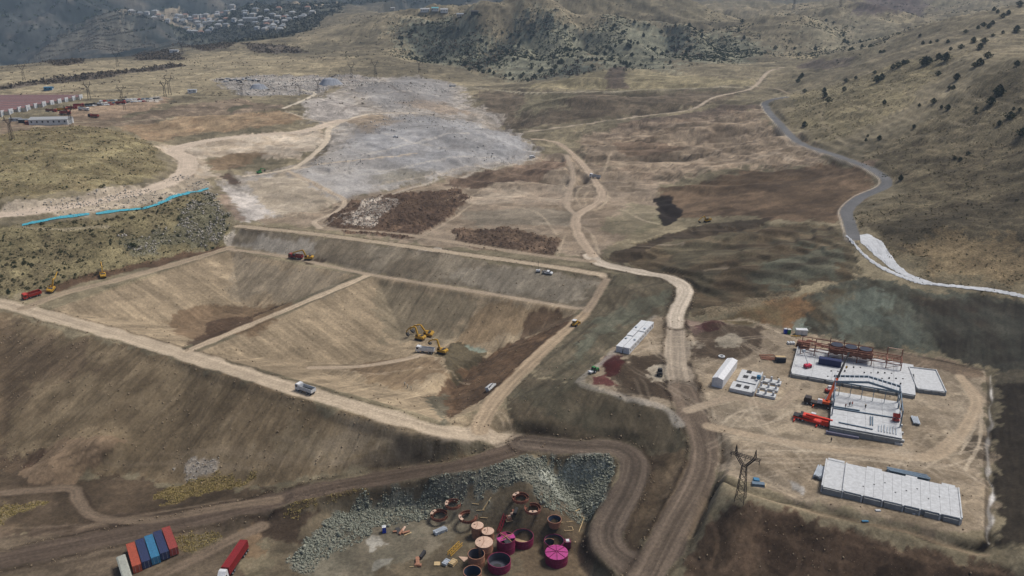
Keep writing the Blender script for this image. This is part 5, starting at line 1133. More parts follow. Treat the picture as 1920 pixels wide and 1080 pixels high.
# ------------------------------------------------------------------ concrete works of the plant
def frame3(A, Bx, D, z):
    a, b, d = PZ(*A, z), PZ(*Bx, z), PZ(*D, z); L = math.hypot(b[0] - a[0], b[1] - a[1]); rz = math.atan2(b[1] - a[1], b[0] - a[0])
    W = -(d[0] - a[0]) * math.sin(rz) + (d[1] - a[1]) * math.cos(rz); return a, rz, L, W
# long slab
z0 = 1.6; ZT = 4.0
a, rz, L, W = frame3((1543,911), (1802,972), (1559,862), ZT)
t = thing('concrete_foundation', 'long white concrete foundation of cast panels with stepped sides', 'foundation', (a[0], a[1], z0), rz)
H = ZT - z0
B().box(.2, L - .2, .2, W - .2, -.8, H - .32).build('base_wall', 'conc2', t)
x = 0
for k, fr_w in enumerate([.155, .155] + [.069] * 10):
    w_ = fr_w * L; dy0 = [0, .0, .0, .3][k % 4] * .5; 
    p = B().box(x + .025, x + w_ - .025, .05, W - .05, H - .3, H + .006 * (k % 3) - .25 * (k == 0)).build('slab_panel', 'conc', t); x += w_
edge = [(.0, .155, .5), (.16, .30, .45), (.31, .45, .5), (.46, .6, .4), (.61, .72, .55), (.75, .86, .5), (.88, 1, .6)]
for k, (f0, f1, hh) in enumerate(edge):
    B().box(f0 * L + .1, f1 * L - .3, -.42, -.02, -.6, H - hh).build('near_wall', 'conc2', t)
    B().box(f1 * L - .28, f1 * L + .08, -.55, -.02, -.6, H + .06).build('pier', 'conc', t)
    if k % 2 == 0: B().box(f0 * L + .2, f1 * L - .6, W + .02, W + 1.1, -.6, H - .1).build('far_step', 'conc', t)
    else: B().box(f0 * L + .2, f1 * L - .6, W + .02, W + .4, -.6, H - .6).build('far_wall', 'conc2', t)
B().box(-.45, -.02, .1, W - .1, -.6, H + .12).build('end_wall', 'conc', t); B().box(L + .02, L + .4, .1, W - .1, -.6, H + .25).build('end_wall', 'conc', t); B().box(.155 * L - .25, .155 * L + .15, .1, W - .1, H + .03, H + .28).build('cross_wall', 'conc', t)
for k in range(8): B().cyl((L * (.3 + .08 * k), W * (.3 + .4 * (k * .37 % 1)), H + .03), (L * (.3 + .08 * k), W * (.3 + .4 * (k * .37 % 1)), H + .09), .22, n=10).build('drain_cover', 'dark', t)
bundle(1537, 890, rz + R(82), 6.5, 6, 'galv', 'grey steel sections stacked at the end wall of the long foundation', 4, .4)
bundle(1702, 892, rz + R(1), 11, 5, 'steel', 'long blue grey girders lying behind the long foundation', 3, .42)
# main slab and the small slab beside it
ZA = 4.1; zg = 2.9
a, rz, L, W = frame3((1484,700), (1717,741), (1510,651), ZA)
t = thing('concrete_foundation', 'large concrete slab under the rusty steel frame', 'foundation', (a[0], a[1], zg), rz); H = ZA - zg
B().box(.1, L - .1, .1, W - .1, -.8, H - .2).build('base', 'conc2', t)
for i in range(6):
    for j in range(3): B().box(L * i / 6 + .04, L * (i + 1) / 6 - .04, W * j / 3 + .04, W * (j + 1) / 3 - .04, H - .19, H + .015 * ((i * 3 + j * 5) % 4)).build('slab_panel', 'conc', t)
B().box(-.3, .08, 0, W, -.6, H + .7).build('side_wall', 'conc', t)
for k in range(7): B().box(L * k / 7 + .3, L * (k + 1) / 7 - .5, -.5, -.02, -.6, H - .25 - .15 * (k % 2)).build('near_wall', 'conc2', t)
for k in range(26):
    x_, y_ = L * (.3 + .62 * (k * .618 % 1)), W * (.1 + .5 * (k * .414 % 1)); B().box(x_ - .25, x_ + .25, y_ - .2, y_ + .2, H + .05, H + .25 + .2 * (k % 3)).build('starter_bars', 'dark', t)
FA = (a, rz, L, W, zg + H)
a, rz2, L2, W2 = frame3((1719,727), (1775,734), (1720,689), ZA + .3)
t = thing('concrete_foundation', 'small square concrete slab with low rim walls beside the large slab', 'foundation', (a[0], a[1], zg), rz2); H2 = ZA + .3 - zg
B().box(.1, L2 - .1, .1, W2 - .1, -.8, H2 - .5).build('base', 'conc2', t); B().box(.3, L2 - .3, .3, W2 - .3, H2 - .49, H2 - .3).build('slab_panel', 'conc', t)
B().box(0, L2, W2 - .3, W2, -.5, H2 + .1).box(L2 - .3, L2, 0, W2 - .31, -.5, H2 + .1).box(0, .3, 0, W2 - .31, -.5, H2 + .1).build('rim_wall', 'conc', t)
for k in range(4): B().box(L2 * k / 4 + .1, L2 * (k + 1) / 4 - .15, -.35, -.01, -.5, H2 - .35 - .1 * (k % 2)).build('near_wall', 'conc2', t)
# slab with the portal frame
ZB = 4.2
a, rz, L, W = frame3((1556,797), (1692,822), (1576,735), ZB)
t = thing('concrete_foundation', 'concrete slab with high near wall under the blue grey portal frame', 'foundation', (a[0], a[1], 2.2), rz); H = ZB - 2.2
B().box(.1, L - .1, .1, W - .1, -.8, H - .22).build('base', 'conc2', t)
for i in range(4):
    for j in range(3): B().box(L * i / 4 + .03, L * (i + 1) / 4 - .03, W * j / 3 + .03, W * (j + 1) / 3 - .03, H - .2, H + .012 * ((i + 2 * j) % 3)).build('slab_panel', 'conc', t)
for k in range(5): B().box(L * k / 5 + .04, L * (k + 1) / 5 - .04, -.6, -.03, -.8, H - .5).build('near_wall', 'conc2', t)
B().box(-.9, L * .42, -1.6, -.65, -.7, .25).build('footing', mat('footing_grey', (120, 118, 134), .9), t); B().box(L - 2.0, L + .3, -1.0, -.65, -.7, .5).build('footing', 'conc', t)
for k in range(5): B().box(L + .05, L + .9, W * (.05 + .2 * k), W * (.05 + .2 * k) + .8, -.7, .6).build('pad_footing', 'conc', t)
zb = 2.2 + H
f = thing('steel_portal_frame', 'blue grey steel portal frame with purlins on the concrete slab', 'steel frame', (a[0], a[1], zb), rz); FB = (a, rz, L, W, zb)
HE, HR = 6.2, 8.0
for y_ in (W - .6, W - 5.4):
    for x_ in (.4, L - .4): B().bar((x_, y_, 0), (x_, y_, HE), .5, .4).build('column', 'steel', f)
    B().bar((.4, y_, HE), (L / 2, y_, HR), .3, .75).build('rafter', 'steel', f); B().bar((L / 2, y_, HR), (L - .4, y_, HE), .3, .75).build('rafter', 'steel', f)
for k in range(15):
    x_ = .4 + (L - .8) * k / 14; z_ = HE + (HR - HE) * (1 - abs(x_ - L / 2) / (L / 2 - .4)) + .48
    B().bar((x_, W - 5.7, z_), (x_, W - .3, z_), .2, .24).build('purlin', 'galv', f)
for s, x_ in ((-1, .4), (1, L - .4)):
    for y_ in (W * .28, W * .52): B().bar((x_, y_, 0), (x_, y_, HE), .45, .38).build('column', 'steel', f)
    B().bar((x_, W * .28, HE - .15), (x_, W - .7, HE - .15), .3).build('eave_beam', 'steel', f); B().bar((x_, W * .28, HE * .5), (x_, W - .7, HE * .5), .22).build('side_rail', 'galv', f)
for k in range(5): x_ = L * (.1 + .17 * k); B().bar((x_, W - 3.0, 0), (x_, W - 3.0, HE - 1), .2).build('gable_post', 'steel', f)
B().bar((.6, W - 3.0, HE - 1), (L - .6, W - 3.0, HE - 1), .26).build('gable_rail', 'steel', f)
def onslab(F, u, v, dz=0): (a_, r_, L_, W_, z_) = F; x_, y_ = u * L_, v * W_; return (a_[0] + x_ * math.cos(r_) - y_ * math.sin(r_), a_[1] + x_ * math.sin(r_) + y_ * math.cos(r_), z_ + .04 + dz)
GBM = 'loose steel members on the slabs'
def beam_on(F, u0, v0, u1, v1, w_, m, lb):
    p, q = onslab(F, u0, v0), onslab(F, u1, v1); d = Vector((q[0] - p[0], q[1] - p[1], 0)); o = B().box(0, d.length, -w_ / 2, w_ / 2, .02, .08).box(0, d.length, -.05, .05, .081, .3).box(0, d.length, -w_ / 2, w_ / 2, .301, .36).build('steel_beam', m, None, p, math.atan2(d.y, d.x)); tag(o, lb, 'beam', GBM)
beam_on(FB, .04, .47, .95, .50, .45, 'steel', 'long blue grey rafter lying right across the portal slab'); beam_on(FB, .04, .52, .42, .53, .4, 'steel', 'shorter blue grey rafter lying beside the long one')
beam_on(FB, .12, .1, .6, .08, .35, 'steel', 'thin steel rail lying along the near edge of the portal slab')
for k in range(7): beam_on(FB, .68 + .04 * k, .06, .69 + .04 * k, .22 + .02 * (k % 3), .25, 'galv', 'short galvanised purlin in the row laid out on the portal slab')
for k in range(2): beam_on(FB, .57 + .03 * k, .18, .575 + .03 * k, .42, .3, 'steel', 'blue grey beam of the pair lying across the slab joint')
bundle(1716, 790, R(75), 5.0, 5, 'galv', 'silver purlins stacked on the ground beside the portal slab', 2, .4)
lift = thing('scissor_lift', 'red scissor lift standing at the edge of the portal slab', 'lift', onslab(FB, .93, .42), FB[1])
B().box(-1.1, 1.1, -.6, .6, .25, .8).build('chassis', 'red', lift); wheels(lift, (-.75, .75), .55, .25, .2); B().bar((-.8, 0, .85), (.8, 0, 1.6), .2).bar((.8, .2, .85), (-.8, .2, 1.6), .2).build('scissor_arms', 'dark', lift)
B().box(-1.1, 1.1, -.6, .6, 1.65, 1.75).box(-1.1, 1.1, -.6, -.55, 1.76, 2.7).box(-1.1, 1.1, .55, .6, 1.76, 2.7).build('platform', 'red', lift)
lift2 = thing('boom_lift', 'magenta boom lift with thin arm on the large slab', 'lift', onslab(FA, .12, .28), .4)
B().box(-1.3, 1.3, -.9, .9, .5, 1.4).build('turret', mat('lift_red', (190, 40, 70)), lift2); wheels(lift2, (-.9, .9), .85, .42, .3); B().bar((0, 0, 1.5), (.2, 3.0, 5.5), .3).build('arm', 'white', lift2); B().box(-.4, .8, 2.8, 3.6, 5.2, 6.2).build('basket', 'galv', lift2)

# rusty steel frame with hoppers
a, rz, L, W, z_ = FA
q0 = onslab(FA, .03, .72); q1 = onslab(FA, .9, .74)
f = thing('steel_structure', 'rust coloured steel frame with three dark topped vessels', 'steel frame', (q0[0], q0[1], z_), rz)
LS = .86 * L; n = 8; D_ = 6.0; H1, H2_, = 4.2, 6.6
xs = [LS * i / (n - 1) for i in range(n)]
for i, x_ in enumerate(xs):
    for y_ in (0, D_):
        hh = H2_ if i in (2, 3, 4) else (H1 + 1.0 if i in (0, 1, 5) else H1 - .6 + (2.8 if (y_ and i >= 6) else 0))
        B().bar((x_, y_, 0 if y_ == 0 else -1.2), (x_, y_, hh), .32).build('column', 'rust', f)
    B().bar((x_, -.1, H1 - .8), (x_, D_ + .1, H1 - .8), .28).build('cross_beam', 'rust', f)
for y_ in (0, D_):
    for i in range(n - 1):
        B().bar((xs[i] + .17, y_, H1 - .8), (xs[i + 1] - .17, y_, H1 - .8), .26).build('beam', 'rust', f); B().bar((xs[i] + .17, y_, 2.2), (xs[i + 1] - .17, y_, 2.2), .2).build('beam', 'rust', f)
        if i in (1, 2, 3, 4): B().bar((xs[i] + .17, y_, H1 + .9), (xs[i + 1] - .17, y_, H1 + .9), .26).build('beam', 'rust', f)
        if i % 2 == 0: B().bar((xs[i], y_, .1), (xs[i + 1], y_, 2.1), .14).build('brace', 'rust2', f)
B().bar((xs[6] + .17, D_, 6.2), (xs[7] - .17, D_, 6.2), .22).build('beam', 'tanlid', f)
for i in (2, 3, 4):
    x_ = (xs[i] + xs[i + 1]) / 2; hw = (xs[i + 1] - xs[i]) / 2 - .22
    v_ = B().box(-hw, hw, .35, .6, 2.35, 4.3).box(-hw, hw, D_ - .7, D_ - .45, 2.35, 4.3).box(-hw, hw, .61, D_ - .71, 2.35, 2.5).build('hopper', 'rust', f, (x_, 0, 0)); B().prism([(-hw + .3, 2.34), (hw - .3, 2.34), (hw * .3, 1.5), (-hw * .3, 1.5)], 2.0, D_ - 2.2).build('hopper_cone', 'rust2', v_)
    B().cyl((0, D_ * .6, 4.95), (0, D_ * .6, 5.05), hw * .97, n=24).build('fan_drum', 'rust', v_); B().cyl((0, D_ * .6, 5.06), (0, D_ * .6, 5.12), hw * .95, n=24).build('fan_cover', mat('vessel_top', (40, 46, 62), .6), v_)
    for s in (-.5, .5): B().cyl((s * hw, .34, 4.0), (s * hw, .05, 4.0), .4, n=12).build('manhole', 'tan', v_)
    for q in range(5): B().bar((-hw + .1 + q * hw * .48, .3, 2.4), (-hw + .1 + q * hw * .48, .3, 4.6), .12).build('stiffener', 'rust', v_)
for i in range(n - 1):
    for y_ in (D_ * .33, D_ * .66): B().bar((xs[i] + .17, y_, H1 - .62), (xs[i + 1] - .17, y_, H1 - .62), .2).build('floor_beam', 'rust' if (i + int(y_)) % 2 else 'tan', f)
    B().bar((xs[i] + .17, -.2, H1 + .2), (xs[i + 1] - .17, -.2, H1 + .2), .09).build('handrail', 'tan', f)
    if i in (0, 1, 5, 6): B().bar((xs[i], D_, .1), (xs[i + 1], D_, H1 - .9), .14).build('brace', 'rust2', f); B().bar((xs[i], 0, 2.3), (xs[i + 1], 0, H1 - .9), .12).build('brace', 'tan', f)
for i in (0, 1): B().bar((xs[i] + .17, 0, H1 + 1.0), (xs[i + 1] - .17, 0, H1 + 1.0), .22).build('beam', 'rust', f); B().bar((xs[i] + .17, D_, H1 + 1.0), (xs[i + 1] - .17, D_, H1 + 1.0), .22).build('beam', 'rust', f)
for k in range(14):
    x_ = LS * (.02 + .3 * (k * .37 % 1)); y_ = D_ * (k * .61 % 1); B().box(x_, x_ + 1.6 + k % 3, y_ - .25, y_ + .25, H1 - .65 + .3 * (k % 4), H1 - .4 + .3 * (k % 4)).build('floor_beam', 'rust' if k % 3 else 'tan', f)
for k in range(6): x_ = LS * (.7 + .04 * k); B().bar((x_, .3, H1 - .62), (x_ + .3, 1.8, H1 - .62), .3).build('floor_beam', 'tan', f)
st = thing('steel_stack', 'stacked rust coloured steel frames beside the structure', 'steel stack', onslab(FA, .04, .98), rz)
for k in range(6): B().box(-2.8 + .1 * k, 2.6, -1.2 + .3 * (k % 2), 1.2, .1 + .45 * k, .38 + .45 * k).build('frame_panel', 'rust' if k % 2 else 'tan', st)
bc = thing('shipping_container', 'dark blue container standing on the large slab under the rusty frame', 'container', onslab(FA, .30, .5), rz); container_mesh_parts(bc, mat('container_dark_blue', (30, 42, 84)), L=8.2)

# mobile crane and the red crane carrier
def crane(px, py, rz, lb, carrier, boomcol, tip=None):
    t = thing('mobile_crane', lb, 'crane', at(px, py), rz, 'mobile cranes at the plant')
    B().box(-5.6, 5.2, -1.2, 1.2, .85, 1.35).build('carrier', carrier, t); c = B().prism([(3.6, .7), (5.9, .7), (6.0, 1.7), (5.7, 2.6), (3.7, 2.6)], -1.22, 1.22, .05).build('driver_cab', carrier, t)
    B().prism([(6.04, 1.6), (5.82, 2.4), (5.74, 2.4), (5.96, 1.6)], -1.1, 1.1).build('windscreen', 'glass', c); wheels(t, (4.6, 3.2, -2.4, -3.8), 1.02, .58)
    B().box(-5.6, -.4, -1.1, 1.1, 1.36, 1.7).build('deck', 'dark', t)
    for x_ in (-4.9, 2.4):
        for s in (-1, 1): B().box(x_ - .2, x_ + .2, s * 1.2 if s > 0 else -2.6, 2.6 if s > 0 else -1.2, .5, .75).bar((x_, s * 2.5, 0), (x_, s * 2.5, .7), .3).build('outrigger', boomcol, t)
    s_ = B().box(-2.6, .9, -1.0, 1.0, 1.72, 2.6).build('superstructure', boomcol, t); o = B().box(-.2, 1.3, .55, 1.5, 1.75, 3.2).build('operator_cab', 'white', t); B().box(-.1, 1.33, .7, 1.4, 2.3, 3.0).build('window', 'glass', o)
    B().box(-3.5, -2.62, -1.2, 1.2, 1.75, 2.6).build('counterweight', 'dark', t)
    settle(t, 3); bpy.context.view_layer.update()
    b0 = Vector((-1.6, -.2, 2.7))
    e = t.matrix_world.inverted() @ Vector(tip) if tip else Vector((6.9, -.2, 3.0))
    m1 = b0.lerp(e, .45); m2 = b0.lerp(e, .75)
    B().bar(b0, m1, .75, .85).build('boom', boomcol, t); B().bar(m1, m2, .6, .68).build('boom_extension', 'dark' if tip else boomcol, t); B().bar(m2, e, .46, .52).build('boom_extension', 'dark' if tip else boomcol, t)
    B().bar(b0 + Vector((1.0, 0, -.4)), b0.lerp(e, .3) + Vector((0, 0, -.35)), .25).build('lifting_ram', 'galv', t)
    if tip: B().bar(e, e + Vector((.1, 0, -5.5)), .06).build('cable', 'dark', t); B().box(e.x - .15, e.x + .35, e.y - .2, e.y + .2, e.z - 6.3, e.z - 5.5).build('hook_block', 'yellow', t)
    return t
crane(1540, 762, head((1563,767),(1510,754),2.5) , 'black mobile crane with a long orange and black raised boom', mat('crane_black', (52, 46, 44), .6), 'orang', PD(1592, 661, 278))
crane(1519, 791, head((1488,781),(1550,796),2.5), 'bright red mobile crane with its boom folded', 'cred2', 'cred2')
tl = thing('telehandler', 'red and white handler parked under the crane boom', 'loader', at(1556, 735), R(20))
B().box(-1.8, 1.8, -.8, .8, .5, 1.3).build('body', 'red', tl); B().box(-.6, .6, .1, .9, 1.31, 2.3).build('cab', 'white', tl); wheels(tl, (-1.2, 1.2), .9, .5, .35); B().bar((-1.4, -.4, 1.6), (3.0, -.4, 1.2), .35).build('arm', 'white', tl)

# white store tent, cabins, footings and small things of the yard
z_ = float(P(1345, 727)[2]); hE = 3.5
pA, pB, pC, pD_ = PZ(1335.5,710,z_ + hE), PZ(1356,711,z_ + hE), PZ(1364,673,z_ + hE), PZ(1382.5,674.5,z_ + hE)
n0, n1_ = mid(pA, pB), mid(pC, pD_); rz = math.atan2(n1_[1] - n0[1], n1_[0] - n0[0]); L = math.hypot(n1_[0] - n0[0], n1_[1] - n0[1]); Wd = 4.0
t = thing('storage_tent', 'long white box shaped storage tent with a shallow gable roof', 'tent', (n0[0], n0[1], z_), rz)
for k in range(4): B().prism([(L * k / 4 + .02, 0), (L * (k + 1) / 4 - .02, 0), (L * (k + 1) / 4 - .02, hE), (L * k / 4 + .02, hE)], -Wd / 2, Wd / 2).build('wall_panel', 'cab', t)
rf = B(); rf.v += [(0, -Wd / 2 - .08, hE + .02), (0, 0, hE + .7), (0, Wd / 2 + .08, hE + .02), (L, -Wd / 2 - .08, hE + .02), (L, 0, hE + .7), (L, Wd / 2 + .08, hE + .02)]; rf.f += [(0, 1, 4, 3), (1, 2, 5, 4), (0, 2, 1), (3, 4, 5), (0, 3, 5, 2)]
rf.build('roof', 'cab', t)
za = float(P(1178, 655)[2]); pn = mid(PZ(1157,648,za + 2.6), PZ(1178.5,655,za + 2.6)); pf = mid(PZ(1207,602,za + 2.6), PZ(1222,605,za + 2.6)); rz = math.atan2(pf[1] - pn[1], pf[0] - pn[0]); L = math.hypot(pf[0] - pn[0], pf[1] - pn[1])
u, v = (math.cos(rz), math.sin(rz)), (-math.sin(rz), math.cos(rz)); nC = 5; cl = L / nC
for k in range(nC):
    for s in (-1, 1):
        x, y = pn[0] + u[0] * cl * (k + .5) + v[0] * s * 1.5, pn[1] + u[1] * cl * (k + .5) + v[1] * s * 1.5
        t = thing('site_cabin', 'white site cabin, %s from the red soil pile, %s' % (('first', 'second', 'third', 'fourth', 'fifth')[k], 'slope edge row' if s > 0 else 'roadside row'), 'cabin', (x, y, ground(x, y) - .05), rz, 'white site cabins in a double row')
        hh = 2.6 + .12 * ((k * 2 + s) % 3)
        B().box(-cl / 2 + .12, cl / 2 - .12, -1.3, 1.3, .15, hh - .12).build('wall', 'white', t); B().box(-cl / 2 + .06, cl / 2 - .06, -1.38, 1.38, hh - .12, hh).build('roof', 'white', t); B().box(-cl / 2 + .3, cl / 2 - .3, -1.2, 1.2, -.3, .15).build('skid', 'dark', t)
        if k % 2: B().box(-.8, .2, s * .4 - .4, s * .4 + .4, hh + .01, hh + .5).build('air_conditioner', 'galv', t)
        for q in (-1, 1): B().box(q * cl * .22 - .4, q * cl * .22 + .4, s * 1.31 - .01, s * 1.31 + .02, 1.0, 1.9).build('window', 'glass', t)
        B().box(-.4, .4, -s * 1.31 - .01, -s * 1.31 + .02, .2, 2.1).build('door', 'galv', t)
zf = 3.0
a, rz, L, W = frame3((1368,727), (1411,736), (1398,693), zf + .9)
t = thing('concrete_footing', 'stepped concrete footing with rectangular pits beside the white tent', 'footing', (a[0], a[1], zf - .1), rz)
B().box(0, L * .98, 0, W * .36, -.4, .9).build('base', 'conc', t); B().box(L * .1, L * .98, W * .42, W, -.4, .9).build('base', 'conc', t)
for i, (u_, v_) in enumerate(((.2, .12), (.55, .12), (.3, .6), (.65, .62), (.35, .86))): B().box(L * u_, L * (u_ + .22), W * v_, W * (v_ + .14), .901, .95).build('pit', 'dark', t)
B().box(L * .05, L * .9, W * .365, W * .415, -.4, .3).build('trench', 'dark', t); B().box(L * 1.0, L * 1.06, 0, W, -.4, 1.5).build('long_wall', 'conc', t)
t = thing('concrete_footing', 'concrete footing with square stub columns between the pits and the large slab', 'footing', (a[0] + L * 1.1 * math.cos(rz), a[1] + L * 1.1 * math.sin(rz), zf - .1), rz)
for j in range(3): B().box(.3, L * .85, W * (.04 + .32 * j), W * (.2 + .32 * j), -.4, .5).build('strip_base', 'conc', t)
for i in range(3):
    for j in range(3): x_, y_ = L * (.1 + .32 * i), W * (.12 + .32 * j); B().box(x_ - .35, x_ + .35, y_ - .35, y_ + .35, .501, 1.9 + .4 * ((i + j) % 2)).build('stub_column', 'conc', t)
bl = thing('water_tank', 'small bright blue water tank on the concrete footing', 'tank', (a[0] + L * 1.0 * math.cos(rz) - W * .62 * math.sin(rz), a[1] + L * 1.0 * math.sin(rz) + W * .62 * math.cos(rz), zf + 1.45), rz); B().cyl((0, 0, 0), (0, 0, 1.3), .75, n=14).build('barrel', 'sky', bl); B().cyl((0, 0, 1.3), (0, 0, 1.5), .3, n=10).build('cap', 'sky', bl)
heapr = thing('steel_scrap', 'tangled rusty steel bars in front of the footings', 'scrap', at(1434, 743), R(-8))
for k in range(16): B().bar((random.uniform(-4, 0), random.uniform(-1.1, 1.1), random.uniform(.1, .5)), (random.uniform(0, 4), random.uniform(-1.1, 1.1), random.uniform(.1, .6)), .14).build('bar', 'rust2', heapr)
t = thing('pipe_pile', 'loose pile of rusty pink pipes on the open yard', 'pipes', at(1437, 671), R(-12))
for k in range(15): x_, y_ = random.uniform(-3, .5), random.uniform(-2.2, 2.2); a_ = random.uniform(-.35, .35); l_ = random.uniform(4, 7); B().cyl((x_, y_, .2 + .1 * (k % 3)), (x_ + l_ * math.cos(a_), y_ + l_ * math.sin(a_), .2 + .1 * (k % 3)), .14, n=8).build('pipe', 'tan' if k % 3 else 'rust', t)
t = thing('generator', 'dark box generator with a pale wooden lid beside the pipe pile', 'generator', at(1463, 678), R(-5)); B().box(-1.8, 1.8, -1.2, 1.2, .1, 1.9).build('case', mat('generator_dark', (44, 48, 60)), t); B().box(-1.9, 1.9, -.2, 1.3, 1.91, 2.0).build('lid', 'wood', t); B().box(-1.9, 1.9, -1.3, -.25, 1.91, 2.05).build('lid_edge', 'dark', t)
t = thing('white_bags', 'small heap of white bulk bags beside the green bank', 'bags', at(1484, 646), 0)
for k in range(6): B().slab([(.5 * math.cos(q * 1.047), .5 * math.sin(q * 1.047)) for q in range(6)], .05, .9).build('bag', 'white', t, ((k % 3) * 1.1 - 1.1 + random.uniform(-.1, .1), (k // 3) * 1.1, 0))
t = thing('site_cabin', 'single white cabin beside the portable toilets', 'cabin', at(1502, 627), R(-6)); B().box(-2.3, 2.3, -1.1, 1.1, .15, 2.3).build('wall', 'white', t); B().box(-2.4, 2.4, -1.2, 1.2, 2.31, 2.45).build('roof', 'white', t); B().box(-.4, .4, -1.13, -1.1, .2, 2.0).build('door', 'galv', t)
t = thing('lifting_beam', 'yellow lifting beam lying before the white cabin', 'beam', at(1492, 631), 0); B().bar((-2, 0, .3), (2, 0, .3), .25).build('beam', 'yellow', t); B().bar((0, -.9, .3), (0, .9, .35), .2).build('cross_bar', 'yellow', t)
t = thing('manhole_ring', 'flat pale concrete ring lying on the yard behind the white tent', 'ring', at(1353, 669), 0); B().shell(.7, 1.3, .05, .4, n=24).build('ring', 'conc', t); B().cyl((0, 0, .06), (0, 0, .1), .69, n=20).build('core', 'dark', t)
t = thing('tarped_stack', 'stack of grey frames under a bright blue sheet near the pylon', 'stack', at(1421, 910), R(-10))
for k in range(4): B().box(-1.8, 1.8, -1.3 + .1 * k, .5, .1 + .25 * k, .28 + .25 * k).build('frame', 'steel', t)
B().prism([(-1.4, .3), (.6, .3), (.5, 1.3), (-1.2, 1.4)], .6, 2.1).build('blue_sheet', 'sky', t); B().bar((1.9, -.8, .3), (2.6, .9, .3), .2).build('pale_timber', 'wood', t)
tag(B().box(-.9, .9, -.3, .3, .02, .3).build('blue_sack', 'sky', None, at(1622, 978)), 'light blue sack lying on the edge of the ditch', 'sack')
for k, (px, py) in enumerate(((1646, 958), (1625, 940), (1667, 950), (1714, 963))): tag(B().box(-.7, .7, -.35, .35, .02, .35).build('concrete_block', 'conc', None, at(px, py), .3 * k), 'loose concrete block on the ground before the long foundation', 'block', 'concrete blocks before the long foundation')

# ------------------------------------------------------------------ pylons
def pylon(px, py, rz, lb, sc=1.0, group='lattice power pylons', base=None):
    t = thing('power_pylon', lb, 'pylon', at(px, py) if base is None else base, rz, group)
    nb, HN, HA = 1.35, 11.5, 14.6
    def w_(z): return nb + (.62 - nb) * z / HN
    for sx in (-1, 1):
        for sy in (-1, 1): B().bar((sx * nb, sy * nb, -.5), (sx * .62, sy * .62, HN), .14).build('leg', 'lattice', t)
    br = B(); lv = [0, 2.2, 4.3, 6.3, 8.2, 9.9, 11.5]
    for z0_, z1_ in zip(lv[:-1], lv[1:]):
        a_, b_ = w_(z0_), w_(z1_)
        for s in (-1, 1):
            for p, q in (((-a_, s * a_, z0_), (b_, s * b_, z1_)), ((a_, s * a_, z0_), (-b_, s * b_, z1_)), ((s * a_, -a_, z0_), (s * b_, b_, z1_)), ((s * a_, a_, z0_), (s * b_, -b_, z1_)), ((-b_, s * b_, z1_), (b_, s * b_, z1_)), ((s * b_, -b_, z1_), (s * b_, b_, z1_))): br.bar(p, q, .065)
    br.build('bracing', 'lattice', t)
    for s in (-1, 1):
        ar = B()
        for y_ in (-.5, .5): ar.bar((s * .62, y_, HN), (s * 2.9, y_ * .8, HA), .18).bar((s * .1, y_, HN), (s * 2.3, y_ * .8, HA), .14)
        for k in range(5): f0, f1 = k / 5, (k + 1) / 5; ar.bar((s * (.62 + 2.28 * f0), -.5, HN + 3.1 * f0), (s * (.1 + 2.2 * f1), .5, HN + 3.1 * f1), .09)
        ar.build('fork_arm', 'lattice', t)
        pk = B()
        for dx, dy in ((-.3, -.35), (.3, -.35), (.3, .35), (-.3, .35)): pk.bar((s * 2.7 + dx, dy, HA + .2), (s * 2.75, 0, HA + 3.0), .16)
        pk.bar((s * 2.5, 0, HA + 1.0), (s * 2.95, 0, HA + 1.0), .2).build('earth_peak', 'lattice', t)
    ca = B()
    for y_ in (-.4, .4):
        for z_ in (HA - .25, HA + .25): ca.bar((-4.3, y_, z_), (4.3, y_, z_), .12)
    for k in range(14): x_ = -4.3 + 8.6 * k / 14; ca.bar((x_, -.4, HA + .25), (x_ + .61, .4, HA + .25), .08).bar((x_, -.4, HA - .25), (x_ + .61, -.4, HA + .25), .08)
    ca.build('crossarm', 'lattice', t)
    for x_ in (-4.0, 0, 4.0): B().cyl((x_, 0, HA - 1.5), (x_, 0, HA - .3), .1, n=6).build('insulator', 'dark', t)
    t.scale = (sc,) * 3; return t
main_pylon = pylon(1388, 937, head((1366,851),(1418,866),15), 'dark lattice pylon with forked head standing by the ditch of the plant yard')
for px, py, sc, rz, lb in ((23,262,1.0,1.2,'lattice pylon at the end of the grassy hill below the pink sheds'), (134,238,1.0,.9,'lattice pylon standing over the white roofed depot'), (168,187,1.05,.3,'lattice pylon between the pink sheds and the car park'), (230,192,1.0,.4,'lattice pylon rising from the car park'), (234,206,.8,.4,'short lattice pylon below the parked cars'), (310,182,1.0,.2,'forked pylon of the pair beside the plateau track'), (319,178,1.2,.3,'tall pylon of the pair beside the plateau track'), (597,174,.95,.1,'pylon beside the loop of the pale track'), (454,182,.9,.3,'pylon at the edge of the stony field'), (563,180,.8,.2,'pylon before the grey gravel heap'), (46,154,1.3,.5,'pylon on the plateau rim above the hedge'), (221,126,1.3,.5,'pylon beside the hedge far across the plateau'), (342,102,1.3,.3,'pylon beyond the dark scrub patch on the plateau'), (660,150,1.3,.2,'pylon on the pale stony rise above the grey hill'), (704,145,1.3,.2,'forked pylon above the grey hill'), (786,136,1.0,.2,'pylon below the farm track on the hill'), (1036,128,1.2,.2,'pylon at the foot of the central bushy hills'), (1488,18,1.6,.2,'pylon on the saddle between the far hills'), (1575,14,1.5,.2,'pylon on top of the round far hill')):
    c = copy_tree(main_pylon); c.location = at(px, py); c.rotation_euler[2] = rz; c.scale = (sc,) * 3; c['label'] = lb

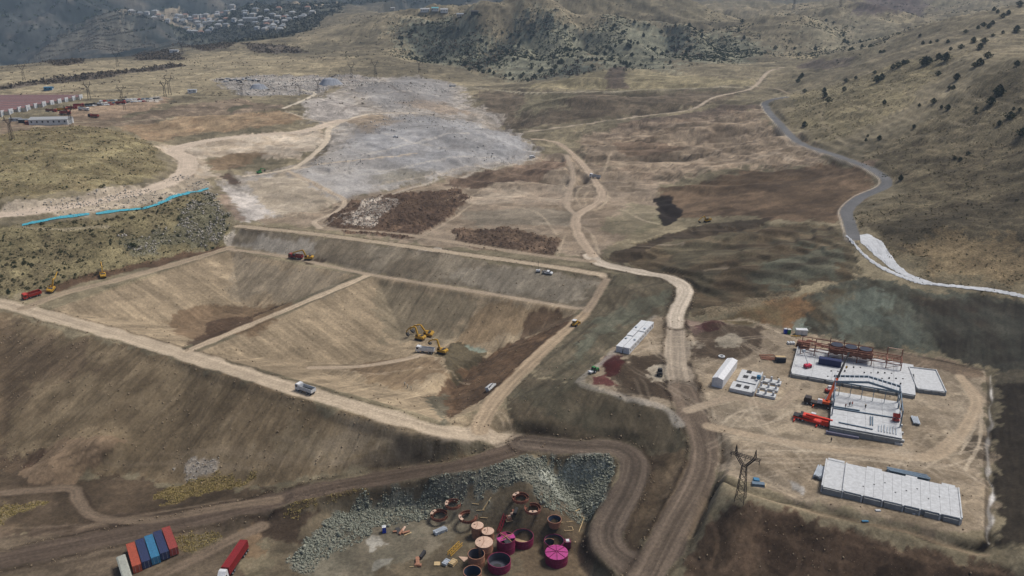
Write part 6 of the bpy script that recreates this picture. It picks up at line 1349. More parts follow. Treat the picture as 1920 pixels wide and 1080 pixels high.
# ------------------------------------------------------------------ sheets on the slopes
def sheet(name, up, lo, m, lb, cat, off=.14, n=70, k=8, rip=.12):
    U = spline([P(*p) for p in up], 1.0); V = spline([P(*p) for p in lo], 1.0)
    ui = np.linspace(0, len(U) - 1, n); vi = np.linspace(0, len(V) - 1, n); o = B()
    for a_, b_ in zip(ui, vi):
        p, q = U[int(a_)], V[int(b_)]
        for j in range(k):
            t_ = j / (k - 1); x_, y_ = p[0] + (q[0] - p[0]) * t_, p[1] + (q[1] - p[1]) * t_; e_ = random.uniform(-.35, .35) if j in (0, k - 1) else 0
            o.v.append((x_ + e_, y_ + e_, ground(x_, y_) + off + rip * random.random() + (.1 if j not in (0, k - 1) else -.03)))
    for i in range(n - 1): o.f += [(i * k + j, i * k + j + 1, (i + 1) * k + j + 1, (i + 1) * k + j) for j in range(k - 1)]
    return tag(o.build(name, m), lb, cat)
sheet('geotextile_sheet', [(1612,441),(1630,440),(1656,457),(1668,475),(1685,498),(1710,516),(1746,529)], [(1613,455),(1628,468),(1650,487),(1672,505),(1700,520),(1725,528),(1748,532)], 'geo', 'white geotextile sheet spread on the slope below the asphalt road end', 'geotextile')
sheet('concrete_channel', [(1587,441),(1608,462),(1636,488),(1672,508),(1712,524),(1752,531),(1812,537),(1874,544),(1925,555),(2010,572)], [(1585,444),(1606,466),(1634,493),(1670,513),(1711,529),(1752,536),(1812,542),(1874,550),(1925,561),(2010,578)], 'geo', 'white lined drainage channel running along the top of the dark cut slope', 'channel', n=150, k=5)
sheet('turquoise_sheeting', [(42,421),(90,411),(130,404),(168,400)], [(42,424.5),(90,415),(130,409),(168,404)], 'tarp', 'turquoise sheeting strip at the downhill end beside the quarry road', 'sheeting', .3, 60, 4, .25)
sheet('turquoise_sheeting', [(180,400),(230,393),(275,388),(310,375),(345,363),(391,352)], [(180,403.5),(230,397),(276,392),(312,379),(346,367),(391,355.5)], 'tarp', 'turquoise sheeting strip reaching up to the rocky corner of the slope', 'sheeting', .3, 90, 4, .25)

# ------------------------------------------------------------------ people
def person_mesh():
    J = [(0,0,.95),(0,0,1.2),(0,0,1.42),(0,0,1.52),(0,.02,1.64),(0,.01,1.75), (.2,0,1.4),(.26,.02,1.12),(.25,.1,.88),(.24,.13,.78), (-.2,0,1.4),(-.26,.0,1.12),(-.25,.06,.88),(-.24,.1,.78), (.1,0,.88),(.11,.03,.48),(.12,0,.09),(.12,.16,.04), (-.1,0,.88),(-.11,.0,.48),(-.13,-.06,.09),(-.13,.1,.04)]
    E_ = [(0,1),(1,2),(2,3),(3,4),(4,5),(2,6),(6,7),(7,8),(8,9),(2,10),(10,11),(11,12),(12,13),(0,14),(14,15),(15,16),(16,17),(0,18),(18,19),(19,20),(20,21)]
    Rr = [.15,.15,.15,.06,.1,.085,.07,.05,.04,.045,.07,.05,.04,.045,.1,.07,.05,.045,.1,.07,.05,.045]
    me = bpy.data.meshes.new('person'); me.from_pydata(J, E_, []); o = bpy.data.objects.new('person_tmp', me); COL.objects.link(o)
    o.modifiers.new('skin', 'SKIN'); sv = me.skin_vertices[0].data
    for i, r_ in enumerate(Rr): sv[i].radius = (r_, r_ * (.75 if i in (0, 1, 2) else 1))
    sv[0].use_root = True
    o.modifiers.new('sub', 'SUBSURF').levels = 1
    dg = bpy.context.evaluated_depsgraph_get(); out = bpy.data.meshes.new_from_object(o.evaluated_get(dg)); bpy.data.objects.remove(o); out.name = 'person'
    out.materials.clear(); out.materials.append(M_['cloth']); out.materials.append(M_['skin'])
    for p in out.polygons: p.use_smooth = True; p.material_index = 1 if p.center.z > 1.5 or (p.center.z < .84 and abs(p.center.x) > .19 and p.center.z > .7) else 0
    return out
PM = person_mesh()
def person(loc, rz, lb, vest='hivis', hat='white', group=None):
    t = thing('person', lb, 'person', loc, rz, group)
    o = bpy.data.objects.new('body', PM); COL.objects.link(o); o.parent = t
    B().shell(.2, .24, 1.0, 1.42, n=12).build('vest', vest, t); B().cyl((0, .02, 1.7), (0, .02, 1.84), .135, .07, n=12).cyl((0, .03, 1.69), (0, .03, 1.705), .17, n=12).build('helmet', hat, t)
person(onslab(FB, .27, .62), 2.0, 'person in dark clothes standing on the portal slab beside another', 'cloth', 'dark'); person(onslab(FB, .305, .63), 1.0, 'person in orange vest standing on the portal slab beside another', 'hivis', 'cred'); person(onslab(FB, .21, .55), .4, 'person bending over the long rafter in a red vest', 'cred', 'white')
person(onslab(FB, .5, .62), .4, 'person in dark clothes alone near the middle of the portal slab', 'cloth', 'yellow')
person(at(1558, 829), .3, 'person in dark clothes standing on the ground before the portal slab', 'cloth', 'dark')
for k, (px, py) in enumerate(((759, 724), (764, 728), (771, 732))): person(at(px, py), k, 'person in pale vest standing in the group of three in the basin', 'whitevest', 'white', 'group of three people in the basin')
for k, (px, py) in enumerate(((1017, 513), (1019, 514))): person(at(px, py), k, 'person in dark clothes standing beside the white pickup', 'cloth', 'dark', 'people beside the pickup')
# ------------------------------------------------------------------ plateau: sheds, depot, car park
def PXN(px, py): p = at(px, py); return p
GS = 'long pink roofed sheds with white end walls'
ends = [(6,216),(21,213),(38,209),(53,206),(68,202.5),(83,199),(98,196.5),(112,193.5),(125,191),(139,188),(152,185.5)]
for k, (px, py) in enumerate(ends):
    x, y, z = at(px, py); nx = at(*ends[min(k + 1, 10)])if k < 10 else None
    W = 6.0; L = 150.0
    t = thing('long_shed', 'long low pink roofed shed with a white end wall, one of the parallel row' if 0 < k < 10 else ('long pink roofed shed at the plateau end of the row, beside the pylon' if k == 10 else 'long pink roofed shed at the depot end of the row'), 'shed', (x, y, z - .2), R(2), GS)
    B().box(-L, 0, -W / 2, W / 2, -1.5, 2.6).build('wall', 'stonewall', t)
    rf = B(); rf.v += [(-L, -W / 2 - .4, 2.6), (-L, 0, 4.4), (-L, W / 2 + .4, 2.6), (-.3, -W / 2 - .4, 2.6), (-.3, 0, 4.4), (-.3, W / 2 + .4, 2.6)]; rf.f += [(0, 3, 4, 1), (1, 4, 5, 2), (0, 1, 2), (3, 5, 4), (0, 2, 5, 3)]; rf.build('roof', 'pink', t); B().box(-L, -.3, -.35, .35, 4.3, 4.5).build('ridge_cap', 'roofw', t)
    B().slab([(-.2, -W / 2 - .3), (.5, -W / 2 - .3), (.5, W / 2 + .3), (-.2, W / 2 + .3)], -1.5, 4.6).build('end_wall', 'white', t)
    B().box(.5, .6, -1.4, 1.4, -.2, 2.6).build('door', 'galv', t)
def shed(px, py, L, W, H, rz, lb, wallm='white', roofm='roofw', name='depot_shed', cat='shed', group=None, rise=.12):
    x, y, z = at(px, py); t = thing(name, lb, cat, (x, y, z - .3), rz, group)
    B().box(-L / 2, L / 2, -W / 2, W / 2, -.8, H).build('wall', wallm, t)
    rf = B(); e = .4; r = W * rise; rf.v += [(-L / 2 - e, -W / 2 - e, H), (-L / 2 - e, 0, H + r), (-L / 2 - e, W / 2 + e, H), (L / 2 + e, -W / 2 - e, H), (L / 2 + e, 0, H + r), (L / 2 + e, W / 2 + e, H)]; rf.f += [(0, 3, 4, 1), (1, 4, 5, 2), (0, 1, 2), (3, 5, 4), (0, 2, 5, 3)]; rf.build('roof', roofm, t)
    n = max(2, int(L / 4))
    for k in range(n): x_ = -L / 2 + L * (k + .5) / n; B().box(x_ - .6, x_ + .6, -W / 2 - .05, -W / 2 + .01, H * .4, H * .75).build('window', 'glass', t)
    B().box(L / 2 - .01, L / 2 + .06, -1.2, 1.2, 0, H * .75).build('door', 'galv', t); return t
shed(97, 231, 30, 13, 4.2, R(8), 'white roofed depot hall with a row of small windows', 'white', 'roofw')
shed(112, 229, 12, 9, 3.6, R(8), 'blue grey annexe against the white depot hall', 'steel', 'roofg')
shed(57, 233, 6, 4, 3.0, R(5), 'small dark red hut beside the white depot hall', 'dred', 'roofr'); shed(46, 230, 7, 5, 3.0, R(5), 'small dark hut with pale roof at the end of the depot', 'dark', 'roofg'); shed(30, 227, 9, 4, 2.8, R(5), 'pale low hut below the end walls of the pink sheds', 'white', 'roofg')
GL = 'lorries parked at the depot'
for px, py, rz, c1, c2, lb in ((96,210,.2,'red','rust','rust red lorry parked before the pink sheds'), (117,208,.3,'orange','yellow','yellow tipper lorry parked between the red lorries'), (135,205,.3,'dred','dred','dark red tipper lorry beside the white lorry'), (148,200,.3,'dred','dred','dark red lorry parked at the rim of the depot'), (157,207,.1,'cab','white','long white lorry parked among the red ones'), (123,214,.2,'cred','cred','brick red lorry standing below the yellow one'), (176,220,R(170),'dark','cred','red tipper lorry with dark cab on the depot track'), (227,195,.1,'red','dred','red lorry standing below the parked cars'), (170,199,.2,'dark','dark','black lorry parked beside the car rows')):
    dump_truck(px, py, rz, lb, c1, c2, group=GL, L=9.5)
protos = {}
GC = 'cars parked in rows on the plateau'
for k in range(38):
    if k < 16: px, py = 190 + k * 7.2 + random.uniform(-1, 1), 190.5 - k * .35
    elif k < 29: px, py = 186 + (k - 16) * 7.0 + random.uniform(-1, 1), 195 - (k - 16) * .35
    else: px, py = 165 + (k - 29) * 5.6 + random.uniform(-1, 1), 199.5 - (k - 29) * .3
    cm = ('white', 'silver', 'dark', 'white', 'steel', 'dred')[(k * 5 + k // 3) % 6]
    lb = {'white': 'white car parked in the plateau rows', 'silver': 'silver car parked in the plateau rows', 'dark': 'black car parked in the plateau rows', 'steel': 'grey blue car parked in the plateau rows', 'dred': 'dark red car parked in the plateau rows'}[cm]
    if cm not in protos: protos[cm] = car(px, py, R(75), lb, cm, 'car', GC, L=4.5)
    else:
        c = copy_tree(protos[cm]); c.location = at(px, py); c.rotation_euler = (0, 0, R(75) + random.uniform(-.15, .15))
shed(92, 168, 9, 5, 3, 0, 'small blue roofed hut far across the plateau', 'sky', 'sky'); shed(361, 173, 9, 6, 3.2, .2, 'small white hut beside the plateau track', 'white', 'roofw'); shed(327, 98, 14, 8, 4, .1, 'white walled barn by the dark scrub on the plateau', 'white', 'roofw')
# scrapyard vehicles
GJ = 'old vehicles in the scrapyard'
for k, (px, py) in enumerate(((416,151),(424,154),(433,152),(441,151),(448,153),(456,150),(462,148),(468,151),(474,152),(480,151),(485,153),(428,149),(452,155),(604,157))):
    shp = car(px, py, random.uniform(0, 3), 'old white van dumped in the scrapyard by the stony field' if k % 2 else 'old dark van dumped in the scrapyard by the stony field', 'white' if k % 2 else 'dark', 'van', GJ, L=6.5)
def cone(px, py, r, h, m, lb):
    x, y, z = at(px, py); o = B(); n = 28
    for i in range(n):
        a = 2 * math.pi * i / n; q = 1 + .12 * math.sin(3 * a) + random.uniform(-.05, .05); o.v.append((r * q * math.cos(a), r * q * .7 * math.sin(a), -2)); 
    for i in range(n): a = 2 * math.pi * i / n; o.v.append((r * .55 * math.cos(a), r * .3 * math.sin(a), h * .75 + random.uniform(-.3, .3)))
    o.v.append((0, 0, h)); o.f += [(i, (i + 1) % n, n + (i + 1) % n, n + i) for i in range(n)] + [(n + i, n + (i + 1) % n, 2 * n) for i in range(n)]
    tag(o.build('gravel_heap', m, None, (x, y, z)), lb, 'gravel heap', 'grey gravel heaps')
gm = mat('gravel', (150, 154, 160), .95); cone(620, 159, 16, 9, gm, 'blue grey gravel heap beneath the conveyor'); cone(485, 166, 12, 6, gm, 'low grey gravel heap beside the stony field')
cv = thing('conveyor', 'dark conveyor boom over the blue grey gravel heap', 'conveyor', at(606, 158), .15); B().bar((0, 0, 2), (16, 2, 11), 1.0, .7).build('belt', 'dark', cv); B().bar((9, 1.1, -1), (9.5, 1.1, 7), .5).build('support', 'dark', cv); B().box(-2, 1, -1.2, 1.2, 0, 2.6).build('hopper', 'dark', cv)

# ------------------------------------------------------------------ farm and village houses
def house_proto(L, W, H, rm, wm='stonewall'):
    t = bpy.data.objects.new('house', None); COL.objects.link(t)
    B().box(-L / 2, L / 2, -W / 2, W / 2, -2.5, H).build('wall', wm, t)
    rf = B(); e = .5; r = W * .26; rf.v += [(-L / 2 - e, -W / 2 - e, H), (L / 2 + e, -W / 2 - e, H), (L / 2 + e, W / 2 + e, H), (-L / 2 - e, W / 2 + e, H), (-L / 2 + W * .35, 0, H + r), (L / 2 - W * .35, 0, H + r)]
    rf.f += [(0, 1, 5, 4), (2, 3, 4, 5), (1, 2, 5), (3, 0, 4), (3, 2, 1, 0)]; ro = rf.build('roof', rm, t); B().box(L * .2, L * .2 + .7, -.35, .35, H + r * .4, H + r + .9).build('chimney', 'stonewall', ro)
    for x_ in (-L * .3, 0, L * .3): B().box(x_ - .7, x_ + .7, -W / 2 - .06, -W / 2 + .01, 1.0, 2.5).build('window', 'glass', t)
    B().box(L * .12, L * .12 + 1.0, -W / 2 - .06, -W / 2 + .01, 0, 2.2).build('door', 'bark', t); return t
HP = [('roofw', 'village house with a white metal roof below the blue mountain'), ('roofg', 'village house with a grey metal roof below the blue mountain'), ('roofr', 'village house with a brown roof below the blue mountain'), ('roofw', 'small village house with a white metal roof among dark trees')]
PR = [house_proto(13, 10, 5.5, 'roofw'), house_proto(12, 9, 5, 'roofg'), house_proto(11, 9, 5, 'roofr'), house_proto(9, 8, 4.5, 'roofw', 'white')]
V8 = [(197,107),(265,118),(318,110),(383,106),(410,135),(430,140),(480,168),(375,155),(548,160),(555,130),(580,140),(617,132),(697,137),(732,133),(782,133),(605,172),(655,150),(715,190),(760,165),(770,193),(806,163),(815,188),(840,190),(868,110),(865,133),(905,118),(945,108),(990,95),(985,60),(1085,108),(1085,120),(900,188),(935,165),(935,210),(730,208),(875,215),(630,235),(650,258),(690,265),(740,268),(800,260),(825,235),(1060,185),(1168,88),(1255,95),(1148,132),(1350,80),(1300,130),(1255,160),(1210,155),(1165,195),(1180,230),(1250,185),(1255,205),(1265,230),(1305,205),(1308,220),(1310,235),(1335,185),(1395,183),(1393,150),(1430,165),(1480,155),(1455,118),(1525,148),(1545,132),(1610,112),(1575,75),(1375,225),(1385,210),(1360,245),(1290,180),(1000,165),(1345,150),(700,165),(590,180),(1410,140),(1240,245),(1050,215)]
used = [False] * 4
for k, (a, b) in enumerate(V8):
    px, py = 200 + a / 4.174, b / 4.174; x, y, z = at(px, py); v = (0, 1, 3, 0, 2, 1, 3)[k % 7]
    c = PR[v] if not used[v] else copy_tree(PR[v]); used[v] = True
    c.location = (x, y, z + .2); c.rotation_euler = (0, 0, random.uniform(-.5, .5)); s_ = min(1.6, max(.8, math.hypot(x, y) / 1750)); c.scale = (s_,) * 3
    tag(c, HP[v][1], 'house', 'houses of the far village')
for px, py, L, W, H, rm, wm, lb in ((471,40,42,16,8,'roofg','stonewall','large pale hall in the middle of the village'), (733,18,22,8,5,'roofw','stonewall','pale long farm building alone on the hill'), (797,22,16,9,4.5,'roofw','white','white farm barn beside the turquoise roof'), (816,20,12,8,4.5,'roofb','white','farm barn with a turquoise roof'), (833,23,13,9,5,'roofw','white','white domed farm barn beside the turquoise roof'), (863,31,12,8,4,'roofg','stonewall','grey farm shed at the end of the farm track'), (890,26,12,8,4,'dark','dark','dark farm shed on the hill')):
    shed(px, py, L, W, H, .05, lb, wm, rm, 'farm_building', 'building', 'buildings on the far hill' if py < 35 else None, .25)
# ------------------------------------------------------------------ rocks
def scatter(weight, n, rng=RNG):
    """n random ground points, density by weight per square metre"""
    area = (GY * (Ur[1] - Ur[0])) * np.gradient(GY, axis=0)
    wt = (weight * area).ravel(); c = np.cumsum(wt); k = np.searchsorted(c, rng.random(n) * c[-1])
    j, i = np.divmod(k, NC); j = np.clip(j, 0, NR - 2); i = np.clip(i, 0, NC - 2)
    x = GX[j, i] + rng.uniform(-.5, .5, n) * GY[j, i] * .0017; y = GY[j, i] + rng.uniform(-.5, .5, n) * GY[j, i] * .003
    return np.stack([x, y, hz(x, y)], 1)
CUBE = np.array([(-1, -1, -1), (1, -1, -1), (1, 1, -1), (-1, 1, -1), (-1, -1, 1), (1, -1, 1), (1, 1, 1), (-1, 1, 1)], float)
CF = np.array([(3, 2, 1, 0), (4, 5, 6, 7), (0, 1, 5, 4), (1, 2, 6, 5), (2, 3, 7, 6), (3, 0, 4, 7)])
def rocks(name, pts, s0, s1, m, power=2.5, sink=.25):
    n = len(pts); sz = s0 + (s1 - s0) * RNG.random(n) ** power
    v = CUBE[None] * RNG.uniform(.45, 1.0, (n, 8, 3)); v *= (sz[:, None] * .62)[..., None] * RNG.uniform(.6, 1.15, (n, 1, 3))
    a = RNG.uniform(0, 6.28, n); b = RNG.uniform(-.7, .7, n)
    ca, sa, cb, sb = np.cos(a)[:, None], np.sin(a)[:, None], np.cos(b)[:, None], np.sin(b)[:, None]
    x, y, z = v[..., 0], v[..., 1] * cb - v[..., 2] * sb, v[..., 1] * sb + v[..., 2] * cb
    v = np.stack([x * ca - y * sa, x * sa + y * ca, z], -1) + pts[:, None, :]; v[..., 2] += (sz * sink)[:, None]
    f = (CF[None] + (np.arange(n) * 8)[:, None, None]).reshape(-1, 4)
    me = bpy.data.meshes.new(name); me.vertices.add(n * 8); me.vertices.foreach_set('co', v.astype(np.float32).ravel()); nf = len(f)
    me.loops.add(nf * 4); me.loops.foreach_set('vertex_index', f.astype(np.int32).ravel()); me.polygons.add(nf); me.polygons.foreach_set('loop_start', np.arange(0, nf * 4, 4, dtype=np.int32)); me.update(calc_edges=True)
    me.materials.append(m); o = bpy.data.objects.new(name, me); COL.objects.link(o); o['kind'] = 'stuff'; return o
def rock_mat(name, c1, c2):
    m = bpy.data.materials.new(name); m.use_nodes = True; t = m.node_tree; b = t.nodes['Principled BSDF']
    tc = t.nodes.new('ShaderNodeTexCoord'); n = t.nodes.new('ShaderNodeTexNoise'); n.inputs['Scale'].default_value = 1.3; n.inputs['Detail'].default_value = 5; t.links.new(tc.outputs['Object'], n.inputs['Vector'])
    r = t.nodes.new('ShaderNodeValToRGB'); r.color_ramp.elements[0].position = .35; r.color_ramp.elements[1].position = .65; r.color_ramp.elements[0].color = (*lin(*c1), 1); r.color_ramp.elements[1].color = (*lin(*c2), 1)
    t.links.new(n.outputs[0], r.inputs[0]); t.links.new(r.outputs[0], b.inputs['Base Color']); b.inputs['Roughness'].default_value = .95; return m
RG = rock_mat('green_grey_rock', (84,87,75), (146,148,132)); RW = rock_mat('pale_rock', (120,114,104), (178,172,160)); RL = rock_mat('light_rock', (150,145,138), (182,178,170)); RB = rock_mat('brown_clods', (96,80,60), (150,134,108)); RD = rock_mat('dark_clods', (70,54,42), (112,90,68))
near = GY < 420
rocks('rubble', scatter(mk('rubble') * near * free * (GX > -120) * (GX < 60) * (GY < 300) * (.45 + .8 * (n2 > .0)), 20000), .1, .6, RG, 3.5)
rocks('boulders', scatter(mk('rubble') * near * free * (GX > -120) * (GX < 60) * (GY < 300), 130), .5, 1.3, RG, 2.0)
rocks('rubble', scatter(mk('stonypatch') * (.1 + (n2 > .0)), 260), .1, .5, RW, 3.0)
rocks('rubble', scatter(mk('stony') * (GX < -100) * free * (.15 + (n2 > .05)), 1500), .2, 1.2, RW, 4.0); rocks('rubble', scatter(mk('stony2') * (GX < -60) * (.1 + (n1 > .1)), 1500), .2, 1.1, RW, 4.0)
rocks('rubble', scatter(mk('greyrock') * (.05 + 2 * (n1 > .15)), 2600), .3, 1.4, RL, 4.0); rocks('rubble', scatter(mk('rubble') * (GY > 600), 2200), .4, 1.8, RL, 3.0)
rocks('stones', scatter(mk('damface') * free * (.4 + (n2 > .1)), 3600), .12, .6, RB, 5.0); rocks('stones', scatter((mk('mounds3') + mk('yard') * .25) * free, 1500), .1, .5, RB, 5.0)
rocks('soil_clods', scatter(mk('mounds') * free, 6000), .15, .9, RD, 3.0, .1)
rocks('soil_clods', scatter(mk('mounds2') * free, 900), .2, 1.0, RW, 2.0, .1)
rocks('stones', scatter((mk('updam') * .7 + (PITC[1][0] > 0) * .25 + (PITC[0][0] > 0) * .2 + mk('cut') * (GY < 300) * (GX < 60) * .4) * free, 2200), .12, .6, RB, 5.0)
BE = np.zeros(GX.shape)
for k, r_ in enumerate(ROADL):
    if r_[0] in ('haul_road', 'access_road', 'dam_crest_road'): BE = np.maximum(BE, np.exp(-((r_[4] - r_[1] * .5 - 1.0) / .7) ** 2) * (r_[4] < 1e8))
rocks('stones', scatter(BE, 2200), .15, .6, RB, 3.0)

# ------------------------------------------------------------------ junipers and bushes
def leaf_mesh(name, m, n, shape, leaf, seed):
    rg = np.random.default_rng(seed); v, f = [], []
    lob = rg.uniform(-1, 1, (7, 3)) * np.array((.55, .55, .3)); 
    for k in range(n):
        while True:
            p = rg.uniform(-1, 1, 3)
            if p @ p <= 1 and (p @ p > .18): break
        z = (p[2] + 1) / 2; w = shape(z); a = math.atan2(p[1], p[0]); w *= 1 + .28 * math.sin(3 * a + seed) * math.sin(5 * z + seed) + .15 * math.sin(7 * a + 2 * seed)
        q = np.array((p[0] * w, p[1] * w, z)); s = leaf * rg.uniform(.6, 1.4)
        u = rg.normal(size=3); u /= np.linalg.norm(u); t = np.cross(u, rg.normal(size=3)); t /= np.linalg.norm(t)
        i = len(v); v += [tuple(q - u * s), tuple(q + t * s * .6), tuple(q + u * s), tuple(q - t * s * .6)]; f.append((i, i + 1, i + 2, i + 3))
    me = bpy.data.meshes.new(name); me.from_pydata(v, [], f); me.materials.append(m); me.update(); return me
LM = mat('juniper_foliage', (52,62,40), .9, var=.4, scale=3.0, spec=.1); LM2 = mat('dry_scrub_foliage', (84,80,54), .9, var=.35, scale=3.0, spec=.1); LM3 = mat('grey_brown_twigs', (96,86,72), .95, var=.3, scale=3.0, spec=.05)
jun = [leaf_mesh('crown', LM, 300, sh, .085, s) for s, sh in ((1, lambda z: .42 * (1.05 - z) ** .6 + .06), (2, lambda z: .46 * math.sin(math.pi * min(1, z * .75 + .2)) + .05), (3, lambda z: .38 * (1.1 - z) ** .8 + .1), (4, lambda z: .52 * math.sin(math.pi * min(1, z * .7 + .25))), (5, lambda z: .40 * (1.05 - z * z) ** .7))]
bsh = [leaf_mesh('foliage', LM2 if s % 2 else LM, 130, lambda z: .75 * math.sin(math.pi * min(1, z * .55 + .45)) + .05, .13, s) for s in (11, 12, 13, 14)]
tr = B(); tr.cyl((0, 0, -.15), (.02, .01, .45), .035, .02, n=7); tr.bar((.01, 0, .3), (.16, .05, .55), .018).bar((.01, 0, .25), (-.14, .08, .5), .018).bar((.01, 0, .38), (.02, -.15, .62), .016); TRM = tr.mesh('trunk', 'bark')
sm = B(); sm.cyl((0, 0, -.2), (0, 0, .35), .05, .03, n=6).bar((0, 0, .1), (.3, .1, .5), .03).bar((0, 0, .1), (-.28, .1, .5), .03); STM = sm.mesh('stem', 'bark')
def plant(name, cat, lb, group, x, y, s, crown, stem, sw=1.0):
    t = bpy.data.objects.new(name, None); COL.objects.link(t); t.location = (x, y, ground(x, y) - .05); t.rotation_euler[2] = random.uniform(0, 6.28); t.scale = (s * sw, s * sw, s); t.empty_display_size = .1
    tag(t, lb, cat, group)
    for me in (crown, stem): o = bpy.data.objects.new(me.name.split('.')[0], me); COL.objects.link(o); o.parent = t
    return t
RH = [(800,548,1),(820,575,1),(683,715,1.1),(685,520,.8),(795,520,1),(907,512,.9),(917,462,.8),(973,445,.7),(1090,460,1.2),(1117,450,1.2),(1358,368,1.7),(1378,360,1.3),(1437,332,1.1),(1473,345,1.4),(1482,325,1.0),(1540,450,1.2),(1438,423,.8),(1668,370,1.3),(1640,375,.8),(1775,540,1.9),(1730,590,1.5),(1840,668,1.3),(1490,618,1.0),(1410,580,.9),(1133,585,.8),(1105,787,.9),(1715,328,1.1),(1880,370,.9),(1565,275,.9),(1505,284,.7),(1635,240,1.1),(1695,242,1.0),(1670,276,1.0),(1210,380,1.1),(1180,388,1),(1240,365,1),(1260,358,.8),(1490,242,.8),(1430,238,.7),(1350,250,.8),(1392,246,.7),(1590,186,.8),(1877,182,1.4),(1905,765,1.4),(1225,1013,1.0),(1780,705,.9),(1690,150,1.0),(1740,140,1.0),(1800,100,1.1),(1720,158,1.0),(1660,165,.9),(1895,35,1.3),(1830,80,1),(1080,415,.7),(670,432,1.0),(648,465,1.0),(660,445,.8),(1110,300,.8),(1130,297,.8),(1030,795,.6),(1040,770,.5),(1605,870,.6),(1520,505,.8),(1500,500,.6),(1330,600,.6),(1300,720,.7),(1650,615,.5),(1560,905,.7),(1530,895,.6),(1750,60,1),(1770,75,.9),(1650,640,.5),(1860,620,.6),(1895,625,.6),(1455,610,.6),(1800,190,.7),(1745,205,.6),(1335,205,.7),(1270,160,.6)]
for k, (a, b, s) in enumerate(RH):
    x, y, z = at(1280 + a / 3, b / 3); d = math.hypot(x, y); h = s * 3.4 * max(.9, min(1.5, d / 520))
    plant('juniper_tree', 'tree', 'dark green juniper on the dry hillside above the asphalt road' if b > 300 else 'dark green juniper near the crest of the dry hillside', 'junipers on the dry hillside', x, y, h, jun[k % 5], TRM, 1.25)
HILLP = [[(745,48),(800,36),(900,40),(930,70),(880,130),(760,108)], [(930,90),(985,20),(1040,30),(1090,70),(1120,118),(1000,148),(890,130)], [(1090,70),(1150,30),(1260,50),(1300,90),(1250,128),(1120,130)], [(1280,70),(1340,50),(1460,90),(1400,118),(1290,118)], [(1480,70),(1600,20),(1700,60),(1600,100),(1500,110)]]
HN = ['on the slope below the farm', 'on the steep central knoll', 'on the broad central hill', 'on the hill beside the far road', 'on the round hill at the valley head']
hm_ = np.zeros(GX.shape)
rg = np.random.default_rng(5)
cnt = [45, 70, 70, 30, 20]
for k, pl in enumerate(HILLP):
    w = [P(*p)[:2] for p in pl]; m = sstep(-30, 25, poly_sd(w, GX, GY)); hm_ = np.maximum(hm_, m * (1.0 if k < 4 else .35))
    for q, (x, y, z) in enumerate(scatter(m, cnt[k], rg)):
        plant('juniper_tree', 'tree', 'dark juniper ' + HN[k], 'junipers on the far hills', float(x), float(y), float(rg.uniform(3.4, 6.5)), jun[q % 5], TRM, 1.2)
def scrub(name, pts, s0, s1, m, nl=5, flat=.6):
    n = len(pts); s = RNG.uniform(s0, s1, n); c = np.repeat(pts, nl, 0) + RNG.normal(size=(n * nl, 3)) * np.repeat(s, nl)[:, None] * np.array((.4, .4, .22)); c[:, 2] += np.repeat(s, nl) * .35
    u = RNG.normal(size=(n * nl, 3)); u /= np.linalg.norm(u, axis=1, keepdims=True); t = np.cross(u, RNG.normal(size=(n * nl, 3))); t /= np.linalg.norm(t, axis=1, keepdims=True)
    L_ = (np.repeat(s, nl) * .5)[:, None]; v = np.stack([c - u * L_, c + t * L_ * flat, c + u * L_, c - t * L_ * flat], 1).reshape(-1, 3)
    me = bpy.data.meshes.new(name); nf = n * nl; me.vertices.add(nf * 4); me.vertices.foreach_set('co', v.astype(np.float32).ravel()); me.loops.add(nf * 4); me.loops.foreach_set('vertex_index', np.arange(nf * 4, dtype=np.int32)); me.polygons.add(nf); me.polygons.foreach_set('loop_start', np.arange(0, nf * 4, 4, dtype=np.int32)); me.update(calc_edges=True)
    me.materials.append(m); o = bpy.data.objects.new(name, me); COL.objects.link(o); o['kind'] = 'stuff'; return o
scrub('scrub', scatter(hm_ * (.15 + 1.5 * (n1 > .05)), 9000), .5, 2.4, LM, 5)
scrub('scrub', scatter(hillm * (GZ > 62) * (1 - mtn) * (GY > 1080) * (GY < 1750) * (.05 + (n1 > .12)), 6000), .6, 2.4, LM, 5)
scrub('scrub', scatter(mk('scrub') * 1.0, 6000), 1.5, 4.0, LM3, 5)
vw = np.maximum(mk('village'), 0)
scrub('woodland', scatter(vw, 5000), 3.0, 7.0, mat('village_trees', (72,74,62), .95, var=.3), 6)
scrub('woodland', scatter(((GY > 2300) & (GY < 4600)) * (mtn > .3) * (.2 + (n1 > -.1)), 9000), 5.0, 13.0, LM, 4)
scrub('scrub', scatter(sstep(700, 900, GY) * (GY < 1800) * (GX < -80) * (n2 > .1), 2500), .8, 2.2, LM3, 4)
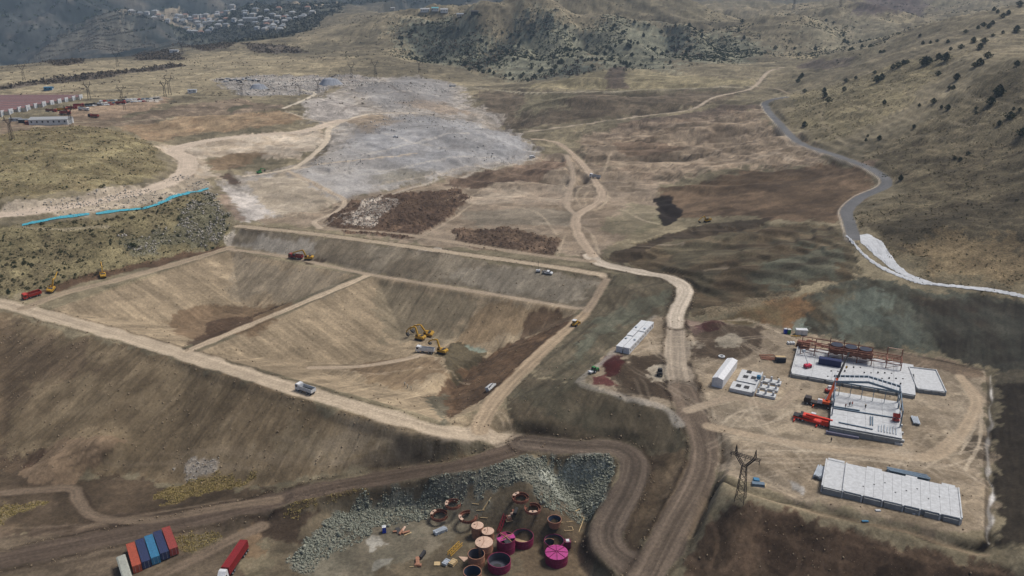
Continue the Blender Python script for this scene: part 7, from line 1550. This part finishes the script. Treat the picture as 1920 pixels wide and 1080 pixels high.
# bushes on the left slope
bp = [(248,464,2.6),(252,462,2.2),(335,412,1.8),(340,405,1.5),(170,435,1.4),(60,498,1.6),(46,494,1.8),(120,520,1.4),(110,530,1.2),(140,522,1.1),(20,478,1.2),(190,352,1.8),(195,349,1.5),(95,342,1.0),(72,338,.8),(225,330,.9)]
for k, (px, py, s) in enumerate(bp):
    x, y, z = at(px, py); plant('bush', 'bush', 'large dark bush on the slope above the basin road' if py > 400 else 'dark bush at the foot of the grassy hill', 'bushes on the grassy slope', x, y, s, bsh[(k * 2 + 1) % 4], STM, 1.1)
for q, (x, y, z) in enumerate(scatter(mk('bushslope') * free * (GX > -330) * (.35 + (n1 > 0)), 190, rg)):
    plant('bush', 'bush', 'small dark bush scattered on the grassy slope above the basin' if q % 3 else 'small dry brown bush scattered on the grassy slope above the basin', 'bushes on the grassy slope', float(x), float(y), float(rg.uniform(.6, 1.5)), bsh[(q % 3 > 0) + 2 * (q % 2)], STM, 1.1)
scrub('low_scrub', scatter(mk('bushslope') * free * (.5 + mk('stony') * 2 + (n2 > .1)), 2200), .25, .7, LM2, 5); scrub('low_scrub', scatter(mk('bushslope') * free, 450), .4, 1.1, LM, 6)
scrub('dry_grass', scatter(mk('grass') * free * (GY < 320), 2600), .2, .55, mat('dry_grass', (150,134,84), .95, var=.3), 5); scrub('dry_grass', scatter(mk('grass') * free, 4000), .25, .7, mat('dry_grass', (150,134,84), .95, var=.3), 4); scrub('low_scrub', scatter(mk('grass') * (GY > 350) * (n2 > .1), 500), .5, 1.2, LM, 5)
scrub('low_scrub', scatter(mk('righthill') * (.3 + (n2 > .1)), 5000), .3, 1.0, LM2, 4)

# ------------------------------------------------------------------ the air: one even box of thin haze round everything
zmax = float(GZ.max()) + 25; zmin = float(GZ.min()) - 1.5
hb = bpy.data.meshes.new('haze'); x0, x1, y0, y1 = -4700, 4700, -300, 5600
hv = [(x, y, z) for z in (zmin, max(zmax, CAM_H + 20)) for x, y in ((x0, y0), (x1, y0), (x1, y1), (x0, y1))]
hb.from_pydata(hv, [], [(3, 2, 1, 0), (4, 5, 6, 7), (0, 1, 5, 4), (1, 2, 6, 5), (2, 3, 7, 6), (3, 0, 4, 7)])
hm = bpy.data.materials.new('haze_air'); hm.use_nodes = True; t = hm.node_tree
t.nodes.remove(t.nodes['Principled BSDF'])
pv = t.nodes.new('ShaderNodeVolumePrincipled'); pv.inputs['Color'].default_value = (.62, .82, 1.0, 1); pv.inputs['Density'].default_value = HAZE_DENSITY
pv.inputs['Anisotropy'].default_value = .2
t.links.new(pv.outputs[0], t.nodes['Material Output'].inputs['Volume'])
hb.materials.append(hm); ho = bpy.data.objects.new('haze', hb); COL.objects.link(ho); ho['kind'] = 'stuff'
